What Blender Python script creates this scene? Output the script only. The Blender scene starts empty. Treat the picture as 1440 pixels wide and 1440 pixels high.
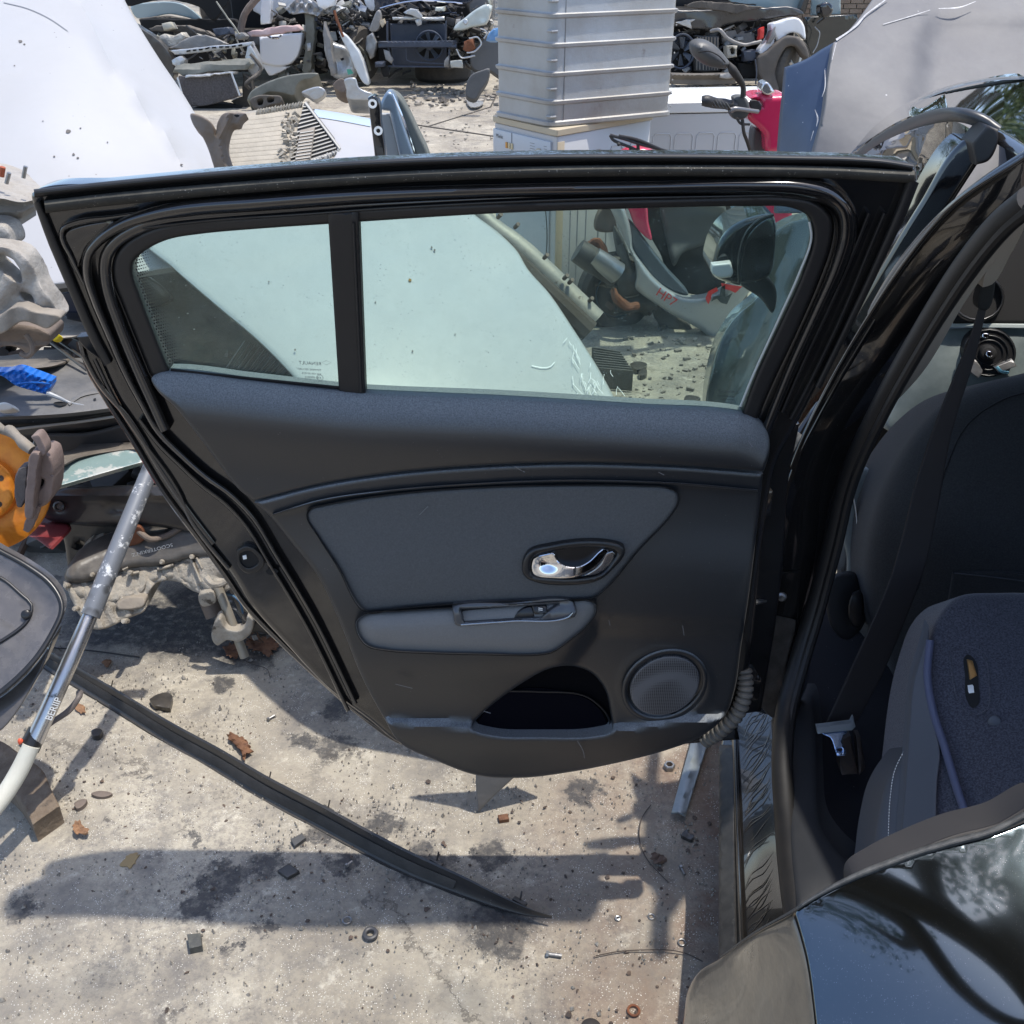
import bpy, bmesh, math, random
import numpy as np
from mathutils import Vector as V, Matrix
from mathutils.geometry import delaunay_2d_cdt
random.seed(7); np.random.seed(7)
R = math.radians
scene = bpy.context.scene
COL = scene.collection

# ------------------------------------------------------------------ camera, sky, sun, exposure
CAM = V((0, 0, 1.68)); PITCH = R(30)
cd = bpy.data.cameras.new('camera'); cam = bpy.data.objects.new('camera', cd); COL.objects.link(cam)
cam.location = CAM; cam.rotation_euler = (R(60), 0, 0)
cd.sensor_fit = 'HORIZONTAL'; cd.sensor_width = 36; cd.lens = 36.0
cd.clip_start = 0.02; cd.clip_end = 500
scene.camera = cam
SUN_EL, SUN_AZ = 75, 84            # azimuth measured from +Y towards +X
world = bpy.data.worlds.new('World'); scene.world = world; world.use_nodes = True
wn = world.node_tree.nodes; wl = world.node_tree.links
sky = wn.new('ShaderNodeTexSky'); sky.sky_type = 'NISHITA'; sky.sun_disc = False
sky.sun_elevation = R(SUN_EL); sky.sun_rotation = R(SUN_AZ); sky.air_density = 0.8; sky.dust_density = 1.2; sky.ozone_density = 0.5
wl.new(sky.outputs[0], wn['Background'].inputs[0]); wn['Background'].inputs[1].default_value = 0.15
sd = bpy.data.lights.new('sun', 'SUN'); sun = bpy.data.objects.new('sun', sd); COL.objects.link(sun)
sd.energy = 2.0; sd.angle = R(0.9); sd.color = (1.0, 0.95, 0.87)
_d = V((math.sin(R(SUN_AZ))*math.cos(R(SUN_EL)), math.cos(R(SUN_AZ))*math.cos(R(SUN_EL)), math.sin(R(SUN_EL))))
sun.rotation_euler = _d.to_track_quat('Z', 'Y').to_euler(); sun.location = (3, 5, 9)
vs = scene.view_settings
vs.view_transform = 'Standard'; vs.look = 'None'; vs.exposure = 1.12; vs.gamma = 1; vs.use_curve_mapping = False
scene.cycles.max_bounces = 8; scene.cycles.transparent_max_bounces = 12

# ------------------------------------------------------------------ helpers
C30, S30 = math.cos(PITCH), math.sin(PITCH)
def ray(u, v):
    up = (720-v)/1440
    return V(((u-720)/1440, C30+up*S30, -S30+up*C30))
def PY(u, v, Y):                   # point seen in that direction at distance Y in front
    r = ray(u, v); return CAM + r*(Y/r.y)
def PZ(u, v, Z=0.0):               # point seen in that direction at height Z
    r = ray(u, v); return CAM + r*((Z-CAM.z)/r.z)
def rays(u, v):
    up = (720-v)/1440
    return np.stack([(u-720)/1440, C30+up*S30, -S30+up*C30], -1)
def surf(pts):                     # smooth surface through points (u, v, Y); interpolates inverse depth, so 3 points give a true plane
    P = np.array(pts, float); u, v = P[:,0]/1000, P[:,1]/1000
    w = (C30+(720-P[:,1])/1440*S30)/P[:,2]; n = len(P)
    if n == 3:
        c = np.linalg.solve(np.stack([np.ones(3), u, v], 1), w)
        return lambda a, b: (C30+(720-b)/1440*S30)/(c[0]+c[1]*a/1000+c[2]*b/1000)
    def K(du, dv):
        r2 = du*du+dv*dv; return 0.5*r2*np.log(r2+1e-12)
    A = np.zeros((n+3, n+3)); A[:n,:n] = K(u[:,None]-u, v[:,None]-v)+np.eye(n)*1e-6
    A[:n,n] = 1; A[:n,n+1] = u; A[:n,n+2] = v; A[n:,:n] = A[:n,n:].T
    c = np.linalg.solve(A, np.r_[w, 0, 0, 0])
    def f(a, b):
        a = np.asarray(a, float)/1000; bb = np.asarray(b, float)
        q = bb/1000
        ww = K(a[...,None]-u, q[...,None]-v)@c[:n]+c[n]+c[n+1]*a+c[n+2]*q
        return (C30+(720-bb)/1440*S30)/ww
    return f
def Yof(Y, u, v):
    if callable(Y): return Y(np.asarray(u, float), np.asarray(v, float))
    return np.full(np.shape(u), float(Y))
def mp(u, v, Y, h=0.0):            # px -> 3D, h metres towards the viewer
    u = np.asarray(u, float); v = np.asarray(v, float)
    r = rays(u, v); y = Yof(Y, u, v); t = y/r[...,1]
    t = t - h/np.linalg.norm(r, axis=-1)
    return np.array(CAM)+r*t[...,None]
def P1(u, v, Y, h=0.0): return V(mp(np.array([u]), np.array([v]), Y, h)[0])

def cr(pts, closed=False, step=8.0, sharp=()):
    """Catmull-Rom through control points; a point whose 3rd item is the string 's' stays a corner."""
    n = len(pts); corner = [len(p) > 2 and p[-1] == 's' for p in pts]
    P = [np.array([x for x in p if not isinstance(x, str)], float) for p in pts]
    m = n if closed else n-1; out = []
    for i in range(m):
        p1, p2 = P[i], P[(i+1) % n]
        if closed: p0, p3 = P[i-1], P[(i+2) % n]
        else: p0 = P[i-1] if i > 0 else 2*p1-p2; p3 = P[i+2] if i+2 < n else 2*p2-p1
        if corner[i]: p0 = 2*p1-p2
        if corner[(i+1) % n]: p3 = 2*p2-p1
        L = np.linalg.norm((p2-p1)[:2]); k = max(1, int(round(L/step)))
        l0 = np.linalg.norm((p1-p0)[:2])+1e-6; l2 = np.linalg.norm((p3-p2)[:2])+1e-6; L += 1e-6
        m1 = ((p1-p0)/l0*L + (p2-p1))*0.5 if l0 else p2-p1
        m2 = ((p2-p1) + (p3-p2)/l2*L)*0.5
        for j in range(k):
            t = j/k; a = 2*t**3-3*t*t+1; b = t**3-2*t*t+t; c = -2*t**3+3*t*t; d = t**3-t*t
            out.append(a*p1+b*m1+c*p2+d*m2)
    if not closed: out.append(P[-1])
    return np.array(out)

def inside(px, py, poly):
    x, y = poly[:,0], poly[:,1]; x2, y2 = np.roll(x, -1), np.roll(y, -1)
    res = np.zeros(len(px), bool)
    for a, b, c, d in zip(x, y, x2, y2):
        if b == d: continue
        cond = ((b > py) != (d > py)) & (px < (c-a)*(py-b)/(d-b)+a)
        res ^= cond
    return res
def dist_to(px, py, poly):
    a = poly; b = np.roll(poly, -1, 0); best = np.full(len(px), 1e9)
    for i in range(len(a)):
        ax, ay = a[i]; dx, dy = b[i]-a[i]; L = dx*dx+dy*dy+1e-9
        t = np.clip(((px-ax)*dx+(py-ay)*dy)/L, 0, 1)
        best = np.minimum(best, (px-ax-t*dx)**2+(py-ay-t*dy)**2)
    return np.sqrt(best)

ROOT = {}
def base_of(o):
    while o is not None:
        if o in ROOT: return ROOT[o]
        o = o.parent
    return V((0, 0, 0))
def new_mesh(name, verts, faces, smooth=True, sharp=35):
    me = bpy.data.meshes.new(name)
    me.from_pydata([tuple(v) for v in verts], [], [tuple(int(i) for i in f) for f in faces])
    me.validate(); me.update()
    if smooth:
        me.polygons.foreach_set('use_smooth', [True]*len(me.polygons))
        try: me.set_sharp_from_angle(angle=R(sharp))
        except Exception: pass
    return me
def mk(name, data, m, par=None, smooth=True, sharp=35, label=None, kind=None, **tagk):
    verts, faces = data
    verts = np.array([tuple(v) for v in verts], float)
    b = base_of(par) if par is not None else V((0, 0, 0))
    if par is None and kind is None:   # a thing that is one mesh: origin at its base
        c = verts.mean(0); b = V((c[0], c[1], verts[:,2].min()))
    verts = verts-np.array(b)
    o = bpy.data.objects.new(name, new_mesh(name, verts, faces, smooth, sharp)); COL.objects.link(o)
    if m is not None:
        for mm in (m if isinstance(m, (list, tuple)) else [m]): o.data.materials.append(mm)
    if par is not None: o.parent = par
    else: o.location = b; ROOT[o] = b
    if label: o['label'] = label
    if kind: o['kind'] = kind
    for k, v in tagk.items(): o[k] = v
    return o
def thing(name, label, cat, loc=(0, 0, 0), group=None):
    o = bpy.data.objects.new(name, None); COL.objects.link(o); o.location = loc; ROOT[o] = V(loc)
    o.empty_display_size = 0.1
    o['label'] = label; o['category'] = cat
    if group: o['group'] = group
    return o
def tag(o, label, cat, group=None):
    o['label'] = label; o['category'] = cat
    if group: o['group'] = group
    return o
def join(*ds):
    vs_, fs = [], []
    for v, f in ds:
        k = len(vs_); vs_ += [tuple(x) for x in v]; fs += [tuple(i+k for i in q) for q in f]
    return vs_, fs

def relief(poly, Y, r=4, bulge=0.0, bs=30, thick=0.01, holes=(), step=10, h=None, h0=0.0, closed_back=True, back=(0, 1, 0.0), smooth=True, rk=1.0):
    """A solid plate whose front outline is poly (px), front surface Y(u, v) raised by h, rounded edge of radius r px."""
    S = lambda p: cr(p, True, min(step*0.7, 12)) if smooth else cr([tuple(q[:2])+('s',) for q in p], True, step)
    loops = [S(poly)]+[S(q) for q in holes]
    pts = []; edges = []
    for L in loops:
        k = len(pts); pts += [tuple(p[:2]) for p in L]; n = len(L)
        edges += [(k+i, k+(i+1) % n) for i in range(n)]
    nb = len(pts); L0 = loops[0][:, :2]
    extra = []
    if r > 0:
        for L in loops:
            L = L[:, :2]; t = np.roll(L, -1, 0)-np.roll(L, 1, 0); t /= np.linalg.norm(t, axis=1)[:, None]+1e-9
            nrm = np.stack([-t[:,1], t[:,0]], 1)
            for f in (0.12, 0.4, 0.8, 1.15):
                for sg in (1, -1): extra.append(L+nrm*sg*f*r)
    lo, hi = L0.min(0), L0.max(0)
    gx, gy = np.meshgrid(np.arange(lo[0]+step/2, hi[0], step), np.arange(lo[1]+step/2, hi[1], step))
    gx = gx+(np.arange(gx.shape[0])[:, None] % 2)*step*0.5
    G = np.stack([gx.ravel(), gy.ravel()], 1)
    def ok(Q):
        m = inside(Q[:,0], Q[:,1], L0)
        for H in loops[1:]: m &= ~inside(Q[:,0], Q[:,1], H[:, :2])
        return m
    def dist(Q):
        d = dist_to(Q[:,0], Q[:,1], L0)
        for H in loops[1:]: d = np.minimum(d, dist_to(Q[:,0], Q[:,1], H[:, :2]))
        return d
    allp = [np.array(pts)]
    if len(G): G = G[ok(G)]
    if len(G): G = G[dist(G) > max(step*0.35, r*1.3)]
    if len(G): allp.append(G)
    if extra:
        ks = []
        for i, E in enumerate(extra):
            f = (0.12, 0.4, 0.8, 1.15)[(i//2) % 4]
            E = E[ok(E)]
            if len(E): E = E[dist(E) > f*r*0.9]
            if len(E): ks.append(E)
        allp += ks
    A = np.concatenate(allp)
    vv, ee, ff, ov, _, _ = delaunay_2d_cdt([V((float(x), float(y))) for x, y in A], edges, [], 0, 1e-4)
    Q = np.array([(p.x, p.y) for p in vv]); F = np.array([f for f in ff if len(f) == 3])
    cen = Q[F].mean(1); F = F[ok(cen)]
    a, b, c = Q[F[:,0]], Q[F[:,1]], Q[F[:,2]]
    ar = (b[:,0]-a[:,0])*(c[:,1]-a[:,1])-(b[:,1]-a[:,1])*(c[:,0]-a[:,0])
    F[ar > 0] = F[ar > 0][:, ::-1]
    d = dist(Q); u, v = Q[:,0], Q[:,1]
    y = Yof(Y, u, v); pxm = (y/(C30+(720-v)/1440*S30))/1440
    hh = np.full(len(Q), h0)
    if r > 0:
        q = np.clip(1-d/r, 0, 1); hh -= r*pxm*rk*(1-np.sqrt(np.maximum(1-q*q, 0)))
    if bulge: hh += bulge*(1-np.exp(-d/bs))
    if h is not None: hh = hh+h(u, v, d)
    front = mp(u, v, Y, hh)
    verts = [tuple(x) for x in front]; faces = [tuple(f) for f in F]
    bk = np.array(back, float); bk = bk/np.linalg.norm(bk)*thick
    # boundary edges
    cnt = {}
    for f in F:
        for i in range(3):
            e = (f[i], f[(i+1) % 3]); cnt[e] = 1
    be = [e for e in cnt if (e[1], e[0]) not in cnt]
    idx = {}
    for e in be:
        for i in e:
            if i not in idx: idx[i] = len(verts); verts.append(tuple(front[i]+bk))
    for a_, b_ in be: faces.append((b_, a_, idx[a_], idx[b_]))
    if closed_back:
        bl = list(idx.keys()); inv = {k: i for i, k in enumerate(bl)}
        v2, _, f2, ov2, _, _ = delaunay_2d_cdt([V((float(Q[i,0]), float(Q[i,1]))) for i in bl], [(inv[a_], inv[b_]) for a_, b_ in be], [], 0, 1e-4)
        if len(v2) == len(bl):
            Q2 = np.array([(p.x, p.y) for p in v2]); F2 = np.array([f for f in f2 if len(f) == 3])
            if len(F2):
                F2 = F2[ok(Q2[F2].mean(1))]
                mapi = [None]*len(v2)
                for k2, lst in enumerate(ov2): mapi[k2] = idx[bl[lst[0]]]
                for f in F2:
                    a, b, c = Q2[f[0]], Q2[f[1]], Q2[f[2]]
                    s = (b[0]-a[0])*(c[1]-a[1])-(b[1]-a[1])*(c[0]-a[0])
                    g = tuple(mapi[i] for i in f)
                    faces.append(g if s > 0 else g[::-1])
    return verts, faces

def strip(path, Y, prof, closed=False, step=8, w=None, cap=True, own=False):
    """Sweep of a profile [(offset px, height m)] along a px path; own=True when path points carry their own Y."""
    P = cr(path, closed, step)
    Yv = P[:,2] if own else None
    P2 = P[:, :2]; n = len(P2)
    t = (np.roll(P2, -1, 0)-np.roll(P2, 1, 0))
    if not closed: t[0] = P2[1]-P2[0]; t[-1] = P2[-1]-P2[-2]
    t /= np.linalg.norm(t, axis=1)[:, None]+1e-9
    nr = np.stack([t[:,1], -t[:,0]], 1)
    ws = np.ones(n)
    if w is not None:
        ws = np.interp(np.linspace(0, 1, n), np.linspace(0, 1, len(w)), w)
    verts = []; k = len(prof)
    for o, hgt in prof:
        Q = P2+nr*(o*ws)[:, None]
        r_ = rays(Q[:,0], Q[:,1])
        y = Yv if own else Yof(Y, Q[:,0], Q[:,1])
        tt = y/r_[:,1]-hgt*ws/np.linalg.norm(r_, axis=1)
        verts.append(np.array(CAM)+r_*tt[:, None])
    verts = np.stack(verts, 1).reshape(-1, 3)
    faces = []
    for i in range(n if closed else n-1):
        j = (i+1) % n
        for q in range(k-1): faces.append((i*k+q, i*k+q+1, j*k+q+1, j*k+q))
    if cap and not closed:
        faces.append(tuple(range(k))[::-1]); faces.append(tuple((n-1)*k+q for q in range(k)))
    return [tuple(x) for x in verts], faces
def halfround(w, h, base=0.0, n=8, drop=0.01):
    p = [(-w, base-drop)]
    for i in range(n+1):
        a = math.pi*i/n; p.append((-w*math.cos(a), base+h*math.sin(a)))
    p.append((w, base-drop)); return p

def tube(pts, rad, n=10, cap=True, closed=False):
    P = [V(p) for p in pts]; m = len(P)
    rad = rad if isinstance(rad, (list, tuple)) else [rad]*m
    if len(rad) != m: rad = list(np.interp(np.linspace(0, 1, m), np.linspace(0, 1, len(rad)), rad))
    verts = []; faces = []; prev = None
    for i in range(m):
        if closed: t = P[(i+1) % m]-P[i-1]
        else: t = P[min(i+1, m-1)]-P[max(i-1, 0)]
        t = t.normalized() if t.length > 1e-9 else V((0, 0, 1))
        if prev is None:
            a = V((0, 0, 1)) if abs(t.z) < 0.9 else V((1, 0, 0)); x = t.cross(a).normalized()
        else:
            x = (prev-t*prev.dot(t)); x = x.normalized() if x.length > 1e-6 else t.orthogonal().normalized()
        prev = x; y = t.cross(x)
        for j in range(n):
            a = 2*math.pi*j/n; verts.append(P[i]+(x*math.cos(a)+y*math.sin(a))*rad[i])
    for i in range(m if closed else m-1):
        i2 = (i+1) % m
        for j in range(n):
            j2 = (j+1) % n; faces.append((i*n+j, i*n+j2, i2*n+j2, i2*n+j))
    if cap and not closed:
        faces.append(tuple(range(n))[::-1]); faces.append(tuple((m-1)*n+j for j in range(n)))
    return verts, faces
def smooth3(pts, k=6):
    P = [np.array(tuple(p), float) for p in pts]; out = []
    for i in range(len(P)-1):
        p1, p2 = P[i], P[i+1]; p0 = P[i-1] if i else 2*p1-p2; p3 = P[i+2] if i+2 < len(P) else 2*p2-p1
        for j in range(k):
            t = j/k; out.append(0.5*((2*p1)+(-p0+p2)*t+(2*p0-5*p1+4*p2-p3)*t*t+(-p0+3*p1-3*p2+p3)*t**3))
    out.append(P[-1]); return [V(p) for p in out]
def tpx(pts, r, n=10, k=5, **kw):      # tube through (u, v, Y) points, radius list in px
    P = [PY(*p) for p in pts]; rr = r if isinstance(r, (list, tuple)) else [r]*len(pts)
    if len(rr) != len(pts): rr = list(np.interp(np.linspace(0, 1, len(pts)), np.linspace(0, 1, len(rr)), rr))
    rm = [q*(p[2]/ray(p[0], p[1]).y)/1440 for q, p in zip(rr, pts)]
    S = smooth3(P, k) if k > 1 else P
    return tube(S, list(np.interp(np.linspace(0, 1, len(S)), np.linspace(0, 1, len(rm)), rm)), n, **kw)
def box(c, s, rot=None, bev=0.0):
    """Box centre c, size s, rot 3x3 Matrix; bev cuts every edge."""
    bm = bmesh.new(); bmesh.ops.create_cube(bm, size=1)
    for v in bm.verts: v.co = V((v.co.x*s[0], v.co.y*s[1], v.co.z*s[2]))
    if bev > 0: bmesh.ops.bevel(bm, geom=list(bm.edges), offset=bev, segments=2, affect='EDGES', profile=0.5)
    M_ = rot.to_3x3() if rot is not None else Matrix.Identity(3)
    vs_ = [M_@v.co+V(c) for v in bm.verts]; bm.verts.index_update()
    fs = [tuple(v.index for v in f.verts) for f in bm.faces]; bm.free(); return vs_, fs
def bar(a, b, w, h):
    a, b = V(a), V(b); d = b-a; q = d.to_track_quat('X', 'Z').to_matrix()
    return box((a+b)/2, (d.length, w, h), q, min(w, h)*0.15)
def lathe(prof, c, axis=(0, 0, 1), n=32, cap=True):
    """prof = [(radius, height along axis)]"""
    q = V(axis).to_track_quat('Z', 'Y').to_matrix(); verts = []; faces = []
    for r_, z in prof:
        for j in range(n):
            a = 2*math.pi*j/n; verts.append(q@V((r_*math.cos(a), r_*math.sin(a), z))+V(c))
    for i in range(len(prof)-1):
        for j in range(n):
            j2 = (j+1) % n; faces.append((i*n+j, i*n+j2, (i+1)*n+j2, (i+1)*n+j))
    if cap: faces.append(tuple(range(n))[::-1]); faces.append(tuple((len(prof)-1)*n+j for j in range(n)))
    return verts, faces
def blob(c, s, rot=None, noise=0.0, sub=2, seed=0):
    bm = bmesh.new(); bmesh.ops.create_icosphere(bm, subdivisions=sub, radius=1)
    rnd = random.Random(seed)
    M_ = rot.to_3x3() if rot is not None else Matrix.Identity(3)
    vs_ = []
    for v in bm.verts:
        k = 1+rnd.uniform(-noise, noise); vs_.append(M_@V((v.co.x*s[0]*k, v.co.y*s[1]*k, v.co.z*s[2]*k))+V(c))
    bm.verts.index_update()
    fs = [tuple(v.index for v in f.verts) for f in bm.faces]; bm.free(); return vs_, fs
def rotm(x=0, y=0, z=0):
    return (Matrix.Rotation(R(z), 3, 'Z')@Matrix.Rotation(R(y), 3, 'Y')@Matrix.Rotation(R(x), 3, 'X'))
def text(name, s, m, par, org, xdir, ydir, size, extr=0.0002, mirror=False, shear=0.0, align='LEFT', kind=None):
    cu = bpy.data.curves.new(name, 'FONT'); cu.body = s; cu.size = 1; cu.align_x = align; cu.shear = shear
    cu.extrude = 0; cu.resolution_u = 3
    ob = bpy.data.objects.new(name, cu); COL.objects.link(ob)
    dg = bpy.context.evaluated_depsgraph_get(); me = bpy.data.meshes.new_from_object(ob.evaluated_get(dg))
    x = V(xdir).normalized()*size; y = V(ydir).normalized()*size
    n_ = x.cross(y).normalized()*extr
    vs_ = [V(org)+x*(v.co.x)+y*v.co.y+n_ for v in me.vertices]
    fs = [tuple(p.vertices) for p in me.polygons]
    bpy.data.objects.remove(ob); bpy.data.curves.remove(cu); bpy.data.meshes.remove(me)
    return mk(name, (vs_, fs), m, par, smooth=False, kind=kind)

# ------------------------------------------------------------------ materials
MATS = {}
def M(name, col, rough=0.5, metal=0.0, var=None, bump=None, dust_or_light=None, coat=0.0, spec=0.5, speck=None, wear=None, sheen=0.0, emit=None):
    """var=(scale, amount, colour2); bump=(scale, strength[, detail]); dust=(colour, amount, scale): lies on upward faces; the door trim paints its ledge highlight with it; speck=(colour, scale, density)"""
    if name in MATS: return MATS[name]
    m = bpy.data.materials.new(name); m.use_nodes = True; MATS[name] = m
    nt = m.node_tree; N, L = nt.nodes, nt.links; b = N['Principled BSDF']
    b.inputs['Base Color'].default_value = (*col, 1); b.inputs['Roughness'].default_value = rough
    b.inputs['Metallic'].default_value = metal; b.inputs['Coat Weight'].default_value = coat
    b.inputs['Coat Roughness'].default_value = 0.03; b.inputs['Specular IOR Level'].default_value = spec
    if sheen: b.inputs['Sheen Weight'].default_value = sheen; b.inputs['Sheen Roughness'].default_value = 0.4
    tc = N.new('ShaderNodeTexCoord'); cur = None
    def noise(sc, det=4, rg=0.55):
        n = N.new('ShaderNodeTexNoise'); n.inputs['Scale'].default_value = sc; n.inputs['Detail'].default_value = det
        n.inputs['Roughness'].default_value = rg; L.new(tc.outputs['Object'], n.inputs['Vector']); return n
    def ramp(src, lo, hi, a=0.0, bb=1.0):
        r_ = N.new('ShaderNodeMapRange'); r_.inputs[1].default_value = lo; r_.inputs[2].default_value = hi
        r_.inputs[3].default_value = a; r_.inputs[4].default_value = bb; L.new(src, r_.inputs[0]); return r_.outputs[0]
    def mix(fac, c1, c2):
        x = N.new('ShaderNodeMix'); x.data_type = 'RGBA'
        if isinstance(fac, float): x.inputs[0].default_value = fac
        else: L.new(fac, x.inputs[0])
        for s_, cc in ((6, c1), (7, c2)):
            if isinstance(cc, tuple): x.inputs[s_].default_value = (*cc, 1)
            else: L.new(cc, x.inputs[s_])
        return x.outputs[2]
    cur = col
    rcur = None
    if var:
        n = noise(var[0], 6, 0.65); f = ramp(n.outputs['Fac'], 0.38, 0.68, 0, var[1]); cur = mix(f, cur, var[2])
    if wear:
        n = noise(wear[1], 8, 0.7); f = ramp(n.outputs['Fac'], wear[2], wear[2]+0.04, 0, 1); cur = mix(f, cur, wear[0])
    if speck:
        vo = N.new('ShaderNodeTexVoronoi'); vo.inputs['Scale'].default_value = speck[1]; L.new(tc.outputs['Object'], vo.inputs['Vector'])
        f = ramp(vo.outputs['Distance'], speck[2], speck[2]*0.6, 0, 0.8)
        n = noise(speck[1]*0.3, 2); f2 = ramp(n.outputs['Fac'], 0.5, 0.6)
        mm = N.new('ShaderNodeMath'); mm.operation = 'MULTIPLY'; L.new(f, mm.inputs[0]); L.new(f2, mm.inputs[1])
        cur = mix(mm.outputs[0], cur, speck[0])
    if dust_or_light:
        n = noise(dust_or_light[2], 7, 0.7); f = ramp(n.outputs['Fac'], 0.35, 0.7, dust_or_light[1]*0.25, dust_or_light[1])
        ge = N.new('ShaderNodeNewGeometry'); sp = N.new('ShaderNodeSeparateXYZ'); L.new(ge.outputs['Normal'], sp.inputs[0])
        up = ramp(sp.outputs['Z'], -0.3, 0.8, 0.35, 1.0) if len(dust_or_light) < 4 else ramp(sp.outputs['Z'], dust_or_light[3], dust_or_light[3]+0.6, 0.0, 1.0)
        mm = N.new('ShaderNodeMath'); mm.operation = 'MULTIPLY'; L.new(f, mm.inputs[0]); L.new(up, mm.inputs[1])
        cur = mix(mm.outputs[0], cur, dust_or_light[0])
        rr = N.new('ShaderNodeMapRange'); L.new(mm.outputs[0], rr.inputs[0]); rr.inputs[3].default_value = rough; rr.inputs[4].default_value = min(1, rough+0.6)
        L.new(rr.outputs[0], b.inputs['Roughness'])
        if coat:
            r2 = N.new('ShaderNodeMapRange'); L.new(mm.outputs[0], r2.inputs[0]); r2.inputs[3].default_value = coat; r2.inputs[4].default_value = 0
            L.new(r2.outputs[0], b.inputs['Coat Weight'])
    if not isinstance(cur, tuple): L.new(cur, b.inputs['Base Color'])
    if bump:
        n = noise(bump[0], bump[2] if len(bump) > 2 else 3, 0.6)
        bp = N.new('ShaderNodeBump'); bp.inputs['Strength'].default_value = bump[1]; bp.inputs['Distance'].default_value = 0.3/bump[0]
        L.new(n.outputs['Fac'], bp.inputs['Height']); L.new(bp.outputs[0], b.inputs['Normal'])
    if emit:
        b.inputs['Emission Color'].default_value = (*emit, 1); b.inputs['Emission Strength'].default_value = 1
    return m
def glassmat(name, tint, dust_or_light=(0.5, 0.55, 0.5), amount=0.08, scale=14, gloss=1.0):
    m = bpy.data.materials.new(name); m.use_nodes = True; nt = m.node_tree; N, L = nt.nodes, nt.links
    N.remove(N['Principled BSDF']); out = N['Material Output']
    tr = N.new('ShaderNodeBsdfTransparent'); tr.inputs[0].default_value = (*tint, 1)
    gl = N.new('ShaderNodeBsdfGlossy'); gl.inputs['Roughness'].default_value = 0.015
    di = N.new('ShaderNodeBsdfDiffuse'); di.inputs[0].default_value = (*dust_or_light, 1)
    tl = N.new('ShaderNodeBsdfTranslucent'); tl.inputs[0].default_value = (*dust_or_light, 1)
    fr = N.new('ShaderNodeFresnel'); fr.inputs[0].default_value = 1.45
    tc = N.new('ShaderNodeTexCoord'); n = N.new('ShaderNodeTexNoise'); n.inputs['Scale'].default_value = scale; n.inputs['Detail'].default_value = 8
    n.inputs['Roughness'].default_value = 0.75; L.new(tc.outputs['Object'], n.inputs['Vector'])
    mr = N.new('ShaderNodeMapRange'); mr.inputs[1].default_value = 0.35; mr.inputs[2].default_value = 0.75; mr.inputs[3].default_value = amount*0.4; mr.inputs[4].default_value = amount*1.8
    L.new(n.outputs['Fac'], mr.inputs[0])
    vo = N.new('ShaderNodeTexVoronoi'); vo.inputs['Scale'].default_value = 160; L.new(tc.outputs['Object'], vo.inputs['Vector'])
    sp = N.new('ShaderNodeMapRange'); sp.inputs[1].default_value = 0.2; sp.inputs[2].default_value = 0.1; sp.inputs[3].default_value = 0; sp.inputs[4].default_value = 0.35
    L.new(vo.outputs['Distance'], sp.inputs[0])
    n2 = N.new('ShaderNodeTexNoise'); n2.inputs['Scale'].default_value = 40; L.new(tc.outputs['Object'], n2.inputs['Vector'])
    m2 = N.new('ShaderNodeMapRange'); m2.inputs[1].default_value = 0.5; m2.inputs[2].default_value = 0.62; L.new(n2.outputs['Fac'], m2.inputs[0])
    mu = N.new('ShaderNodeMath'); mu.operation = 'MULTIPLY'; L.new(sp.outputs[0], mu.inputs[0]); L.new(m2.outputs[0], mu.inputs[1])
    ad = N.new('ShaderNodeMath'); ad.operation = 'ADD'; L.new(mr.outputs[0], ad.inputs[0]); L.new(mu.outputs[0], ad.inputs[1])
    dd = N.new('ShaderNodeMixShader'); dd.inputs[0].default_value = 0.5; L.new(di.outputs[0], dd.inputs[1]); L.new(tl.outputs[0], dd.inputs[2])
    mx = N.new('ShaderNodeMixShader'); L.new(ad.outputs[0], mx.inputs[0]); L.new(tr.outputs[0], mx.inputs[1]); L.new(dd.outputs[0], mx.inputs[2])
    fm = N.new('ShaderNodeMath'); fm.operation = 'MULTIPLY'; fm.inputs[1].default_value = gloss; L.new(fr.outputs[0], fm.inputs[0])
    m3 = N.new('ShaderNodeMixShader'); L.new(fm.outputs[0], m3.inputs[0]); L.new(mx.outputs[0], m3.inputs[1]); L.new(gl.outputs[0], m3.inputs[2])
    L.new(m3.outputs[0], out.inputs[0]); MATS[name] = m; return m

DUST = (0.34, 0.30, 0.24)
m_paint = M('black car paint', (0.006, 0.006, 0.007), 0.12, 0, coat=1.0, dust_or_light=(DUST, 0.05, 6), speck=((0.25, 0.24, 0.22), 300, 0.12))
m_paint_d = M('dusty black car paint', (0.006, 0.006, 0.007), 0.18, 0, coat=0.9, dust_or_light=((0.30, 0.26, 0.2), 0.07, 9))
m_rubber = M('black rubber', (0.007, 0.007, 0.008), 0.5, bump=(300, 0.1), dust_or_light=(DUST, 0.035, 20))
m_rubber_d = M('dusty rubber', (0.014, 0.014, 0.014), 0.8, bump=(200, 0.3), dust_or_light=((0.42, 0.38, 0.28), 0.22, 30), speck=((0.4, 0.38, 0.34), 220, 0.2))
m_trim = M('soft grained plastic', (0.0085, 0.0105, 0.0135), 0.40, bump=(420, 0.40, 3), dust_or_light=((0.34, 0.37, 0.39), 0.72, 500, 0.14), spec=0.8, sheen=0.06, speck=((0.30, 0.30, 0.30), 120, 0.06))  # pale tone on upward faces paints the ledge highlight into the colour
m_fabric = M('grey fabric', (0.066, 0.068, 0.069), 0.8, bump=(420, 0.7, 3), var=(330, 0.6, (0.100, 0.102, 0.103)), sheen=0.2)
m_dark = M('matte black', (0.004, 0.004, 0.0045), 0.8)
m_plastic = M('satin black plastic', (0.009, 0.010, 0.012), 0.3, bump=(500, 0.08), dust_or_light=(DUST, 0.04, 15))
m_chrome = M('chrome', (0.75, 0.76, 0.78), 0.06, 1.0)
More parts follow.
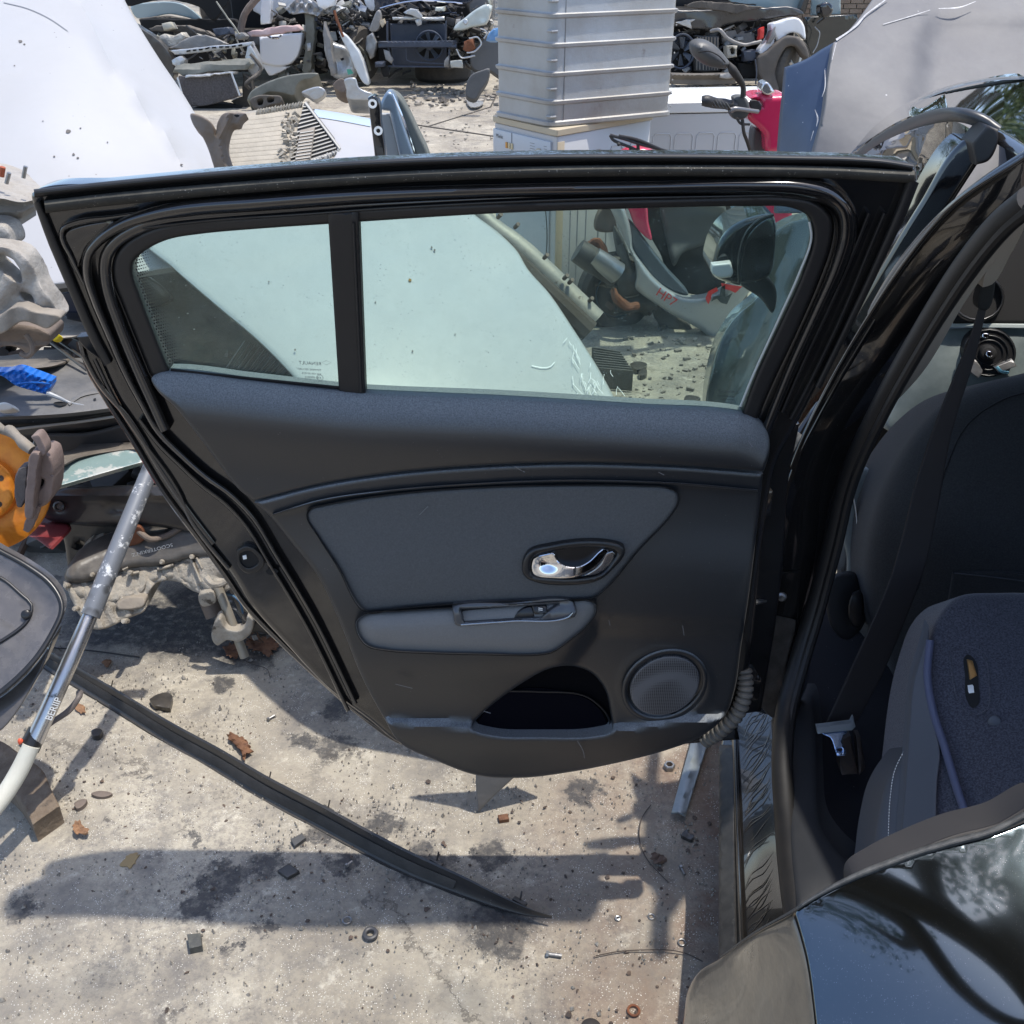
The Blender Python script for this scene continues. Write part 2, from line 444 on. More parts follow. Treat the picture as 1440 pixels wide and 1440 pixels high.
m_steel = M('dull steel', (0.33, 0.33, 0.33), 0.42, 0.85, var=(30, 0.5, (0.18, 0.16, 0.14)), bump=(60, 0.2))
m_white_mark = M('white print', (0.75, 0.75, 0.72), 0.6)
m_black_mark = M('dark etched print', (0.05, 0.06, 0.06), 0.6)
# ------------------------------------------------------------------ ground
def ground_material():
    m = bpy.data.materials.new('stained concrete'); m.use_nodes = True; nt = m.node_tree; N, L = nt.nodes, nt.links; b = N['Principled BSDF']
    ge = N.new('ShaderNodeNewGeometry'); pos = ge.outputs['Position']
    def noise(sc, det=5, rg=0.6, src=pos):
        n = N.new('ShaderNodeTexNoise'); n.inputs['Scale'].default_value = sc; n.inputs['Detail'].default_value = det; n.inputs['Roughness'].default_value = rg
        L.new(src, n.inputs['Vector']); return n
    def mr(src, a, b_, c=0.0, d=1.0):
        r_ = N.new('ShaderNodeMapRange'); r_.inputs[1].default_value = a; r_.inputs[2].default_value = b_; r_.inputs[3].default_value = c; r_.inputs[4].default_value = d
        L.new(src, r_.inputs[0]); return r_.outputs[0]
    def mix(f, c1, c2):
        x = N.new('ShaderNodeMix'); x.data_type = 'RGBA'
        if isinstance(f, float): x.inputs[0].default_value = f
        else: L.new(f, x.inputs[0])
        for s_, cc in ((6, c1), (7, c2)):
            if isinstance(cc, tuple): x.inputs[s_].default_value = (*cc, 1)
            else: L.new(cc, x.inputs[s_])
        return x.outputs[2]
    def math_(op, a, b_):
        x = N.new('ShaderNodeMath'); x.operation = op
        for i, q in ((0, a), (1, b_)):
            if isinstance(q, (int, float)): x.inputs[i].default_value = q
            else: L.new(q, x.inputs[i])
        return x.outputs[0]
    c = mix(mr(noise(1.6, 6, 0.6).outputs['Fac'], 0.35, 0.65), (0.255, 0.222, 0.175), (0.45, 0.405, 0.32))
    c = mix(mr(noise(7, 6, 0.7).outputs['Fac'], 0.48, 0.70, 0, 0.75), c, (0.15, 0.14, 0.13))
    c = mix(mr(noise(11, 8, 0.8).outputs['Fac'], 0.56, 0.66, 0, 0.75), c, (0.60, 0.55, 0.45))
    c = mix(math_('MULTIPLY', mr(noise(55, 5, 0.85).outputs['Fac'], 0.45, 0.62, 0, 0.85), mr(noise(2.6, 4).outputs['Fac'], 0.38, 0.6, 0.15, 1)), c, (0.17, 0.155, 0.14))
    # rusty brown wash to the right, near the sill
    sx = N.new('ShaderNodeSeparateXYZ'); L.new(pos, sx.inputs[0])
    rb = math_('MULTIPLY', mr(sx.outputs[0], -0.05, 0.40), mr(sx.outputs[1], 2.4, 1.5))
    rb = math_('MULTIPLY', rb, mr(noise(5, 6, 0.7).outputs['Fac'], 0.35, 0.62, 0.1, 0.95))
    c = mix(rb, c, (0.19, 0.11, 0.072))
    # pale laitance patches
    c = mix(mr(noise(3.1, 5, 0.7).outputs['Fac'], 0.56, 0.72, 0, 0.5), c, (0.64, 0.58, 0.46))
    # dirt specks and aggregate
    for sc, th, col, am in ((140, 0.16, (0.05, 0.045, 0.04), 0.9), (230, 0.24, (0.85, 0.82, 0.74), 0.95), (60, 0.10, (0.04, 0.035, 0.03), 0.9)):
        vo = N.new('ShaderNodeTexVoronoi'); vo.inputs['Scale'].default_value = sc; L.new(pos, vo.inputs['Vector'])
        f = math_('MULTIPLY', mr(vo.outputs['Distance'], th, th*0.6), mr(noise(sc*0.11, 3).outputs['Fac'], 0.46, 0.58))
        c = mix(math_('MULTIPLY', f, am), c, col)
    # oil stains where they lie
    dn = noise(16, 6, 0.75); dv = N.new('ShaderNodeVectorMath'); dv.operation = 'SUBTRACT'; L.new(dn.outputs['Color'], dv.inputs[0]); dv.inputs[1].default_value = (0.5, 0.5, 0.5)
    ds = N.new('ShaderNodeVectorMath'); ds.operation = 'SCALE'; L.new(dv.outputs[0], ds.inputs[0]); ds.inputs['Scale'].default_value = 0.16
    wp = N.new('ShaderNodeVectorMath'); wp.operation = 'ADD'; L.new(pos, wp.inputs[0]); L.new(ds.outputs[0], wp.inputs[1])
    stains = [(372, 1213, 30), (305, 1240, 34), (278, 1272, 26), (330, 1232, 24), (265, 1178, 14), (310, 960, 22), (425, 1040, 20), (470, 1048, 36), (480, 990, 30), (455, 1170, 34), (480, 1215, 26), (280, 870, 110), (160, 860, 70), (207, 1092, 10),
              (415, 1180, 16), (358, 1305, 12), (30, 1276, 22), (230, 985, 16), (380, 1300, 14), (600, 1215, 40), (330, 1330, 16), (700, 1300, 55), (820, 1110, 30), (150, 880, 60), (350, 905, 60), (690, 1205, 30), (540, 1160, 30)]
    acc = None
    for u, v, r_ in stains:
        p = PZ(u, v); rad = r_*(p-CAM).length/1440*0.8
        dd = N.new('ShaderNodeVectorMath'); dd.operation = 'DISTANCE'; L.new(wp.outputs[0], dd.inputs[0]); dd.inputs[1].default_value = (p.x, p.y, 0)
        k = math_('MULTIPLY', dd.outputs['Value'], 1/rad)
        acc = k if acc is None else math_('MINIMUM', acc, k)
    st = math_('MULTIPLY', mr(acc, 1.22, 0.86), mr(noise(45, 5, 0.7).outputs['Fac'], 0.28, 0.52, 0.25, 0.85))
    c = mix(st, c, (0.030, 0.030, 0.034))
    # fine random oil spots
    vo = N.new('ShaderNodeTexVoronoi'); vo.inputs['Scale'].default_value = 7; L.new(wp.outputs[0], vo.inputs['Vector'])
    c = mix(math_('MULTIPLY', mr(vo.outputs['Distance'], 0.16, 0.10), mr(noise(2.0, 2).outputs['Fac'], 0.45, 0.6, 0, 0.75)), c, (0.06, 0.055, 0.055))
    # hairline cracks
    vc = N.new('ShaderNodeTexVoronoi'); vc.feature = 'DISTANCE_TO_EDGE'; vc.inputs['Scale'].default_value = 0.9; L.new(wp.outputs[0], vc.inputs['Vector'])
    ck = mr(vc.outputs['Distance'], 0.006, 0.002, 0, 0.6); c = mix(math_('MULTIPLY', ck, mr(noise(3, 2).outputs['Fac'], 0.5, 0.55)), c, (0.07, 0.06, 0.05))
    L.new(c, b.inputs['Base Color'])
    b.inputs['Roughness'].default_value = 0.88
    L.new(mr(st, 0, 1, 0.9, 0.55), b.inputs['Roughness'])
    b1 = N.new('ShaderNodeBump'); b1.inputs['Strength'].default_value = 0.55; b1.inputs['Distance'].default_value = 0.004; L.new(noise(150, 6, 0.75).outputs['Fac'], b1.inputs['Height'])
    b2 = N.new('ShaderNodeBump'); b2.inputs['Strength'].default_value = 0.5; b2.inputs['Distance'].default_value = 0.012; L.new(noise(22, 5, 0.6).outputs['Fac'], b2.inputs['Height']); L.new(b1.outputs[0], b2.inputs['Normal'])
    L.new(b2.outputs[0], b.inputs['Normal'])
    return m
m_ground = ground_material()
mk('ground', ([(-120, -120, -0.006), (120, -120, -0.006), (120, 120, -0.006), (-120, 120, -0.006)], [(0, 1, 2, 3)]), m_ground, kind='structure', smooth=False)
from mathutils import noise as mn
def near_ground():
    xs = np.arange(-3.2, 2.4, 0.03); ys = np.arange(-0.6, 9.5, 0.03); vs_ = []
    for y in ys:
        for x in xs:
            e = min(1, (x+3.2)/0.3, (2.37-x)/0.3, (y+0.6)/0.3, (9.47-y)/0.3); e = max(0, e)
            vs_.append((x, y, e*(0.006*mn.noise(V((x*2, y*2, 0)))+0.003*mn.noise(V((x*9, y*9, 3)))+0.0015*mn.noise(V((x*25, y*25, 7))))-0.002))
    nx = len(xs); fs = [(j*nx+i, j*nx+i+1, (j+1)*nx+i+1, (j+1)*nx+i) for j in range(len(ys)-1) for i in range(nx-1)]
    return vs_, fs
mk('concrete_slab', near_ground(), m_ground, kind='structure')

pass
# slab joint and a crack filler line further off
def ground_line(pts, w, m, name, label):
    P = [PZ(u, v, 0.0) for u, v in pts]
    vs_, fs = tube(P, w, 6)
    vs_ = [V((p[0], p[1], p[2]*0.25-0.0)) for p in vs_]
    return mk(name, (vs_, fs), m, kind='structure')
m_joint = M('joint filler', (0.07, 0.06, 0.05), 0.9)
ground_line([(440, 168), (520, 163), (590, 176), (700, 192), (760, 200)], 0.012, m_joint, 'slab_joint', '')
ground_line([(600, 178), (690, 150), (705, 120)], 0.008, m_joint, 'slab_joint', '')

# grit: loose crumbs of concrete and stones
def grit():
    vs_, fs = [], []; rnd = random.Random(3)
    for i in range(6800):
        if i < 5200:
            u, v = rnd.uniform(-20, 1030), 1440-(rnd.random()**0.7)*560
            if mn.noise(V((u/70, v/55, 2)))+rnd.uniform(-.25, .25) < 0.0: continue
        else: u, v = rnd.uniform(380, 1050), rnd.uniform(120, 560)
        p = PZ(u, v)
        if p.y > 13: continue
        s = rnd.uniform(0.0010, 0.0026)*(1 if rnd.random() < .95 else 2.2)*(1+p.y*0.12)
        k = len(vs_); a = rnd.uniform(0, 6.28)
        for j in range(4):
            vs_.append((p.x+s*math.cos(a+j*1.57)*rnd.uniform(.6, 1.2), p.y+s*math.sin(a+j*1.57)*rnd.uniform(.6, 1.2), 0.0))
        vs_.append((p.x+rnd.uniform(-.3, .3)*s, p.y+rnd.uniform(-.3, .3)*s, 0.003+s*rnd.uniform(.4, 1)))
        fs += [(k+j, k+(j+1) % 4, k+4) for j in range(4)]
    return vs_, fs
mk('grit', grit(), M('grit stone', (0.36, 0.33, 0.28), 0.9, var=(60, 0.9, (0.1, 0.09, 0.08))), kind='stuff', smooth=False)
# ------------------------------------------------------------------ the black hatchback and its open rear door
car = thing('black_hatchback', 'glossy black hatchback at the right edge with its rear passenger door swung wide open', 'car', (0.55, 1.5, 0))
YD = surf([(45, 270, 1.38), (700, 220, 1.355), (1285, 240, 1.37), (235, 540, 1.445), (1080, 600, 1.44), (600, 1095, 1.43), (300, 800, 1.455), (1040, 1000, 1.435), (650, 820, 1.45)])
S = 's'
# window opening (glass edge) and rubber around it
GL = [(187, 384), (188, 368), (205, 352), (236, 337), (282, 329), (360, 322), (462, 315), (505, 312), (700, 300), (900, 293), (1060, 290), (1112, 292), (1136, 304), (1144, 330), (1128, 385), (1098, 452), (1062, 530), (1040, 590, S), (900, 586), (700, 574), (510, 560), (350, 545), (244, 534, S), (212, 455), (196, 412)]
RO = [(160, 392), (161, 364), (175, 343), (205, 325), (260, 311), (360, 304), (460, 296), (700, 285), (1000, 277), (1105, 276), (1150, 286), (1170, 308), (1169, 338), (1150, 395), (1120, 466), (1080, 552), (1062, 596, S), (900, 594), (700, 584), (510, 570), (350, 556), (214, 530, S), (190, 470), (170, 420)]
SHELL = [(45, 272), (52, 266), (150, 257), (300, 243), (500, 228), (700, 220), (900, 218), (1100, 220), (1250, 226), (1280, 230), (1288, 243), (1284, 270), (1262, 310), (1215, 405), (1160, 520), (1118, 600), (1092, 650), (1075, 740), (1062, 860), (1050, 950), (1010, 1030), (900, 1050), (700, 1060), (565, 1046), (520, 1012), (462, 968), (402, 905), (352, 848), (330, 812), (288, 755), (243, 690), (203, 620), (163, 556), (130, 480), (96, 396), (60, 313)]
HOLE = [(p[0]+(p[0] < 600)*3-(p[0] > 1000)*3, p[1]+(3 if p[1] < 400 else 0)) + tuple(p[2:]) for p in RO]
def shell_h(u, v, d):
    # pressed ribs that run down the shut face of the door on its left side
    h = np.zeros(len(u))
    L = np.interp(v, [270, 313, 396, 480, 556, 620, 690, 755, 848, 905, 968, 1046], [45, 60, 96, 130, 163, 203, 243, 288, 352, 402, 462, 565])
    q = u-L
    return h
door = mk('rear_door', relief(SHELL, YD, r=7, thick=0.035, holes=[HOLE], step=9, h=shell_h, h0=-0.012), m_paint_d, car, label='open rear passenger door seen from its inner side')
# outer skin, seen past the left edge
mk('outer_skin', relief([(110, 474, S), (150, 470), (230, 560), (420, 800), (640, 1000), (1030, 1010), (1040, 1040, S), (700, 1062), (566, 1048), (508, 1010), (448, 958), (392, 905), (342, 852), (314, 812), (284, 768), (256, 735), (226, 690), (186, 622), (148, 562), (122, 518)], YD, r=4, thick=0.02, step=14, h0=-0.05), m_paint_d, door)
mk('edge_flange', strip([(112, 480), (124, 520), (149, 563), (187, 622), (228, 690), (286, 768), (318, 812), (345, 852), (394, 903), (450, 955), (510, 1006), (566, 1044)], YD, [(-3, -0.052), (-2, -0.045), (2, -0.043), (4, -0.05)]), m_paint_d, door)
mk('belt_moulding_end', relief([(108, 474, S), (150, 470, S), (176, 475, S), (196, 520, S), (178, 516), (140, 505, S), (118, 488)], YD, r=2, thick=0.02, h0=-0.03), m_plastic, door)
# creases of the shut face
for pts, w, h0, mt in (
    ([(196, 590), (222, 624), (250, 652), (282, 682), (316, 708), (346, 740), (378, 792), (411, 846), (436, 890), (490, 1000)], 3, -0.006, m_paint_d),
    ([(118, 500), (140, 540), (182, 590), (222, 655), (262, 715), (300, 765)], 4, -0.010, m_paint_d),
    ([(133, 505), (160, 560), (204, 625), (236, 668), (252, 694), (268, 730), (292, 764), (322, 800)], 3.2, -0.010, m_paint_d)):
    mk('pressed_crease', strip(pts, YD, halfround(w, 0.006, h0)), mt, door)
# glossy tube-like bead round the window
BEAD = [(500, 990), (447, 880), (422, 836), (389, 782), (356, 729), (324, 696), (289, 671), (256, 642), (222, 607), (200, 569), (176, 524), (152, 468), (132, 420), (122, 385), (124, 358), (140, 337), (168, 318), (210, 304), (260, 295), (360, 287), (500, 277), (700, 269), (900, 265), (1060, 263), (1130, 266), (1168, 276), (1188, 296), (1192, 326), (1180, 372), (1150, 440), (1115, 515), (1090, 575), (1075, 612)]
mk('frame_bead', strip(BEAD, YD, halfround(13, 0.026, -0.006, 12), w=[.28, .28, .28, .28, .28, .3, .32, .35, .4, .45, .5, .6, .8, 1, 1, 1, 1, .95, .9, .85, .8, .8, .8, .8, .9, 1.05, 1.2, 1.2, 1.0, .8, .7, .6, .6]), m_paint, door)
B2 = [(232, 606), (216, 570), (190, 512), (168, 458), (152, 412), (147, 380), (150, 358), (166, 338), (196, 321), (236, 309), (300, 303), (420, 295), (560, 287), (800, 276), (1060, 270), (1120, 272)]
mk('inner_frame_flange', strip(B2, YD, halfround(6, 0.006, 0.0), w=[1.4, 1.5, 1.5, 1.5, 1.5, 1.4, 1.2, 1, .7, .6, .5, .4, .4, .4, .4, .3]), m_paint, door)
# raised corner panel top left
mk('corner_panel', relief([(90, 330), (100, 322), (180, 312), (150, 328), (124, 345), (112, 372), (108, 385)], YD, r=3, thick=0.01, h0=-0.004), m_paint, door)
mk('corner_bead', strip([(118, 400), (100, 362), (87, 335), (88, 322), (104, 314), (160, 306), (240, 294)], YD, halfround(3.5, 0.006, -0.004), w=[.6, 1, 1.2, 1.3, 1.1, 1, .4]), m_paint, door)
mk('edge_seal', strip([(52, 284), (66, 320), (100, 400), (135, 480), (152, 512)], YD, halfround(7, 0.008, -0.01), w=[.7, 1, 1, 1, .9]), m_rubber, door)
# seals along the roof edge
mk('roof_edge_lip', strip([(48, 272), (150, 261), (300, 247), (500, 232), (700, 224), (900, 222), (1100, 224), (1240, 229), (1284, 236)], YD, halfround(6, 0.012, -0.004)), m_rubber, door)
mk('weatherstrip', strip([(63, 291), (150, 281), (300, 267), (440, 256), (600, 247), (800, 241), (1000, 240), (1180, 243), (1286, 249)], YD, halfround(9, 0.017, -0.002, 10), w=[1, 1, .95, .9, .9, .9, .9, .95, 1.0]), m_rubber_d, door)
mk('corner_seal', strip([(1284, 254), (1268, 296), (1246, 345), (1216, 410), (1180, 484), (1150, 545)], YD, halfround(9, 0.012, -0.004), w=[1, .9, .7, .6, .5, .5]), m_rubber, door)
for pts in ([(1222, 300), (1206, 340), (1172, 420), (1130, 510), (1100, 580)], [(1244, 300), (1222, 352), (1190, 430), (1146, 524), (1112, 590)]):
    mk('seal_rib', strip(pts, YD, halfround(3, 0.006, -0.004)), m_rubber, door)
# rubber round the glass
mk('window_seal', relief(RO, YD, r=6, thick=0.02, holes=[GL], step=9, h0=0.004, rk=1.5), m_rubber, door)
mk('glass_run', strip([(1138, 312), (1141, 334), (1124, 384), (1094, 451), (1058, 530), (1041, 572)], YD, halfround(1.6, 0.002, 0.0)), M('pale run edge', (0.5, 0.52, 0.5), 0.4), door)
mk('frame_highlight_lip', strip([(200, 321), (300, 310), (420, 302), (560, 292), (800, 281), (1100, 275)], YD, halfround(2.2, 0.004, 0.006)), m_plastic, door)
# division bar
mk('division_bar', relief([(461, 300, S), (504, 298, S), (514, 556, S), (477, 554, S)], YD, r=3, thick=0.02, h0=0.010, smooth=False), m_rubber, door)
mk('bar_edge', strip([(497, 314), (508, 552)], YD, halfround(2.5, 0.004, 0.010)), m_rubber, door)
# glass panes
m_glass = glassmat('green window glass', (0.80, 0.895, 0.845), (0.50, 0.58, 0.53), 0.05)
YG = lambda u, v: YD(u, v)+0.006
mk('quarter_glass', relief([(180, 384), (182, 362), (200, 346), (236, 330), (300, 320), (470, 308, S), (482, 556, S), (350, 545), (240, 534, S), (206, 455)], YG, r=0, thick=0.004, step=20), m_glass, door)
mk('window_glass', relief([(492, 306, S), (700, 294), (900, 287), (1115, 285, S), (1144, 300), (1150, 330), (1132, 385), (1102, 452), (1066, 530), (1046, 592, S), (900, 586), (700, 574), (506, 562, S)], YG, r=0, thick=0.004, step=24), m_glass, door)
mk('glass_lower_edge', strip([(240, 520), (350, 532), (478, 545)], YD, halfround(2.0, 0.003, 0.004)), m_dark, door)
# frit dots at the quarter glass edge
def frit():
    vs_, fs = [], []
    path = cr([(197, 345), (190, 366), (192, 384), (200, 412), (216, 455), (238, 512)], False, 4.4)
    for i, p in enumerate(path):
        for j in range(7):
            o = 1+j*3.2; r_ = 1.55*(1-j/8.5)
            c = P1(p[0]+o+(i % 2)*1.6, p[1]-o*0.25, YG, 0.0012); s = r_*0.00095
            k = len(vs_); vs_ += [c+V((s*math.cos(a), 0, s*math.sin(a))) for a in [q*1.047 for q in range(6)]]; fs.append(tuple(range(k, k+6)))
    return vs_, fs
mk('frit_dots', frit(), M('frit black', (0.01, 0.01, 0.01), 0.6), door, kind='stuff', smooth=False)
# etched marks, read from behind the glass so mirrored
def etched(u0, v0, k, slope):
    for s_, dv, sz in (('RENAULT', 0, 8.0), ('TEMPERE SECURIT', 8, 4.6), ('AS2 43R 001024', 13.5, 4.4), ('43R-000016', 19, 5.2), ('....... .', 23, 4)):
        a = P1(u0, v0+dv*k, YG, 0.0015); b_ = P1(u0-40, v0+dv*k-40*slope, YG, 0.0015)
        text('glass_print', s_, m_black_mark, door, a, b_-a, V((0, -0.05, 1)), sz*k*0.00098, align='LEFT')
    c = P1(u0-2, v0+17*k, YG, 0.0015)
    P = [c+V((0.0048*k*math.cos(a), 0, 0.0042*k*math.sin(a))) for a in [i*0.4488 for i in range(14)]]
    mk('glass_print', tube(P, 0.0003, 4, closed=True), m_black_mark, door)
    P = [P1(u0+12*k*math.cos(a)*0.55+7, v0-4*k+3*k*math.sin(a), YG, 0.0015) for a in [i*1.5708 for i in range(4)]]
    mk('glass_print', tube(P, 0.00025, 4, closed=True), m_black_mark, door)
etched(452, 514, 1.0, 0.06)
etched(1033, 553, 0.75, 0.05)

# ---------------- trim
tu = [200, 214, 240, 350, 475, 510, 700, 900, 1040, 1062, 1085]; tv = [522, 528, 521, 534, 548, 551, 559, 571, 580, 588, 604]
bu = [300, 358, 450, 550, 650, 800, 950, 1085]; bv = [712, 705, 682, 666, 657, 651, 655, 664]
sst = lambda x: np.clip(x, 0, 1)**2*(3-2*np.clip(x, 0, 1))
def upper_h(u, v, d):
    t = np.interp(u, tu, tv); q = (v-t)
    h = 0.008+0.054*np.tanh(np.clip(q, 0, None)/44)
    h -= 0.020*sst((q-60)/75)
    return h
UP = [(213, 532), (224, 524), (240, 522), (350, 534), (475, 548), (510, 551), (700, 559), (900, 571), (1036, 580), (1058, 586), (1074, 598), (1082, 618), (1081, 640), (1074, 663, S), (950, 654), (800, 650), (650, 656), (550, 665), (450, 681), (358, 704, S), (338, 690), (310, 655), (278, 612), (246, 572), (222, 550)]
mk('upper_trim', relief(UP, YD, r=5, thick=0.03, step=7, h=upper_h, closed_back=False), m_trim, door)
# main lower trim with sculpted relief
Aru = [470, 500, 560, 760, 840, 1045]; 
def lower_h(u, v, d):
    h = np.full(len(u), 0.036)
    b = np.interp(u, bu, bv)
    h += 0.006*(1-sst((v-b-22)/8))                                  # raised band under the upper trim
    h += 0.030*sst((v-b-25)/170)                                    # swells towards the armrest
    fall = np.interp(u, [480, 700, 780, 840, 1040], [922, 928, 925, 862, 868])
    wid = np.interp(u, [480, 760, 840, 1040], [85, 70, 34, 34]); dep = np.interp(u, [480, 760, 830, 900, 1040], [0.030, 0.034, 0.030, 0.024, 0.020])
    h -= dep*sst((v-fall)/wid)
    ledge = np.interp(u, [560, 680, 860, 1010], [1022, 1030, 1032, 1016])
    h += 0.018*sst((v-(ledge-16))/14)-0.040*sst((v-ledge-8)/75)
    # funnel towards the pocket
    h -= 0.020*np.exp(-(((u-770)/95)**2+((v-985)/45)**2))*sst((1030-v)/8)
    # speaker dish
    r_ = np.hypot((u-935)/62, (v-964)/50)
    h += 0.003*np.exp(-((r_-1)/0.09)**2)-0.006*(1-sst((r_-0.75)/0.2))
    return h
LOW = [(358, 707, S), (450, 684), (550, 668), (650, 659), (800, 653), (950, 657), (1073, 666, S), (1066, 730), (1054, 830), (1042, 910), (1033, 970), (1020, 1006), (985, 1036), (940, 1054), (880, 1070), (800, 1086), (730, 1094), (670, 1090), (610, 1068), (562, 1044), (540, 1010), (508, 950), (480, 880), (448, 812), (406, 758), (376, 722)]
POCK = [(664, 1023), (674, 1008), (700, 985), (735, 960), (770, 941), (800, 936), (830, 945), (850, 968), (858, 1000), (859, 1028), (840, 1034), (760, 1036), (690, 1033)]
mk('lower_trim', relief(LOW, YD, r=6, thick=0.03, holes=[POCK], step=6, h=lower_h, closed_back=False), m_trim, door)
mk('door_pocket', relief([(640, 1040), (650, 990), (730, 935), (800, 915), (860, 940), (880, 1000), (875, 1048), (760, 1056)], YD, r=0, thick=0.01, step=12, h0=0.012), M('pocket lining', (0.0015, 0.0015, 0.0025), 0.9, spec=0.1), door)
mk('pocket_rim', strip([(712, 972), (760, 973), (820, 978), (840, 990), (856, 1010), (858, 1030)], YD, halfround(1.2, 0.003, 0.02)), m_plastic, door)
mk('pocket_lining_ledge', relief([(668, 1030), (712, 974), (820, 980), (846, 1000), (856, 1034), (760, 1040)], YD, r=2, thick=0.01, step=12, h0=0.017), M('pocket felt', (0.0015, 0.0015, 0.004), 0.95, spec=0.1), door)
def onlow(extra):                     # follows the lower trim so that panels lie on it
    return lambda u, v, d: lower_h(u, v, d)+extra
INS = [(431, 724), (437, 715), (452, 711), (500, 702), (580, 692), (680, 685), (800, 682), (900, 683), (940, 686), (953, 693), (955, 704), (946, 722), (900, 772), (842, 837), (832, 842), (760, 844), (650, 849), (560, 856), (512, 861, S), (500, 848), (476, 800), (448, 756)]
mk('fabric_insert', relief(INS, YD, r=6, rk=1.5, thick=0.02, step=8, h=onlow(0.006), bulge=0.005, bs=40, closed_back=False), m_fabric, door)
YL = lambda u, v: YD(u, v)-lower_h(np.asarray(u, float), np.asarray(v, float), None)
mk('insert_seam', strip([p[:2] for p in INS], YL, halfround(0.8, 0.003, 0.0, 4), closed=True, step=6), m_dark, door)
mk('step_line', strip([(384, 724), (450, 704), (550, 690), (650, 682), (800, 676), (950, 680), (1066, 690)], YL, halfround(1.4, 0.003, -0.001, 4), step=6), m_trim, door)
ARM = [(500, 874), (512, 864), (560, 859), (700, 851), (780, 846), (828, 844), (838, 850), (838, 862), (826, 880), (800, 902), (776, 918), (762, 921), (680, 921), (600, 919), (540, 915), (516, 909), (504, 895)]
def arm_h(u, v, d):
    base = lower_h(u, np.minimum(v, 915), d)
    return base+0.006+0.020*np.sqrt(np.clip(1-((v-868)/62)**2, 0, 1))*np.clip((850-u)/60, 0, 1)*np.clip(d/22, 0, 1)**0.7
mk('armrest', relief(ARM, YD, r=6, thick=0.03, step=7, h=arm_h, closed_back=False), M('pale grey fabric', (0.15, 0.15, 0.148), 0.7, bump=(420, 0.5, 3), var=(330, 0.5, (0.19, 0.19, 0.19)), sheen=0.3), door)
mk('armrest_seam', strip([p[:2] for p in ARM], YL, halfround(0.8, 0.0055, 0.0, 4), closed=True, step=6), m_dark, door)
# window switch pod
def podh(k): return lambda u, v, d: np.full(len(u), 0.0)+np.interp(v, [848, 862, 882], [0.064, 0.076, 0.080])+k
POD = [(636, 853, S), (642, 850), (720, 847), (800, 843), (806, 846), (811, 862), (808, 868), (802, 870), (720, 876), (648, 881, S), (640, 878), (638, 868)]
mk('switch_bezel', relief(POD, YD, r=3, thick=0.02, step=8, holes=[[(647, 856, S), (700, 854), (786, 849, S), (770, 860), (762, 868, S), (700, 872), (653, 875, S)]], h=podh(0.020), closed_back=False), M('satin grey bezel', (0.05, 0.053, 0.058), 0.28, spec=0.8), door)
mk('bezel_edge', strip([(648, 879), (720, 874), (800, 868), (806, 862)], YD, halfround(1.6, 0.003, 0.100, 4)), M('silver bezel edge', (0.35, 0.37, 0.39), 0.25, 0.7), door)
mk('switch_recess', relief([(643, 855, S), (796, 848, S), (790, 868, S), (650, 877, S)], YD, r=0, thick=0.004, step=20, h=podh(0.008), smooth=False), m_dark, door)
sw = mk('window_switch', relief([(748, 852, S), (768, 851, S), (770, 863, S), (752, 864, S)], YD, r=1.5, thick=0.012, step=6, h=podh(0.020), smooth=False), m_plastic, door)
mk('switch_ramp', relief([(722, 872), (732, 858), (748, 852, S), (752, 868, S)], YD, r=1, thick=0.01, step=6, h=podh(0.014)), m_plastic, door)
for a, b_, c, d_ in ((757, 855, 763, 856), (757, 857.5, 763, 858.2), (757, 860, 763.5, 860.5)):
    mk('switch_symbol', strip([(a, b_), (c, d_)], YD, [(-.6, 0.0935), (-.6, 0.0940), (.6, 0.0940), (.6, 0.0935)]), m_white_mark, door)
# inner door handle
HO = [(734, 801), (735, 790), (744, 775), (775, 766), (820, 760), (862, 763), (877, 769), (879, 777), (862, 800), (844, 815), (800, 823), (746, 816), (736, 808)]
HI = [(746, 795), (750, 783), (776, 775), (830, 769), (864, 773), (868, 777), (864, 786), (845, 807), (815, 813), (776, 813), (748, 808)]
hh = lambda k: (lambda u, v, d: lower_h(u, v, d)+0.004+k)
mk('handle_escutcheon', relief(HO, YD, r=4, thick=0.02, step=6, holes=[HI], h=hh(0.019), closed_back=False), m_plastic, door)
mk('handle_dish', relief([(742, 795), (750, 778), (830, 764), (872, 772), (868, 790), (845, 812), (800, 818), (744, 812)], YD, r=0, thick=0.004, step=10, h=lambda u, v, d: hh(0.010)(u, v, d)), M('handle well', (0.003, 0.003, 0.004), 0.3, spec=0.4), door)
def lever_h(u, v, d): return lower_h(u, v, d)+0.017-0.010*np.exp(-(((u-772)/12)**2+((v-793)/9)**2))+0.012*np.sin(np.clip((u-748)/105, 0, 1)*math.pi)
mk('door_handle', relief([(748, 786), (776, 776, S), (780, 778), (785, 788), (796, 795), (812, 796), (827, 789), (843, 774), (850, 770), (857, 773), (849, 788), (833, 803), (806, 813), (776, 814), (748, 809)], YD, r=3, thick=0.012, step=3, h=lever_h, rk=2.0), m_chrome, door)
mk('handle_trim_plate', relief([(845, 792), (852, 778), (864, 775), (864, 786), (845, 806), (815, 812), (790, 813), (826, 806)], YD, r=2, thick=0.004, step=5, h=hh(0.013)), M('dark chrome', (0.25, 0.26, 0.28), 0.12, 1.0), door)
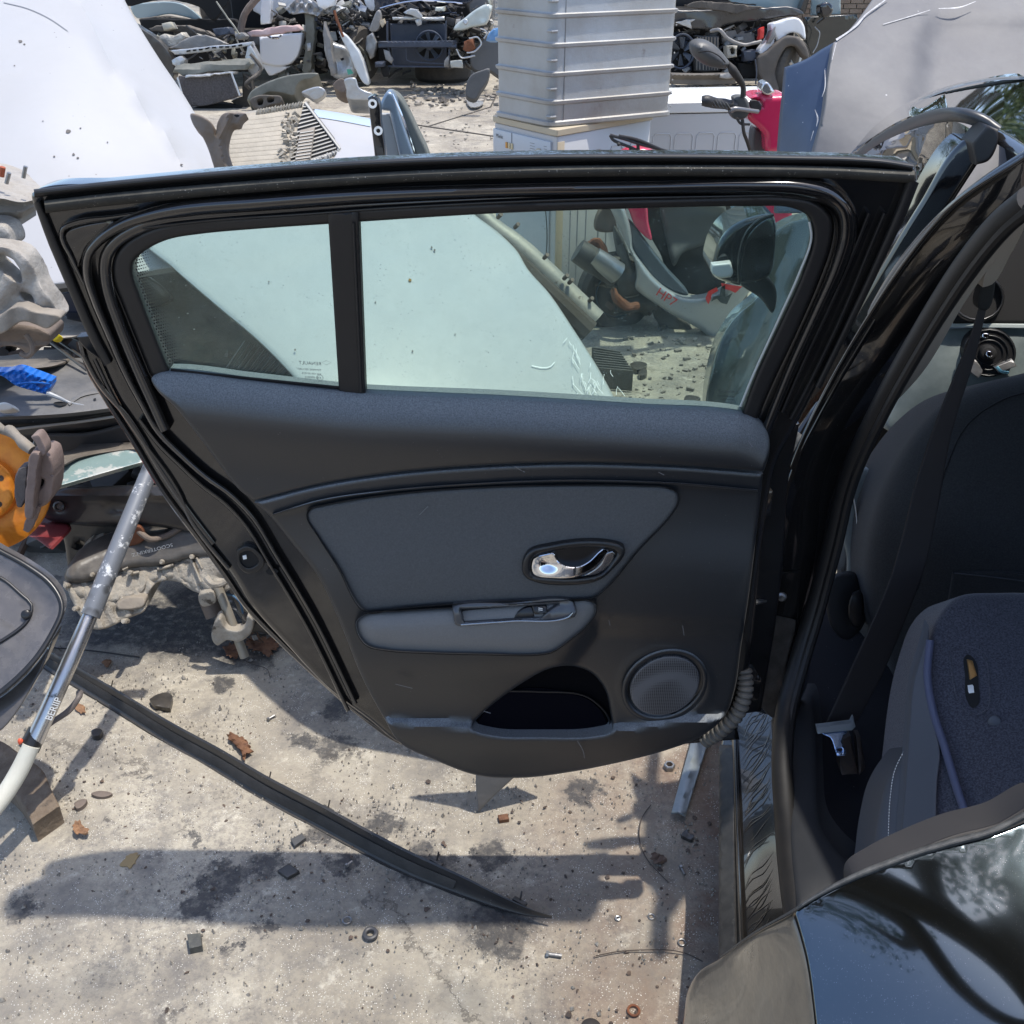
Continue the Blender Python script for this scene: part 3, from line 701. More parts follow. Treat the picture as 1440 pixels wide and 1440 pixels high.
# speaker grille
def grille():
    c = [(935+49*math.cos(a), 964+41*math.sin(a)-8*math.cos(a)) for a in [i*math.pi/12 for i in range(24)]]
    return relief(c, YD, r=3, thick=0.01, step=7, h=lambda u, v, d: lower_h(u, v, d)*0+np.interp(v, [910, 1020], [0.050, 0.052])+0.003*np.clip(d/40, 0, 1))
mg = bpy.data.materials.new('speaker mesh'); mg.use_nodes = True
_n, _l = mg.node_tree.nodes, mg.node_tree.links; _b = _n['Principled BSDF']; _t = _n.new('ShaderNodeTexCoord'); _v = _n.new('ShaderNodeTexVoronoi'); _v.inputs['Scale'].default_value = 300; _v.inputs['Randomness'].default_value = 0.0
_l.new(_t.outputs['Object'], _v.inputs['Vector']); _r = _n.new('ShaderNodeValToRGB'); _r.color_ramp.elements[0].position = 0.32; _r.color_ramp.elements[0].color = (0.002, 0.002, 0.002, 1); _r.color_ramp.elements[1].position = 0.42; _r.color_ramp.elements[1].color = (0.11, 0.11, 0.115, 1)
_l.new(_v.outputs['Distance'], _r.inputs[0]); _l.new(_r.outputs[0], _b.inputs['Base Color']); _b.inputs['Roughness'].default_value = 0.45
mk('speaker_grille', grille(), mg, door)
ring = [(935+57*math.cos(a), 964+47*math.sin(a)-9*math.cos(a)) for a in [i*math.pi/12 for i in range(24)]]
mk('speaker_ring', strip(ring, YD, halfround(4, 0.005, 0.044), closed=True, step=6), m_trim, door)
mk('hinge_shut_face', relief([(1070, 600, S), (1124, 596, S), (1108, 680), (1102, 780), (1090, 880), (1070, 1000, S), (1030, 1006, S), (1050, 860), (1064, 720)], lambda u, v: YD(u, v)+0.085, r=3, thick=0.02, step=12), M('shut face black', (0.005, 0.005, 0.006), 0.35, coat=0.3), door)
# latch in the shut face, bolt hole, cable gaiter, check strap
mk('latch', relief([(332, 775, S), (345, 768), (358, 772), (372, 790), (368, 800), (347, 806), (336, 797)], YD, r=2, thick=0.01, h0=0.0, holes=[[(338, 779), (352, 775), (364, 790), (350, 799), (340, 793)]], step=5), m_plastic, door)
mk('latch_well', relief([(335, 777), (354, 772), (368, 790), (350, 802), (338, 795)], YD, r=0, thick=0.004, h0=-0.004), m_dark, door)
mk('latch_mark', relief([(341, 782, S), (346, 781, S), (347, 786, S), (342, 787, S)], YD, r=0, thick=0.002, h0=0.001, smooth=False, step=4), m_white_mark, door)
mk('bolt_hole', relief([(374, 803), (382, 799), (391, 804), (386, 808), (377, 808)], YD, r=0, thick=0.002, h0=-0.002, step=5), m_dark, door)
g = []
for i, p in enumerate(smooth3([PY(1046, 940, 1.46), PY(1048, 972, 1.44), PY(1036, 1004, 1.43), PY(1012, 1028, 1.435), PY(990, 1042, 1.45)], 12)): g.append((p, 0.0150 if i % 3 else 0.0112))
mk('cable_gaiter', tube([p for p, _ in g], [q for _, q in g], 14), M('grey ribbed conduit', (0.10, 0.095, 0.085), 0.6, dust_or_light=((0.4, 0.36, 0.3), 0.4, 30)), door)
mk('check_strap', join(bar(PY(1050, 850, 1.47), PY(1098, 838, 1.6), 0.012, 0.004), lathe([(0.009, 0), (0.009, 0.006), (0.006, 0.009)], PY(1100, 838, 1.6), (-.4, -.9, 0.1), 10)), m_steel, door)
for _u, _v in ((1066, 700), (1052, 960)): mk('hinge', box(PY(_u, _v, 1.49), (0.03, 0.05, 0.05), rotm(z=10), 0.004), m_paint_d, door)

for pts in ([(724, 656), (730, 660), (738, 664)], [(590, 724), (596, 718), (602, 712)], [(926, 664), (934, 668)], [(812, 1042), (820, 1056), (822, 1066)], [(680, 1000), (690, 1003)], [(1052, 620), (1058, 628)], [(856, 872), (858, 880)], [(556, 962), (580, 968)], [(960, 880), (962, 894)]):
    mk('scuff', strip(pts, lambda u, v: YD(u, v)-np.where(np.asarray(v) < 662, upper_h(np.asarray(u), np.asarray(v), None), lower_h(np.asarray(u, float), np.asarray(v, float), None))-0.006*(np.asarray(u) < 700), [(-.45, 0), (-.45, .0012), (.45, .0012), (.45, 0)], step=3), M('scuff grey', (0.16, 0.16, 0.165), 0.8), door)
# ------------------------------------------------------------------ body of the hatchback
def band(poly, Ypts, m, name, r=3, thick=0.02, step=12, par=car, h0=0.0, smooth=True, back=(0.5, 1, -0.3), **kw):
    return mk(name, relief(poly, surf(Ypts), r=r, thick=thick, step=step, h0=h0, smooth=smooth, back=back, **kw), m, par)
m_int = M('interior dark plastic', (0.013, 0.015, 0.019), 0.6, bump=(700, 0.3, 2), dust_or_light=(DUST, 0.02, 30))
m_carpet = M('dark carpet', (0.006, 0.006, 0.010), 0.95, bump=(600, 0.8, 2), speck=((0.45, 0.45, 0.42), 90, 0.06))
m_carpet2 = M('blue grey carpet', (0.022, 0.023, 0.034), 0.95, bump=(420, 1.0, 3), var=(350, 1.0, (0.085, 0.085, 0.105)), sheen=0.3)
m_seat = M('dark seat cloth', (0.024, 0.025, 0.027), 0.9, bump=(420, 0.8, 3), var=(300, 0.7, (0.045, 0.047, 0.05)), sheen=0.15, spec=0.3)
m_grey = M('grey seat vinyl', (0.075, 0.08, 0.092), 0.55, bump=(1500, 0.3, 2))
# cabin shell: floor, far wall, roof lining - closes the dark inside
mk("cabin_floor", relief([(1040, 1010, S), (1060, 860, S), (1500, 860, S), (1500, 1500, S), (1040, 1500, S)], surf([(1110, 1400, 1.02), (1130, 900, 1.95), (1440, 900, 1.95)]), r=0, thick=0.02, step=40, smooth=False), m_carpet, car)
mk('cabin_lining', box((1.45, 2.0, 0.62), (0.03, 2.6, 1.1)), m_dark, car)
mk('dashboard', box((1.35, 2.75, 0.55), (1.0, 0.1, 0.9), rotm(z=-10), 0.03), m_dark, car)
# sill and door jamb floor
SY = [(1012, 1343, 1.10), (1012, 1045, 1.60), (1110, 1270, 1.12), (1100, 1000, 1.62), (1060, 1200, 1.29)]
band([(1011, 1060, S), (1040, 940, S), (1095, 930, S), (1092, 1080), (1100, 1200), (1118, 1290, S), (1060, 1360, S), (1011, 1352, S)], SY, m_paint_d, 'sill', r=3, thick=0.08, step=12)
band([(1011, 1050, S), (1032, 1050, S), (1034, 1352, S), (1011, 1352, S)], SY, M('scuffed sill edge', (0.010, 0.011, 0.013), 0.4, dust_or_light=((0.35, 0.33, 0.3), 0.12, 40)), 'sill_moulding', r=3, thick=0.05, h0=0.010, smooth=False)
mk('sill_ridge', strip([(1031, 960), (1034, 1080), (1038, 1200), (1044, 1350)], surf(SY), halfround(4, 0.012, 0.002)), m_paint_d, car)
# folded gaiter-like creases on the jamb
rnd = random.Random(5)
for i in range(60):
    v0 = 950+i*6.2+rnd.uniform(-8, 8)
    if 1155 < v0 < 1240 and i % 3: continue
    mk('jamb_crease', strip([(1042+rnd.uniform(0, 6), v0+rnd.uniform(20, 40)), (1058, v0+rnd.uniform(5, 22)), (1072, v0), (1082+rnd.uniform(0, 6), v0-rnd.uniform(10, 30))], surf(SY), halfround(rnd.uniform(0.5, 1.1), 0.0014, 0.0005), w=[.2, 1, 1, .2]), m_paint_d, car)
# B pillar outer face
PYs = [(1100, 1000, 1.60), (1085, 700, 1.60), (1180, 700, 1.70), (1120, 850, 1.66), (1240, 560, 1.66), (1200, 480, 1.66), (1330, 380, 1.54), (1440, 240, 1.42), (1440, 330, 1.42)]
band([(1060, 930, S), (1078, 820), (1092, 700), (1112, 620), (1150, 560), (1200, 470), (1260, 370), (1320, 300), (1380, 250), (1450, 205, S), (1450, 300, S), (1385, 345), (1320, 430), (1250, 550), (1200, 640), (1165, 760), (1140, 880), (1118, 1000), (1100, 1010, S), (1060, 1000, S)], PYs, m_paint, 'b_pillar', r=10, thick=0.05, bulge=0.02, bs=30)
mk('pillar_crease', strip([(1112, 660), (1128, 620), (1165, 545), (1220, 450), (1280, 360), (1345, 285), (1440, 222)], surf(PYs), halfround(4, 0.006, 0.018)), m_paint, car)
mk('pillar_crease', strip([(1080, 880), (1096, 760), (1112, 670), (1150, 590), (1200, 500)], surf(PYs), halfround(3, 0.005, 0.016)), m_paint, car)
pY = surf(PYs)
mk('striker_plate', relief([(1078, 806, S), (1126, 802, S), (1122, 872, S), (1076, 862, S)], pY, r=3, thick=0.01, h0=0.022, smooth=False), m_paint_d, car)
mk('pillar_sticker', relief([(1096, 612, S), (1112, 601, S), (1128, 612, S), (1104, 660, S), (1088, 650, S)], pY, r=1, thick=0.002, h0=0.021, smooth=False), M('grey label', (0.2, 0.2, 0.2), 0.5, var=(200, 0.8, (0.05, 0.05, 0.05))), car)
for i in range(3):
    mk('pillar_bolt', lathe([(0.006, 0), (0.006, 0.003), (0.003, 0.005)], P1(1084+i*7, 668+i*30, pY, 0.02), (-.5, -.8, .1), 8), m_steel, car)
mk('pillar_lower', relief([(1062, 920), (1070, 860), (1116, 862), (1108, 930), (1096, 1000), (1090, 1010), (1068, 990)], pY, r=4, thick=0.02, h0=0.014), M('dusty dark paint', (0.03, 0.026, 0.022), 0.35, coat=0.5, dust_or_light=((0.3, 0.26, 0.22), 0.5, 30)), car)
# door aperture weatherstrip, one long rubber tube from roof to sill
SEAL = [(1450, 280, 1.30), (1405, 318, 1.36), (1355, 380, 1.44), (1300, 465, 1.52), (1240, 570, 1.59), (1195, 668, 1.64), (1172, 760, 1.65), (1148, 850, 1.64), (1124, 930, 1.60), (1106, 1000, 1.53), (1100, 1070, 1.42), (1104, 1150, 1.29), (1110, 1220, 1.17), (1122, 1290, 1.06), (1150, 1360, 0.98)]
mk('aperture_seal', tpx(SEAL, [21, 20, 19, 17, 15, 14, 14, 14, 14, 15, 15, 15, 16, 18, 20], 16, 8), m_rubber, car)
mk('seal_lip', tpx([(u+6, v+8, y-0.02) for u, v, y in SEAL[:11]], [11, 10, 9, 8, 7, 7, 7, 7, 7, 7, 7], 10, 8), m_rubber, car)
# beige pillar trim inside
mk('pillar_trim', relief([(1450, 268, S), (1440, 320), (1420, 360), (1395, 400), (1382, 404, S), (1384, 388), (1402, 362), (1360, 420), (1300, 520), (1246, 580, S), (1262, 550), (1320, 450), (1370, 370), (1420, 300)], surf([(1440, 300, 1.42), (1250, 580, 1.74), (1390, 400, 1.56)]), r=3, thick=0.02, step=10), M('beige plastic', (0.36, 0.33, 0.29), 0.6), car)
# lower inner sill trim
ITY = [(1120, 1000, 1.62), (1130, 1250, 1.10), (1215, 1215, 1.16), (1150, 1100, 1.38)]
band([(1112, 985), (1138, 975), (1147, 1010), (1150, 1100), (1156, 1160), (1180, 1196), (1230, 1235, S), (1150, 1262, S), (1120, 1285, S), (1108, 1160), (1104, 1060)], ITY, m_int, 'sill_trim', r=8, thick=0.06, bulge=0.015)
# dash panel far inside and round speaker mount
DY = [(1300, 500, 2.35), (1440, 460, 2.35), (1440, 620, 2.2), (1250, 600, 2.3)]
band([(1240, 600, S), (1290, 500), (1322, 460, S), (1460, 455, S), (1460, 620, S), (1300, 640, S)], DY, M('pale green grey panel', (0.12, 0.15, 0.15), 0.5, var=(4, 0.9, (0.30, 0.34, 0.32))), 'dash_panel', r=6, bulge=0.02)
band([(1322, 454, S), (1460, 456, S), (1460, 462, S), (1322, 460, S)], DY, M('pale edge', (0.45, 0.5, 0.48), 0.5), 'dash_edge', r=1, smooth=False, h0=0.02)
band([(1396, 300, S), (1460, 290, S), (1460, 455, S), (1340, 455, S), (1340, 420)], [(1400, 300, 2.5), (1440, 455, 2.35), (1340, 455, 2.35)], m_dark, 'dash_top', r=5)
dyf = surf(DY)
sp = mk('speaker_mount', relief([(1391+38*math.cos(a), 496+34*math.sin(a)) for a in [i*math.pi/12 for i in range(24)]], dyf, r=3, thick=0.02, h0=0.03, step=8), M('speaker black', (0.012, 0.012, 0.013), 0.35), car)
for rr in (36, 27, 20):
    mk('speaker_rib', strip([(1391+rr*math.cos(a), 496+rr*0.9*math.sin(a)) for a in [i*math.pi/10 for i in range(20)]], dyf, halfround(1.1, 0.003, 0.031), closed=True), m_plastic, sp)
mk('speaker_core', relief([(1390+12*math.cos(a), 497+11*math.sin(a)) for a in [i*math.pi/6 for i in range(12)]], dyf, r=4, thick=0.02, h0=0.045, step=4), m_dark, sp)
mk('speaker_stud', relief([(1391+5*math.cos(a), 498+5*math.sin(a)) for a in [i*math.pi/5 for i in range(10)]], dyf, r=2, thick=0.02, h0=0.055, step=3), m_chrome, sp)
mk('speaker_bolt', relief([(1386+6*math.cos(a), 472+4*math.sin(a)) for a in [i*math.pi/5 for i in range(10)]], dyf, r=2, thick=0.02, h0=0.036, step=3), m_chrome, sp)
mk('speaker_bracket', relief([(1352, 505, S), (1372, 506, S), (1382, 522), (1376, 532, S), (1360, 520, S)], dyf, r=1, thick=0.01, h0=0.04, step=5), m_steel, sp)
mk('speaker_bracket', relief([(1398, 516, S), (1424, 506, S), (1430, 515, S), (1404, 524, S)], dyf, r=1, thick=0.01, h0=0.04, step=5, smooth=False), m_steel, sp)
mk('speaker_wire', tpx([(1402, 516, 2.25), (1408, 522, 2.24), (1418, 524, 2.24)], 2, 6), M('pale blue wire', (0.2, 0.5, 0.6), 0.5), sp)
# steering-column disc behind
mk('instrument_ring', strip([(1375+36*math.cos(a), 418+32*math.sin(a)) for a in [i*math.pi/10 for i in range(20)]], surf([(1300, 400, 2.4), (1440, 400, 2.4), (1400, 500, 2.3)]), halfround(2, 0.004, 0.01), closed=True), m_plastic, car)
# centre console / passenger side trim
band([(1190, 650), (1212, 658), (1240, 662), (1226, 700), (1216, 760), (1214, 840), (1196, 840), (1190, 780), (1182, 740)], [(1190, 650, 2.05), (1240, 660, 2.05), (1200, 830, 1.95)], M('pale grey leatherette', (0.19, 0.22, 0.22), 0.55, bump=(900, 0.3)), 'console', r=5, bulge=0.02)
mk('console_stitch', strip([(1196, 680), (1204, 720), (1206, 780), (1212, 836)], surf([(1190, 650, 2.03), (1240, 660, 2.03), (1200, 830, 1.93)]), halfround(0.8, 0.002, 0.01)), m_white_mark, car)
band([(1180, 750, S), (1188, 742, S), (1192, 806, S), (1176, 800, S)], [(1180, 750, 2.0), (1190, 800, 2.0), (1170, 800, 2.0)], M('pale metal', (0.5, 0.52, 0.55), 0.3, 0.6), 'console_edge', r=1, smooth=False)
band([(1170, 812), (1200, 808), (1210, 830), (1214, 880), (1190, 900), (1168, 880)], [(1170, 812, 1.9), (1210, 830, 1.9), (1180, 900, 1.86)], m_int, 'belt_buckle_cover', r=5, bulge=0.015)
band([(1198, 836), (1208, 832), (1213, 850), (1210, 884), (1198, 880)], [(1170, 812, 1.86), (1210, 830, 1.86), (1180, 900, 1.82)], m_plastic, 'belt_buckle', r=3, bulge=0.01)
# front seat (back of it)
FS = [(1300, 600, 1.92), (1440, 530, 1.95), (1215, 780, 1.85), (1330, 700, 1.78), (1440, 700, 1.76), (1250, 900, 1.80), (1440, 960, 1.74)]
seat = mk('front_seat', relief([(1470, 520), (1440, 526), (1392, 536), (1348, 552), (1305, 585), (1262, 640), (1232, 700), (1217, 760), (1214, 830), (1222, 872), (1240, 900), (1260, 1010, S), (1470, 1010, S)], surf(FS), r=34, rk=1.2, thick=0.18, step=11, back=(0, 0.9, -0.5)), m_seat, car)
fsY = surf(FS)
mk('seat_seam', strip([(1460, 548), (1410, 562), (1360, 598), (1330, 660), (1310, 740), (1290, 830)], fsY, halfround(1.2, 0.003, -0.001)), m_dark, seat)
mk('seat_map_pocket', relief([(1340, 806, S), (1400, 804), (1470, 808, S), (1470, 900, S), (1330, 870, S)], fsY, r=3, thick=0.01, h0=0.01, step=12), m_seat, seat)
mk('pocket_stitch', strip([(1342, 806), (1400, 812), (1460, 820)], fsY, halfround(0.9, 0.002, 0.012)), m_grey, seat)
# seat belt: narrow at the top anchor, wide lower down, pale where twisted
BY = 1.62
mk('belt_webbing', relief([(1378, 430, S), (1388, 430, S), (1372, 500), (1350, 570), (1336, 620), (1318, 720), (1300, 800), (1270, 880), (1240, 950), (1206, 1014, S), (1162, 1018, S), (1186, 965), (1220, 890), (1250, 820), (1268, 760), (1288, 680), (1318, 590), (1344, 525), (1364, 476)], surf([(1380, 430, 1.62), (1310, 700, 1.60), (1190, 1000, 1.52), (1260, 900, 1.56)]), r=2, thick=0.003, step=9), M('belt webbing', (0.022, 0.02, 0.022), 0.7, bump=(1500, 0.4, 2)), car)
mk('belt_slot', relief([(1386, 372, S), (1398, 366, S), (1400, 392), (1388, 436), (1376, 434), (1380, 402)], surf([(1380, 430, 1.60), (1310, 700, 1.60), (1190, 1000, 1.52)]), r=3, thick=0.02, step=7), m_dark, car)
tg = surf([(1150, 1010, 1.50), (1200, 1010, 1.50), (1180, 1060, 1.44)])
mk('belt_tongue', relief([(1152, 1030, S), (1156, 1028), (1186, 1025, S), (1192, 1030), (1186, 1035), (1184, 1042), (1190, 1058, S), (1188, 1062), (1177, 1063, S), (1172, 1048), (1168, 1038), (1160, 1034)], tg, r=1.5, thick=0.004, step=5, holes=[[(1177, 1053, S), (1184, 1052, S), (1185, 1058, S), (1178, 1058, S)]], h0=0.006), M('bright steel', (0.45, 0.6, 0.85), 0.25, 0.9), car)
mk('belt_tongue_bar', relief([(1148, 1022, S), (1196, 1016, S), (1200, 1008, S), (1203, 1022, S), (1198, 1027, S), (1150, 1032, S)], tg, r=2, thick=0.008, step=6, h0=0.012, smooth=False), M('grey tongue plastic', (0.16, 0.18, 0.19), 0.5), car)
mk('seat_rail', join(relief([(1180, 1040, S), (1196, 1034, S), (1206, 1088, S), (1184, 1090), (1180, 1078, S)], surf([(1150, 1010, 1.56), (1200, 1010, 1.56), (1180, 1080, 1.46)]), r=2, thick=0.02, step=8, smooth=False), relief([(1204, 1036, S), (1210, 1036, S), (1217, 1080, S), (1208, 1090, S)], surf([(1150, 1010, 1.56), (1200, 1010, 1.56), (1180, 1080, 1.46)]), r=2, thick=0.02, step=8, smooth=False)), M('rusty rail', (0.012, 0.011, 0.011), 0.5, var=(60, 0.8, (0.04, 0.025, 0.018))), car)
# rear seat: side bolster, grey back edge, piping, carpeted folded back
RS = [(1345, 838, 1.45), (1440, 838, 1.45), (1300, 900, 1.38), (1280, 1020, 1.26), (1440, 1000, 1.22), (1250, 1200, 1.08), (1440, 1150, 1.04)]
rsY = surf(RS)
rseat = mk('rear_seat_back', relief([(1470, 834, S), (1400, 834), (1350, 838), (1332, 850), (1316, 872), (1304, 905), (1292, 950), (1284, 1000), (1278, 1060), (1270, 1130), (1262, 1210, S), (1470, 1210, S)], rsY, r=12, rk=1.2, thick=0.12, step=11, back=(0, .75, -0.7)), m_carpet2, car)
mk('seat_bolster', relief([(1284, 1046), (1262, 1068), (1244, 1100), (1232, 1150), (1226, 1200), (1222, 1250), (1290, 1240), (1300, 1120), (1300, 1060)], rsY, r=14, rk=1.3, thick=0.08, step=8, h0=0.0, back=(0, .7, -0.7)), m_grey, rseat)
mk('seat_side_panel', relief([(1306, 880, S), (1300, 905), (1284, 960), (1279, 1010), (1274, 1080), (1266, 1180, S), (1316, 1180, S), (1318, 1100), (1322, 1058), (1312, 1010), (1300, 950), (1306, 905)], rsY, r=3, thick=0.02, step=9, h0=0.012), m_grey, rseat)
mk('seat_piping', strip([(1308, 900), (1304, 950), (1312, 1000), (1328, 1050), (1346, 1110), (1360, 1150)], rsY, halfround(6, 0.01, 0.008)), M('blue grey piping', (0.08, 0.09, 0.15), 0.6), rseat)
def stitches():
    P = cr([(1271, 1056), (1258, 1084), (1252, 1120), (1250, 1150), (1249, 1186)], False, 4.2); ds = []
    for i in range(0, len(P)-1):
        a, b = P[i], P[i]+(P[i+1]-P[i])*0.6
        ds.append(tube([P1(a[0], a[1], rsY, 0.004), P1(b[0], b[1], rsY, 0.004)], 0.0006, 5))
    return join(*ds)
mk('stitching', stitches(), m_white_mark, rseat)
mk('seat_slot', relief([(1357, 926), (1362, 922), (1372, 930), (1376, 960), (1376, 990), (1368, 996), (1360, 985), (1358, 950)], rsY, r=0, thick=0.003, h0=0.002, step=6), m_dark, rseat)
mk('slot_frame', strip([(1340, 912), (1360, 910), (1384, 920), (1392, 960), (1390, 996), (1372, 1006), (1352, 990), (1340, 950)], rsY, halfround(2.2, 0.004, -0.002), closed=True), m_carpet2, rseat)
mk('slot_hook', relief([(1360, 928, S), (1368, 930, S), (1374, 950, S), (1364, 956, S)], rsY, r=1, thick=0.004, h0=0.004, smooth=False, step=6), M('brass hook', (0.3, 0.17, 0.06), 0.35, 0.6), rseat)
mk('slot_catch', relief([(1362, 966, S), (1369, 965, S), (1370, 974, S), (1363, 975, S)], rsY, r=1, thick=0.004, h0=0.006, smooth=False, step=6), m_white_mark, rseat)
mk('seat_button', lathe([(0.0095, 0), (0.009, 0.004), (0.005, 0.006)], P1(1398, 1014, rsY, 0.001), (-.3, -.9, .4), 20), M('button grey', (0.06, 0.065, 0.08), 0.5), rseat)
# rear end of the aperture: grey rubber lip, dark jamb, then the painted quarter panel
QY = [(u, v, PZ(u, v, z).y) for u, v, z in ((1120, 1277, .83), (1440, 1147, .885), (1145, 1440, .765), (1440, 1440, .805))]
AY = [(u, v, PZ(u, v, z).y) for u, v, z in ((1120, 1277, .82), (1145, 1440, .76), (1013, 1343, .60), (965, 1440, .46), (1055, 1440, .65), (1065, 1310, .74))]
qY = surf(QY); aY = surf(AY)
JY = lambda u, v: qY(u, v)+0.03
mk('aperture_seal_rear', strip([(1212, 1236), (1250, 1206), (1300, 1180), (1340, 1162), (1400, 1142), (1450, 1118)], lambda u, v: qY(u, v)+0.05, halfround(8, 0.012, 0.0), w=[.3, .6, 1, 1, 1, 1]), M('grey rubber lip', (0.022, 0.024, 0.028), 0.55), car)
mk('rear_jamb', relief([(1200, 1246), (1232, 1222), (1280, 1198), (1340, 1174), (1400, 1158), (1460, 1130), (1460, 1190), (1300, 1230), (1200, 1270)], JY, r=2, thick=0.03, step=9), M('brown black jamb', (0.014, 0.012, 0.012), 0.6), car)
mk('quarter_edge', strip([(1013, 1346), (1060, 1312), (1120, 1278), (1150, 1259), (1180, 1243), (1213, 1228), (1255, 1212), (1293, 1198), (1345, 1183), (1393, 1170), (1450, 1142)], lambda u, v: np.where(np.asarray(u) < 1120, aY(u, v), qY(u, v)), halfround(3.6, 0.005, 0.0), w=[.3, .4, .5, .8, 1.2, 1.5, 1.6, 1.6, 1.6, 1.6, 1.6]), M('scuffed black trim', (0.02, 0.02, 0.02), 0.5, dust_or_light=((0.45, 0.44, 0.4), 0.22, 60), bump=(120, 0.5)), car)
m_q = M('metallic black paint', (0.085, 0.115, 0.135), 0.05, 1.0, coat=1.0, speck=((0.35, 0.35, 0.37), 520, 0.24), dust_or_light=((0.3, 0.3, 0.28), 0.05, 18))
mk('quarter_panel', relief([(1118, 1283, S), (1150, 1262), (1213, 1231), (1293, 1201), (1393, 1175), (1480, 1140, S), (1480, 1480, S), (1152, 1480, S), (1146, 1420), (1136, 1350), (1126, 1310)], qY, r=3, thick=0.02, step=11, closed_back=False, back=(0.3, 0.6, -0.8)), m_q, car)
mk('wheel_arch_panel', relief([(1013, 1348), (1060, 1314), (1116, 1284, S), (1125, 1312), (1135, 1352), (1145, 1422), (1150, 1480, S), (955, 1480, S), (962, 1430), (968, 1392), (984, 1366)], aY, r=10, thick=0.02, step=9, closed_back=False, back=(0.6, 0.6, -0.5)), M('dusty black paint with tan reflection', (0.02, 0.018, 0.016), 0.14, 0.0, coat=1.0, dust_or_light=((0.40, 0.32, 0.22), 0.75, 5), bump=(25, 0.15)), car)  # tan of the dust also paints the ground's reflection into the colour
# front door (ajar), roof
FD = [(1404, 183, 1.60), (1342, 154, 1.66), (1290, 164, 1.85), (1238, 194, 2.1), (1205, 218, 2.3), (1110, 600, 1.85), (1150, 330, 2.45), (1250, 330, 1.78)]
fdY = surf(FD)
m_dg = glassmat('dark tinted side glass', (0.45, 0.55, 0.5), (0.4, 0.42, 0.36), 0.06, gloss=2.2)
fd = mk('front_door', relief([(1404, 184, S), (1380, 222), (1310, 330), (1230, 460), (1150, 590), (1120, 640, S), (1090, 640, S), (1140, 540), (1200, 440), (1290, 290), (1352, 198), (1372, 190, S)], surf([(1404, 183, 1.58), (1110, 620, 1.68), (1372, 190, 1.60)]), r=8, thick=0.05, step=11), M('gloss black frame', (0.004, 0.004, 0.005), 0.08, coat=1.0), car, label='front door standing ajar')
mk('door_frame_arch', strip([(1180, 246), (1206, 219), (1240, 194), (1290, 171), (1342, 161), (1380, 170), (1402, 186)], fdY, halfround(9, 0.012, 0.0), w=[.4, .5, .7, .95, 1.1, 1.2, 1.25]), M('satin grey black seal', (0.045, 0.047, 0.05), 0.35), fd)
mk('frame_end_cap', relief([(1366, 202, S), (1388, 176, S), (1404, 182, S), (1402, 205), (1390, 226), (1372, 232, S)], surf([(1404, 183, 1.56), (1110, 620, 1.68), (1372, 190, 1.58)]), r=4, thick=0.04, step=7), m_rubber, fd)
mk('door_glass', relief([(1180, 252), (1206, 226), (1240, 202), (1290, 179), (1342, 170), (1366, 182, S), (1352, 202), (1280, 310), (1200, 450), (1120, 590, S), (1108, 560, S), (1140, 460)], fdY, r=0, thick=0.005, step=16), m_dg, fd)
mk('glass_edge_strip', strip([(1358, 196), (1330, 232), (1280, 310), (1225, 402), (1190, 470)], fdY, [(-5, 0.01), (-5, 0.012), (5, 0.012), (5, 0.01)], w=[1, 1.1, 1, .8, .4]), M('bright gloss strip', (0.02, 0.02, 0.02), 0.05, coat=1.0), fd)
# wing mirror of that door, seen through the rear window
mz = lambda Y: (lambda u, v: np.full(np.shape(u), Y))
wm = mk('wing_mirror', relief([(1000, 382), (1002, 362), (1012, 336), (1030, 316), (1062, 303), (1086, 301), (1091, 316), (1090, 345), (1083, 386), (1062, 398), (1040, 402), (1020, 396), (1006, 390)], mz(2.45), r=10, rk=1.5, thick=0.12, step=7), M('black mirror shell', (0.006, 0.007, 0.010), 0.12, coat=1.0), fd)
mk('mirror_glass', relief([(1040, 396), (1042, 360), (1052, 330), (1072, 310), (1086, 305), (1090, 320), (1088, 360), (1080, 388), (1058, 397)], mz(2.42), r=3, thick=0.01, step=6, h0=0.01), M('mirror glass', (0.14, 0.15, 0.16), 0.08, 1.0), wm)
mk('mirror_rim', strip([(1040, 398), (1040, 360), (1050, 328), (1070, 308), (1088, 302)], mz(2.42), halfround(2.5, 0.008, 0.008)), m_plastic, wm)
mk('indicator_lens', relief([(1001, 372, S), (1028, 369, S), (1031, 384), (1028, 390, S), (1010, 390), (1001, 384)], mz(2.42), r=3, thick=0.02, step=4, h0=0.012), M('clear lens', (0.8, 0.8, 0.78), 0.15, coat=1.0, bump=(400, 0.8)), wm)
mk('mirror_stalk', relief([(1040, 398), (1080, 390), (1092, 410), (1086, 440), (1070, 420)], mz(2.46), r=4, thick=0.06, step=8), m_plastic, wm)
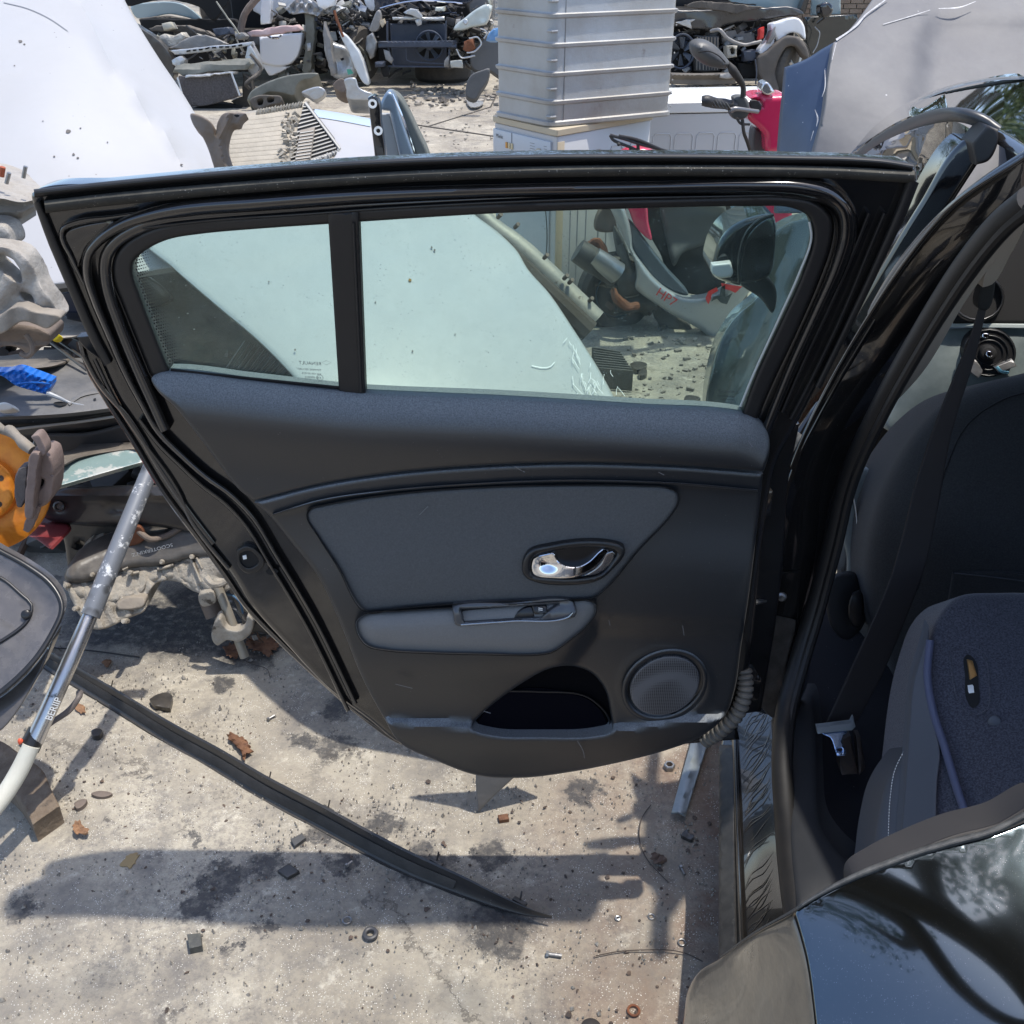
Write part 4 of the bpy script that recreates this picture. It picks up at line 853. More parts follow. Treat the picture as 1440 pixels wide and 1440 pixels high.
# front wing and crumpled reflective film seen through the glass
mk('front_wing', relief([(1086, 330), (1140, 306), (1170, 320), (1120, 470), (1060, 600), (1000, 600), (1004, 500), (1030, 450), (1070, 410)], surf([(1150, 300, 2.6), (1000, 600, 2.5), (1120, 500, 2.45)]), r=6, thick=0.05, step=10, h=lambda u, v, d: 0.012*np.sin(u*0.09+v*0.035)+0.003*np.sin(u*0.3+v*0.09)), M('glossy grey film', (0.06, 0.075, 0.07), 0.16, 0.0, coat=1.0, bump=(2.5, 0.5, 1)), car)
mk('roof', relief([(1180, 246), (1206, 214), (1232, 184), (1262, 160), (1300, 139), (1342, 123), (1390, 113), (1450, 110), (1460, 200), (1450, 216), (1420, 196), (1380, 176), (1342, 156), (1290, 166), (1240, 192), (1206, 218)], surf([(1200, 225, 2.5), (1290, 145, 2.35), (1440, 111, 2.2), (1404, 183, 1.75), (1440, 210, 1.6), (1290, 166, 2.05)]), r=6, thick=0.03, step=9), M('roof paint', (0.006, 0.007, 0.007), 0.04, coat=1.0, spec=1.0), car)
_rc = [(.80, -.1), (.80, 1.62), (1.06, 2.3), (2.1, 2.15), (1.9, -.3)]
mk('roof_skin', ([(x, y, 1.45) for x, y in _rc]+[(x, y, 1.43) for x, y in _rc], [(4, 3, 2, 1, 0), (5, 6, 7, 8, 9)]+[(i, (i+1) % 5, 5+(i+1) % 5, 5+i) for i in range(5)]), m_paint, car, smooth=False)
mk('roof_rail', strip([(1370, 176), (1400, 190), (1425, 205), (1455, 226)], surf([(1404, 183, 1.62), (1440, 210, 1.5), (1290, 166, 1.9)]), halfround(10, 0.012, 0.0)), m_paint, car)

mk('roof_gutter', strip([(1182, 244), (1206, 213), (1232, 183), (1262, 159), (1300, 138), (1342, 122), (1390, 112), (1446, 109)], surf([(1200, 225, 2.48), (1290, 145, 2.33), (1440, 111, 2.18), (1404, 183, 1.75)]), halfround(2.2, 0.008)), M('grey roof gutter', (0.16, 0.165, 0.17), 0.3, coat=0.5), car)

mk('rear_body', box((1.13, -0.14, 0.49), (1.5, 1.2, 0.48), None, 0.08), m_paint, car)
_rw = mk('rear_wheel', lathe([(0.20, -0.09), (0.28, -0.1), (0.315, -0.07), (0.32, 0), (0.315, 0.07), (0.28, 0.1), (0.20, 0.09)], (0.47, 0.02, 0.32), (-1, 0.17, 0), 40), M('road tyre', (0.015, 0.015, 0.015), 0.8, bump=(60, 0.4)), car)
mk('rim', lathe([(0.205, 0.085), (0.19, 0.07), (0.06, 0.05), (0.05, 0.08), (0.001, 0.08)], (0.47, 0.02, 0.32), (-1, 0.17, 0), 32, cap=False), m_steel, _rw)
# ------------------------------------------------------------------ scrap on the left
F = lambda Y: (lambda u, v: np.full(np.shape(u), float(Y)))
def piece(name, label, cat, poly, Y, m, group=None, **kw):
    """a thing that is one plate-like mesh"""
    kw.setdefault('thick', 0.02); kw.setdefault('back', (0, 0.8, -0.6))
    o = mk(name, relief(poly, Y, **kw), m)
    return tag(o, label, cat, group)
def root(name, label, cat, u, v, Y, z=0.0, group=None):
    p = PY(u, v, Y); return thing(name, label, cat, (p.x, p.y, z), group)

m_white = M('white car paint', (0.43, 0.43, 0.435), 0.42, coat=0.15, dust_or_light=((0.33, 0.31, 0.27), 0.22, 2.2), speck=((0.10, 0.09, 0.08), 26, 0.07), var=(1.3, 0.6, (0.36, 0.36, 0.37)))
m_silver = M('silver white paint', (0.43, 0.45, 0.435), 0.28, 0.1, coat=0.8, dust_or_light=((0.5, 0.48, 0.42), 0.14, 6), speck=((0.2, 0.18, 0.14), 30, 0.06))
m_alu = M('dusty aluminium', (0.42, 0.40, 0.37), 0.6, 0.35, var=(25, 0.7, (0.25, 0.22, 0.19)), bump=(55, 1.0, 8), dust_or_light=((0.42, 0.37, 0.30), 0.6, 14), wear=((0.12, 0.10, 0.08), 11, 0.62), speck=((0.15, 0.12, 0.1), 120, 0.15))
m_castdirt = M('dirty cast metal', (0.21, 0.19, 0.165), 0.75, 0.2, var=(18, 0.9, (0.32, 0.28, 0.23)), bump=(70, 0.4), dust_or_light=((0.42, 0.36, 0.29), 0.4, 12), wear=((0.09, 0.07, 0.05), 9, 0.66))
m_brown = M('brown grimy metal', (0.12, 0.095, 0.08), 0.7, 0.1, var=(14, 0.8, (0.22, 0.17, 0.135)), bump=(60, 0.4), dust_or_light=((0.3, 0.24, 0.19), 0.4, 12))
m_blackpl = M('black bumper plastic', (0.013, 0.013, 0.014), 0.32, bump=(80, 0.1), dust_or_light=((0.30, 0.26, 0.21), 0.28, 9), coat=0.3)
m_dustpl = M('dusty black plastic', (0.035, 0.032, 0.03), 0.7, var=(8, 0.6, (0.07, 0.06, 0.05)), dust_or_light=((0.34, 0.29, 0.23), 0.55, 11), bump=(90, 0.4), speck=((0.5, 0.46, 0.4), 60, 0.12))
m_tray = M('grey undertray', (0.065, 0.068, 0.073), 0.5, var=(7, 0.7, (0.11, 0.11, 0.11)), dust_or_light=((0.3, 0.28, 0.25), 0.35, 7), bump=(30, 0.15))
m_rust = M('rust', (0.20, 0.07, 0.03), 0.85, var=(25, 0.8, (0.08, 0.035, 0.02)), bump=(90, 0.5))
m_blue = M('blue plastic', (0.01, 0.13, 0.50), 0.3, bump=(60, 0.2))

# big white bonnet, upper left
hoodA = surf([(-60, -60, 3.95), (160, -60, 4.05), (326, 246, 3.2), (0, 400, 2.62), (290, 372, 2.72), (60, 150, 3.2)])
def crease_h(u, v, d):
    c = np.interp(v, [-60, 0, 40, 110, 240, 330], [72, 108, 128, 172, 268, 330])
    q = u-c
    return -0.0022*np.clip(q, 0, None) + 0.022*np.exp(-(q/9)**2)
wb = piece('white_bonnet', 'large white car bonnet leaning upright at the upper left with a long crease', 'car bonnet', [(-80, -80, S), (140, -80), (172, -5), (195, 36), (225, 84), (255, 128), (290, 186), (328, 250), (345, 290), (330, 340), (290, 366), (220, 380), (130, 394), (40, 404), (-80, 410, S)], hoodA, m_white, r=6, thick=0.03, step=14, h=crease_h)
mk('scratch', strip([(5, 3), (40, 12), (70, 26), (95, 43)], lambda u, v: hoodA(u, v)-0.004, [(-.5, 0), (-.5, .001), (.5, .001), (.5, 0)]), M('scratch grey', (0.3, 0.3, 0.31), 0.5), wb)
mk('edge_seal', strip([(68, 352), (100, 404), (160, 392), (245, 378)], lambda u, v: hoodA(u, v)-0.01, halfround(2, 0.006)), m_rubber, wb) if False else None
# pale bonnet behind the window
hoodB = surf([(200, 330, 2.75), (640, 290, 2.85), (735, 370, 2.60), (868, 565, 2.05), (420, 540, 2.08), (620, 900, 1.70)])
def hb_h(u, v, d):
    return 0.015*(1-np.exp(-d/40))-0.004*np.exp(-(((u-793)/10)**2+((v-512)/8)**2))*1.5-0.006*np.exp(-((v-np.interp(u, [380, 550, 680], [382, 350, 322]))/9)**2)
sb = piece('pale_bonnet', 'pale silver car bonnet standing behind the open door, seen through its windows', 'car bonnet', [(196, 330), (215, 300), (300, 272), (460, 262), (600, 262), (652, 286), (668, 302), (700, 326), (728, 354), (742, 378), (772, 412), (806, 462), (838, 512), (872, 575), (905, 650), (880, 760), (760, 820), (560, 760), (450, 590), (420, 540), (368, 484), (302, 428), (240, 374)], hoodB, m_silver, r=8, thick=0.03, step=12, h=hb_h)
rnd = random.Random(11)
for i in range(34):
    u0, v0 = rnd.gauss(822, 14)+(i % 5)*3, rnd.gauss(532, 18)
    if i > 26: u0, v0 = 802+rnd.uniform(-8, 10), 470+(i-26)*5
    du, dv = rnd.uniform(-6, 10), rnd.uniform(4, 16)
    mk('scratch', strip([(u0, v0), (u0+du*.5+rnd.uniform(-2, 2), v0+dv*.5), (u0+du, v0+dv)], lambda u, v: hoodB(u, v)-0.018, [(-.28, 0), (-.28, .0006), (.28, .0006), (.28, 0)]), M('white scratch', (0.9, 0.92, 0.9), 0.6), sb)
mk('scratch', strip([(748, 514), (762, 517), (775, 515), (780, 509)], lambda u, v: hoodB(u, v)-0.017, [(-.5, 0), (-.5, .0006), (.5, .0006), (.5, 0)]), M('white scratch', (0.9, 0.92, 0.9), 0.6), sb)
piece('grey_sheet', 'pointed corner of a grey metal sheet standing on the ground below the door', 'metal sheet', [(640, 900, S), (800, 900, S), (790, 1030, S), (720, 1096, S), (690, 1124), (673, 1142, S), (670, 1120), (669, 1060, S)], surf([(670, 1142, 1.60), (660, 900, 1.66), (800, 1000, 1.66)]), M('grey primed sheet', (0.16, 0.155, 0.15), 0.45, 0.2, dust_or_light=((0.35, 0.32, 0.28), 0.3, 12), bump=(25, 0.2)), r=2, thick=0.006, step=12, smooth=True)

# ---- the pile that carries everything (dark clutter nobody could count)
def clutter(n, ub, vb, yf, mats, name, seed, smin=0.02, smax=0.10, parent=None, tubes=0.3):
    r_ = random.Random(seed); vs_, fs = [], []; mi = []
    for i in range(n):
        u, v = r_.uniform(*ub), r_.uniform(*vb); p = PY(u, v, yf(u, v)+r_.uniform(-.05, .12))
        if p.z < 0.02: continue
        s = r_.uniform(smin, smax)
        if r_.random() < tubes:
            d = V((r_.uniform(-1, 1), r_.uniform(-1, 1), r_.uniform(-.5, .5))).normalized()*s*1.6
            q = V((r_.uniform(-.3, .3), r_.uniform(-.3, .3), r_.uniform(-.3, .3)))*s
            a, b = tube(smooth3([p-d, p+q, p+d], 3), s*r_.uniform(.05, .14), 6)
        else:
            a, b = box(p, (s*r_.uniform(.4, 1.5), s*r_.uniform(.3, 1.0), s*r_.uniform(.15, .8)), rotm(r_.uniform(-40, 40), r_.uniform(-40, 40), r_.uniform(0, 180)), s*0.04)
        k = len(vs_); vs_ += list(a); fs += [tuple(j+k for j in f) for f in b]; mi += [r_.randrange(len(mats))]*len(b)
    o = mk(name, (vs_, fs), mats, parent, kind='stuff')
    if len(o.data.polygons) == len(mi): o.data.polygons.foreach_set('material_index', mi)
    return o
m_d1 = M('black scrap', (0.012, 0.012, 0.013), 0.5, dust_or_light=((0.2, 0.17, 0.14), 0.3, 12)); m_d2 = M('grey scrap', (0.06, 0.06, 0.06), 0.6, dust_or_light=((0.3, 0.27, 0.23), 0.4, 12)); m_d3 = M('rusty scrap', (0.09, 0.055, 0.035), 0.8, var=(20, 0.8, (0.04, 0.03, 0.025)))
m_d4 = M('pale scrap', (0.40, 0.40, 0.38), 0.5, 0.3, dust_or_light=((0.4, 0.36, 0.3), 0.4, 12))
heapY = lambda u, v: 3.25-max(0, (v-395))/380*0.75
clutter(430, (-60, 330), (405, 830), lambda u, v: heapY(u, v)+0.16, [m_d1, m_d1, m_d1, m_d2, m_d3], 'scrap_heap', 21, 0.04, 0.15)
clutter(260, (170, 460), (372, 620), lambda u, v: 3.2-(v-380)/300*0.6, [m_d1, m_d1, m_d2, m_d1], 'scrap_heap', 22, 0.04, 0.13)
piece('black_undertray', 'dirty black plastic undertray in the heap behind the quarter window', 'car part', [(150, 392), (250, 376), (330, 420), (420, 500), (470, 560), (470, 640, S), (150, 640, S)], surf([(150, 390, 3.05), (330, 400, 3.05), (300, 600, 2.6)]), M('dirty teal black plastic', (0.02, 0.026, 0.026), 0.6, var=(6, 0.9, (0.055, 0.065, 0.06)), bump=(12, 0.6), speck=((0.6, 0.62, 0.6), 25, 0.10)), r=4, step=16, h=lambda u, v, d: 0.01*np.sin(v*0.12+u*0.02))
lg = root('louvre_panel', 'ribbed dark louvre panel behind the quarter window', 'car part', 350, 530, 2.5, 0.3)
for i in range(13):
    mk('slat', strip([(300+i*8, 545-i*0), (345+i*7, 480+i*3)], F(2.42), halfround(1.8, 0.006)), m_blackpl, lg)
# things peeping past the left edge of the door
piece('black_bumper', 'smooth black bumper skin under the lower edge of the white bonnet', 'bumper', [(56, 398), (90, 392), (140, 386), (200, 384), (240, 420), (200, 440), (110, 424), (78, 428), (60, 416)], F(2.95), m_blackpl, r=10, thick=0.05)
piece('navy_module', 'small navy blue plastic box left of the door frame', 'plastic box', [(84, 412, S), (112, 408, S), (140, 412, S), (140, 440, S), (88, 440, S), (82, 430, S)], F(2.75), M('navy plastic', (0.012, 0.018, 0.04), 0.4), r=3, thick=0.06, smooth=False)
piece('tan_plate', 'flat tan dusty plate lying under the suspension strut', 'metal plate', [(66, 462), (76, 446), (100, 450), (138, 458, S), (136, 464), (100, 474, S), (70, 474)], surf([(66, 460, 2.75), (138, 458, 2.8), (90, 474, 2.6)]), m_alu, r=1.5, thick=0.01, step=7)
piece('yellow_clip', 'small bright yellow plastic clip on the scrap', 'plastic clip', [(69, 470), (76, 467), (84, 472), (80, 478), (70, 476)], F(2.55), M('yellow plastic', (0.8, 0.6, 0.02), 0.4), r=1.5, thick=0.02, step=4)
for k, (a, b_) in enumerate((((72, 482), (122, 520)), ((80, 478), (136, 516)), ((92, 470), (150, 500)))):
    o = mk('black_rod', tpx([(a[0], a[1], 2.62+k*0.04), (b_[0], b_[1], 2.5+k*0.04)], 2.6-k*0.5, 8, 1), m_blackpl)
    tag(o, ['lowest of the three black rods beside the door edge', 'middle of the three black rods beside the door edge', 'highest of the three black rods beside the door edge'][k], 'rod', 'black rods in the heap')
piece('flat_brown_board', 'flat brown board behind the grey undertray', 'board', [(-40, 505), (10, 500), (60, 492), (100, 496), (98, 504), (30, 520), (-40, 528)], surf([(-40, 500, 2.7), (100, 496, 2.7), (20, 525, 2.4)]), m_dustpl, r=2, thick=0.01, step=10)
trY = surf([(-40, 525, 2.55), (100, 503, 2.62), (170, 575, 2.30), (-40, 590, 2.20)])
tr = piece('grey_undertray', 'dark grey moulded undertray with a blue tool lying on it', 'car part', [(-40, 524), (30, 513), (62, 508), (100, 503, S), (132, 506), (150, 525), (172, 572, S), (90, 582), (-40, 588, S)], trY, m_tray, r=3, thick=0.03, step=7, h=lambda u, v, d: 0.010*np.tanh((u-60-(v-540)*0.9)/10)*np.exp(-((v-550)/30)**2)+0.004*np.sin(u*0.09))
mk('tray_rib', strip([(96, 568), (112, 556), (150, 548)], lambda u, v: trY(u, v)-0.01, halfround(3, 0.006)), m_tray, tr)
mk('tray_hole', relief([(75, 567), (86, 565), (94, 568), (84, 571)], lambda u, v: trY(u, v)-0.012, r=0, thick=0.002, step=5), m_dark, tr)
mk('tray_hole', relief([(131, 561), (134, 560), (135, 562), (132, 563)], lambda u, v: trY(u, v)-0.012, r=0, thick=0.002, step=5), m_dark, tr)
bt = root('blue_tool', 'bright blue plastic handle with a grey cable on the grey undertray', 'tool', 40, 540, 2.35, PY(40, 540, 2.35).z)
mk('handle', relief([(-20, 522, S), (10, 522), (24, 519), (46, 526), (73, 536, S), (72, 545), (66, 555, S), (44, 549), (22, 542), (0, 528), (-20, 530)], F(2.33), r=3, thick=0.03, step=5, holes=[[(50, 540), (60, 536), (66, 539), (60, 546)]], h=lambda u, v, d: 0.004*np.sin(u*0.5+v*0.7)), m_blue, bt)
mk('blue_strap', strip([(24, 540), (44, 538), (70, 540)], F(2.30), halfround(1.4, 0.003)), m_blue, bt)
mk('cable', tpx([(66, 553, 2.3), (82, 559, 2.3), (98, 566, 2.3), (118, 570, 2.3)], [4, 3, 1.6, 1], 8), M('clear grey cable', (0.3, 0.32, 0.34), 0.3), bt)
piece('filler_lid', 'round white cap at the left edge of the grey undertray', 'cap', [(-8, 572), (2, 566), (12, 567), (19, 574), (-8, 576)], F(2.2), M('white cap', (0.6, 0.6, 0.56), 0.5), r=3, thick=0.03, step=4)
piece('dusty_bumper_bar', 'dusty dark bumper bar below the grey undertray', 'bumper', [(-40, 583), (40, 580), (120, 574), (200, 568), (230, 600), (180, 592), (90, 596), (0, 598), (-40, 600)], F(2.42), m_dustpl, r=4, thick=0.06, step=9)
piece('glossy_bumper_strip', 'glossy black bumper strip with a pale dusty upper edge', 'bumper', [(-40, 602), (20, 600), (100, 590), (190, 580), (230, 590), (200, 596), (120, 606), (50, 613), (-40, 612)], F(2.36), m_blackpl, r=5, rk=1.5, thick=0.05, step=8)
mk('pale_trim', tpx([(18, 604, 2.33), (60, 599, 2.33), (120, 592, 2.33), (185, 582, 2.33)], 2, 6), M('dusty pale trim', (0.4, 0.38, 0.34), 0.6)); tag(bpy.data.objects['pale_trim'], 'thin pale trim line along the glossy bumper strip', 'trim')
piece('black_bumper_core', 'matt black foam bumper core under the glossy strip', 'bumper', [(50, 616), (120, 608), (220, 594), (240, 612), (190, 622), (110, 640), (70, 650), (50, 640)], F(2.34), m_d1, r=6, thick=0.06, step=9)
piece('brown_guard', 'flat brown dusty splash guard above the teal strip', 'car part', [(66, 640), (104, 632), (128, 612), (160, 610), (196, 606), (230, 612), (226, 630), (180, 632), (110, 644), (78, 656)], surf([(66, 640, 2.25), (230, 612, 2.4), (100, 655, 2.15)]), m_dustpl, r=2, thick=0.01, step=8)
piece('teal_sill_strip', 'pale teal painted sill strip with flaking primer', 'body panel', [(70, 655, S), (120, 642), (205, 624, S), (222, 632), (214, 646, S), (150, 664), (74, 686, S)], surf([(70, 660, 2.18), (210, 630, 2.3), (80, 686, 2.1)]), M('teal flaking paint', (0.20, 0.28, 0.27), 0.35, wear=((0.42, 0.44, 0.41), 9, 0.5), coat=0.3, bump=(20, 0.2)), r=3, thick=0.03, step=7, h=lambda u, v, d: 0.008*np.exp(-((v-(686-(u-74)*0.30)-(-22))/4)**2))
arm = piece('black_control_arm', 'long black pressed steel arm with oval recesses across the heap', 'suspension arm', [(40, 716), (60, 700), (76, 690), (140, 684), (200, 682), (290, 684, S), (300, 760, S), (240, 742), (180, 738), (100, 736), (62, 728), (58, 720)], F(2.22), M('black stamped steel', (0.012, 0.013, 0.017), 0.3, coat=0.4, dust_or_light=((0.28, 0.24, 0.19), 0.3, 12)), r=5, thick=0.05, step=6, h=lambda u, v, d: 0.012*np.exp(-((v-np.interp(u, [60, 200, 300], [700, 694, 700]))/5)**2)-0.012*np.exp(-(((u-165)/16)**2+((v-712)/10)**2)**2)-0.010*np.exp(-(((u-84)/11)**2+((v-712)/9)**2)**2))
mk('arm_bush', lathe([(0.014, 0), (0.014, 0.008), (0.009, 0.010), (0.006, 0.004)], P1(84, 712, F(2.22), 0.002), (0, -.9, .4), 18), m_blackpl, arm)
piece('red_wing_piece', 'curved red plastic panel under the brake disc', 'body panel', [(-40, 752), (0, 745), (40, 716), (60, 712), (84, 726), (97, 742), (84, 758), (70, 772, S), (48, 757), (20, 750), (-6, 758), (-40, 772)], surf([(-40, 750, 2.1), (97, 742, 2.2), (60, 772, 2.0)]), M('red plastic', (0.20, 0.015, 0.02), 0.35, dust_or_light=((0.3, 0.2, 0.18), 0.25, 12)), r=3, thick=0.015, step=7)
piece('black_mount_bracket', 'black rubber mount bracket hanging under the control arm', 'bracket', [(88, 736), (190, 738), (200, 770), (150, 800), (112, 812), (102, 830), (96, 800), (92, 770)], F(2.28), m_blackpl, r=6, thick=0.05, step=8, holes=[[(106, 764), (112, 760), (120, 764), (116, 772), (108, 772)]])

# ---- brake disc and caliper
bd = root('brake_disc', 'bright orange coated brake disc with its caliper at the left edge', 'brake disc', -10, 690, 2.0, 0.35)
bc = PY(-24, 688, 2.0); ax = V((0.28, -0.86, 0.42)).normalized()
k_ = 2.0/ray(-24, 688).y/1440
m_or = M('orange anodised steel', (0.72, 0.24, 0.02), 0.33, 0.35, var=(40, 0.5, (0.52, 0.13, 0.015)), bump=(25, 0.2), wear=((0.35, 0.15, 0.05), 14, 0.68))
dsk = mk('disc', lathe([(22*k_, -0.02), (86*k_, -0.02), (88*k_, -0.014), (88*k_, 0.0), (86*k_, 0.002), (52*k_, 0.002), (46*k_, 0.0)], bc, ax, 64), m_or, bd)
mk('hub_hat', lathe([(46*k_, 0.0), (44*k_, 0.026), (40*k_, 0.030), (20*k_, 0.030), (18*k_, 0.028), (17*k_, 0.010), (0.001, 0.010)], bc, ax, 48, cap=False), m_or, bd)
q = ax.to_track_quat('Z', 'Y').to_matrix()
for i in range(5):
    a = i*1.2566+0.4
    mk('stud_hole', lathe([(4.2*k_, 0.0302), (4.2*k_, 0.0308), (0.0005, 0.0308)], bc+q@V((31*k_*math.cos(a), 31*k_*math.sin(a), 0)), ax, 14, cap=False), M('hole brown', (0.05, 0.03, 0.02), 0.8), bd)
mk('hub_bore', lathe([(17*k_, 0.0285), (14*k_, 0.012), (6*k_, 0.016), (0.001, 0.016)], bc, ax, 24, cap=False), m_castdirt, bd)
m_cal = M('brown caliper casting', (0.20, 0.145, 0.125), 0.7, 0.15, var=(20, 0.7, (0.28, 0.21, 0.18)), bump=(80, 0.4))
cal = mk('caliper', relief([(50, 642), (60, 636), (70, 641), (75, 653), (75, 688), (73, 700), (67, 708), (52, 714), (46, 710), (46, 680), (48, 655)], F(1.95), r=4, rk=1.6, thick=0.06, step=4, holes=[[(52, 675), (61, 674), (60, 683), (54, 688)]], h=lambda u, v, d: -0.004*np.exp(-((v-671+(u-60)*.3)/1.2)**2)), m_cal, bd)
mk('caliper_back', relief([(46, 664), (66, 664), (66, 696), (46, 696)], F(1.97), r=0, thick=0.02), m_dark, bd)
mk('brake_pad', relief([(26, 659, S), (37, 656), (38, 669), (34, 702), (30, 713, S), (25, 713), (22, 706), (22, 672)], F(1.94), r=2, rk=1.4, thick=0.03, step=4), M('grey pad', (0.10, 0.085, 0.08), 0.8, bump=(90, 0.6)), bd)
mk('caliper_bracket', relief([(46, 636), (55, 637, S), (56, 645), (53, 656), (51, 672), (49, 693), (46, 722), (45, 730, S), (38, 731), (34, 726, S), (34, 709), (38, 674), (40, 656), (42, 643)], F(1.92), r=2, rk=1.5, thick=0.03, step=4), m_cal, bd)
mk('pad_hook', relief([(44, 614), (53, 612), (58, 619), (65, 634), (64, 640, S), (57, 643, S), (54, 634), (51, 624)], F(1.93), r=2, rk=1.3, thick=0.03, step=4), m_cal, bd)
mk('lower_tab', relief([(46, 713, S), (56, 713, S), (45, 741), (40, 748), (32, 744, S), (36, 731)], F(1.94), r=1.5, thick=0.02, step=4), m_cal, bd)
mk('guide_pin_boot', tpx([(-6, 600, 1.98), (6, 606, 1.98), (14, 606, 1.98), (24, 614, 1.97), (34, 624, 1.96), (46, 634, 1.95)], [8, 6, 9, 7, 9, 7], 12, 4), m_castdirt, bd)

# ---- suspension strut / knuckle on top
kn = root('suspension_knuckle', 'dusty grey suspension knuckle with strut mount perched at the left edge', 'car part', 20, 480, 2.15, PY(20, 495, 2.15).z)
mk('strut_mount', relief([(-40, 236), (0, 232), (14, 236), (30, 244), (42, 256), (53, 272), (50, 280), (30, 284), (10, 280), (-40, 268)], surf([(-40, 236, 2.3), (53, 272, 2.25), (0, 285, 2.1)]), r=3, thick=0.02, step=5, h=lambda u, v, d: 0.008*np.exp(-(((u-10)/14)**2+((v-255)/8)**2))), m_alu, kn)
for a in (((33, 250), (36, 234)), ((9, 258), (13, 243)),):
    mk('stud', tpx([(a[0][0], a[0][1], 2.17), (a[1][0], a[1][1], 2.17)], 3, 8, 1), m_steel, kn)
mk('orange_stud', tpx([(2, 248, 2.18), (4, 235, 2.18)], 4, 8, 1), M('orange rust', (0.35, 0.08, 0.03), 0.7), kn)
mk('mount_underside', relief([(-40, 268), (10, 278), (48, 284), (50, 290), (34, 298), (30, 308), (30, 316), (18, 318), (8, 326), (-40, 332)], F(2.2), r=8, thick=0.08, step=5, h=lambda u, v, d: 0.01*np.sin(v*0.3)), m_castdirt, kn)
mk('ball_joint', relief([(-40, 316), (6, 318), (16, 330), (18, 344), (8, 352), (-4, 354), (-40, 352)], F(2.12), r=7, thick=0.06, step=5), m_alu, kn)
mk('knuckle_arm', relief([(-40, 350), (20, 350), (38, 362), (52, 384), (60, 404), (74, 424), (85, 444), (84, 450), (68, 458), (30, 452), (-10, 470), (-40, 476)], F(2.05), r=6, rk=1.4, thick=0.05, step=5, holes=[[(0, 358), (16, 364), (26, 376), (30, 396), (18, 392), (2, 378), (-6, 366)], [(30, 411), (40, 412), (47, 420), (47, 427), (36, 422)]], h=lambda u, v, d: 0.008*np.sin(u*0.1+v*0.08)+0.01*np.exp(-((v-448)/6)**2)), m_alu, kn)
mk('knuckle_fold', relief([(-40, 462), (0, 444), (20, 430), (50, 438), (84, 446), (66, 462), (52, 457), (34, 452), (0, 470)], F(2.01), r=3, thick=0.03, step=5, h=lambda u, v, d: 0.005*np.sin(u*0.2)), m_castdirt, kn)
mk('lower_bush', relief([(-40, 462), (10, 456), (52, 460), (70, 470), (68, 484), (50, 490), (50, 496), (40, 500), (30, 492), (10, 486), (-40, 500)], F(2.12), r=7, thick=0.08, step=5, h=lambda u, v, d: -0.012*np.exp(-((v-480)/5)**2)), m_brown, kn)
mk('bush_ring', tpx([(36, 470, 2.05), (44, 482, 2.05), (46, 494, 2.05), (38, 500, 2.05), (28, 496, 2.05)], 4, 8), m_brown, kn)

# ---- scooter engine on the ground
en = thing('scooter_engine', 'dirty scooter engine casing with a black cover lying on the concrete', 'engine', (PZ(230, 905).x, PZ(230, 905).y, 0))
EY = surf([(90, 830, 2.10), (340, 780, 2.20), (230, 930, 2.06), (200, 745, 2.26)])
m_cover = M('black belt cover', (0.016, 0.016, 0.018), 0.3, var=(9, 0.8, (0.10, 0.095, 0.088)), bump=(60, 0.2), dust_or_light=((0.34, 0.3, 0.25), 0.35, 12))
m_case = M('dusty crankcase aluminium', (0.42, 0.385, 0.33), 0.65, 0.25, var=(14, 0.8, (0.20, 0.17, 0.135)), bump=(38, 1.0, 8), wear=((0.09, 0.075, 0.06), 10, 0.58), dust_or_light=((0.45, 0.41, 0.34), 0.5, 12, 0.1))
mk('belt_cover', relief([(91, 806), (97, 794), (118, 780), (150, 767), (190, 753), (240, 745), (280, 740), (292, 742), (308, 755), (322, 772), (324, 786), (296, 786), (268, 786), (232, 796), (186, 800), (150, 812), (120, 820), (98, 820), (91, 814)], EY, r=12, rk=1.3, thick=0.07, step=6, h0=0.03), m_cover, en)
mk('casing_body', relief([(92, 806), (110, 786), (150, 768), (240, 746), (290, 743), (325, 770), (340, 798), (330, 822), (300, 838), (272, 832), (250, 818), (226, 818), (208, 836), (206, 856), (176, 871), (134, 885), (112, 864), (96, 834)], EY, r=4, thick=0.12, step=6, h0=0.006, h=lambda u, v, d: 0.004*np.tanh(np.sin(u*0.28-v*.1)*3)), m_case, en)
mk('crankcase', relief([(89, 818), (96, 815), (120, 820), (150, 812), (186, 800), (232, 795), (268, 786), (285, 790), (292, 812), (282, 828), (272, 830), (262, 820), (240, 814), (214, 820), (196, 838), (172, 844), (140, 852), (120, 842), (104, 838), (98, 832), (92, 830)], EY, r=7, rk=1.3, thick=0.12, step=6, h0=0.01, h=lambda u, v, d: 0.003*np.sin(u*0.35)), m_case, en)
mk('gearbox_bulge', relief([(104, 836), (140, 850), (180, 844), (206, 838), (206, 850), (190, 862), (176, 870), (160, 878), (132, 884), (120, 876), (112, 858)], EY, r=8, thick=0.1, step=6, h0=0.0), m_case, en)
mk('drain_boss', relief([(163, 848), (192, 838), (204, 842), (202, 852), (176, 858), (166, 856)], EY, r=3, thick=0.03, step=5, h0=0.02), m_castdirt, en)
for (u, v) in ((93, 824), (183, 806), (228, 790), (270, 783), (130, 808), (106, 856), (175, 874)):
    mk('bolt_boss', lathe([(0.0065, -0.03), (0.0065, 0.004), (0.005, 0.005), (0.0045, 0.010)], P1(u, v, EY, 0.028), (0.1, -.8, .5), 10), m_case, en)
for pts in ([(222, 800), (232, 798), (244, 794)], [(184, 808), (196, 804)], [(172, 802), (180, 798)], [(268, 786), (274, 800), (282, 818)], [(276, 784), (284, 800)]):
    mk('casing_rib', strip(pts, EY, halfround(2.2, 0.010, 0.014)), m_case, en)
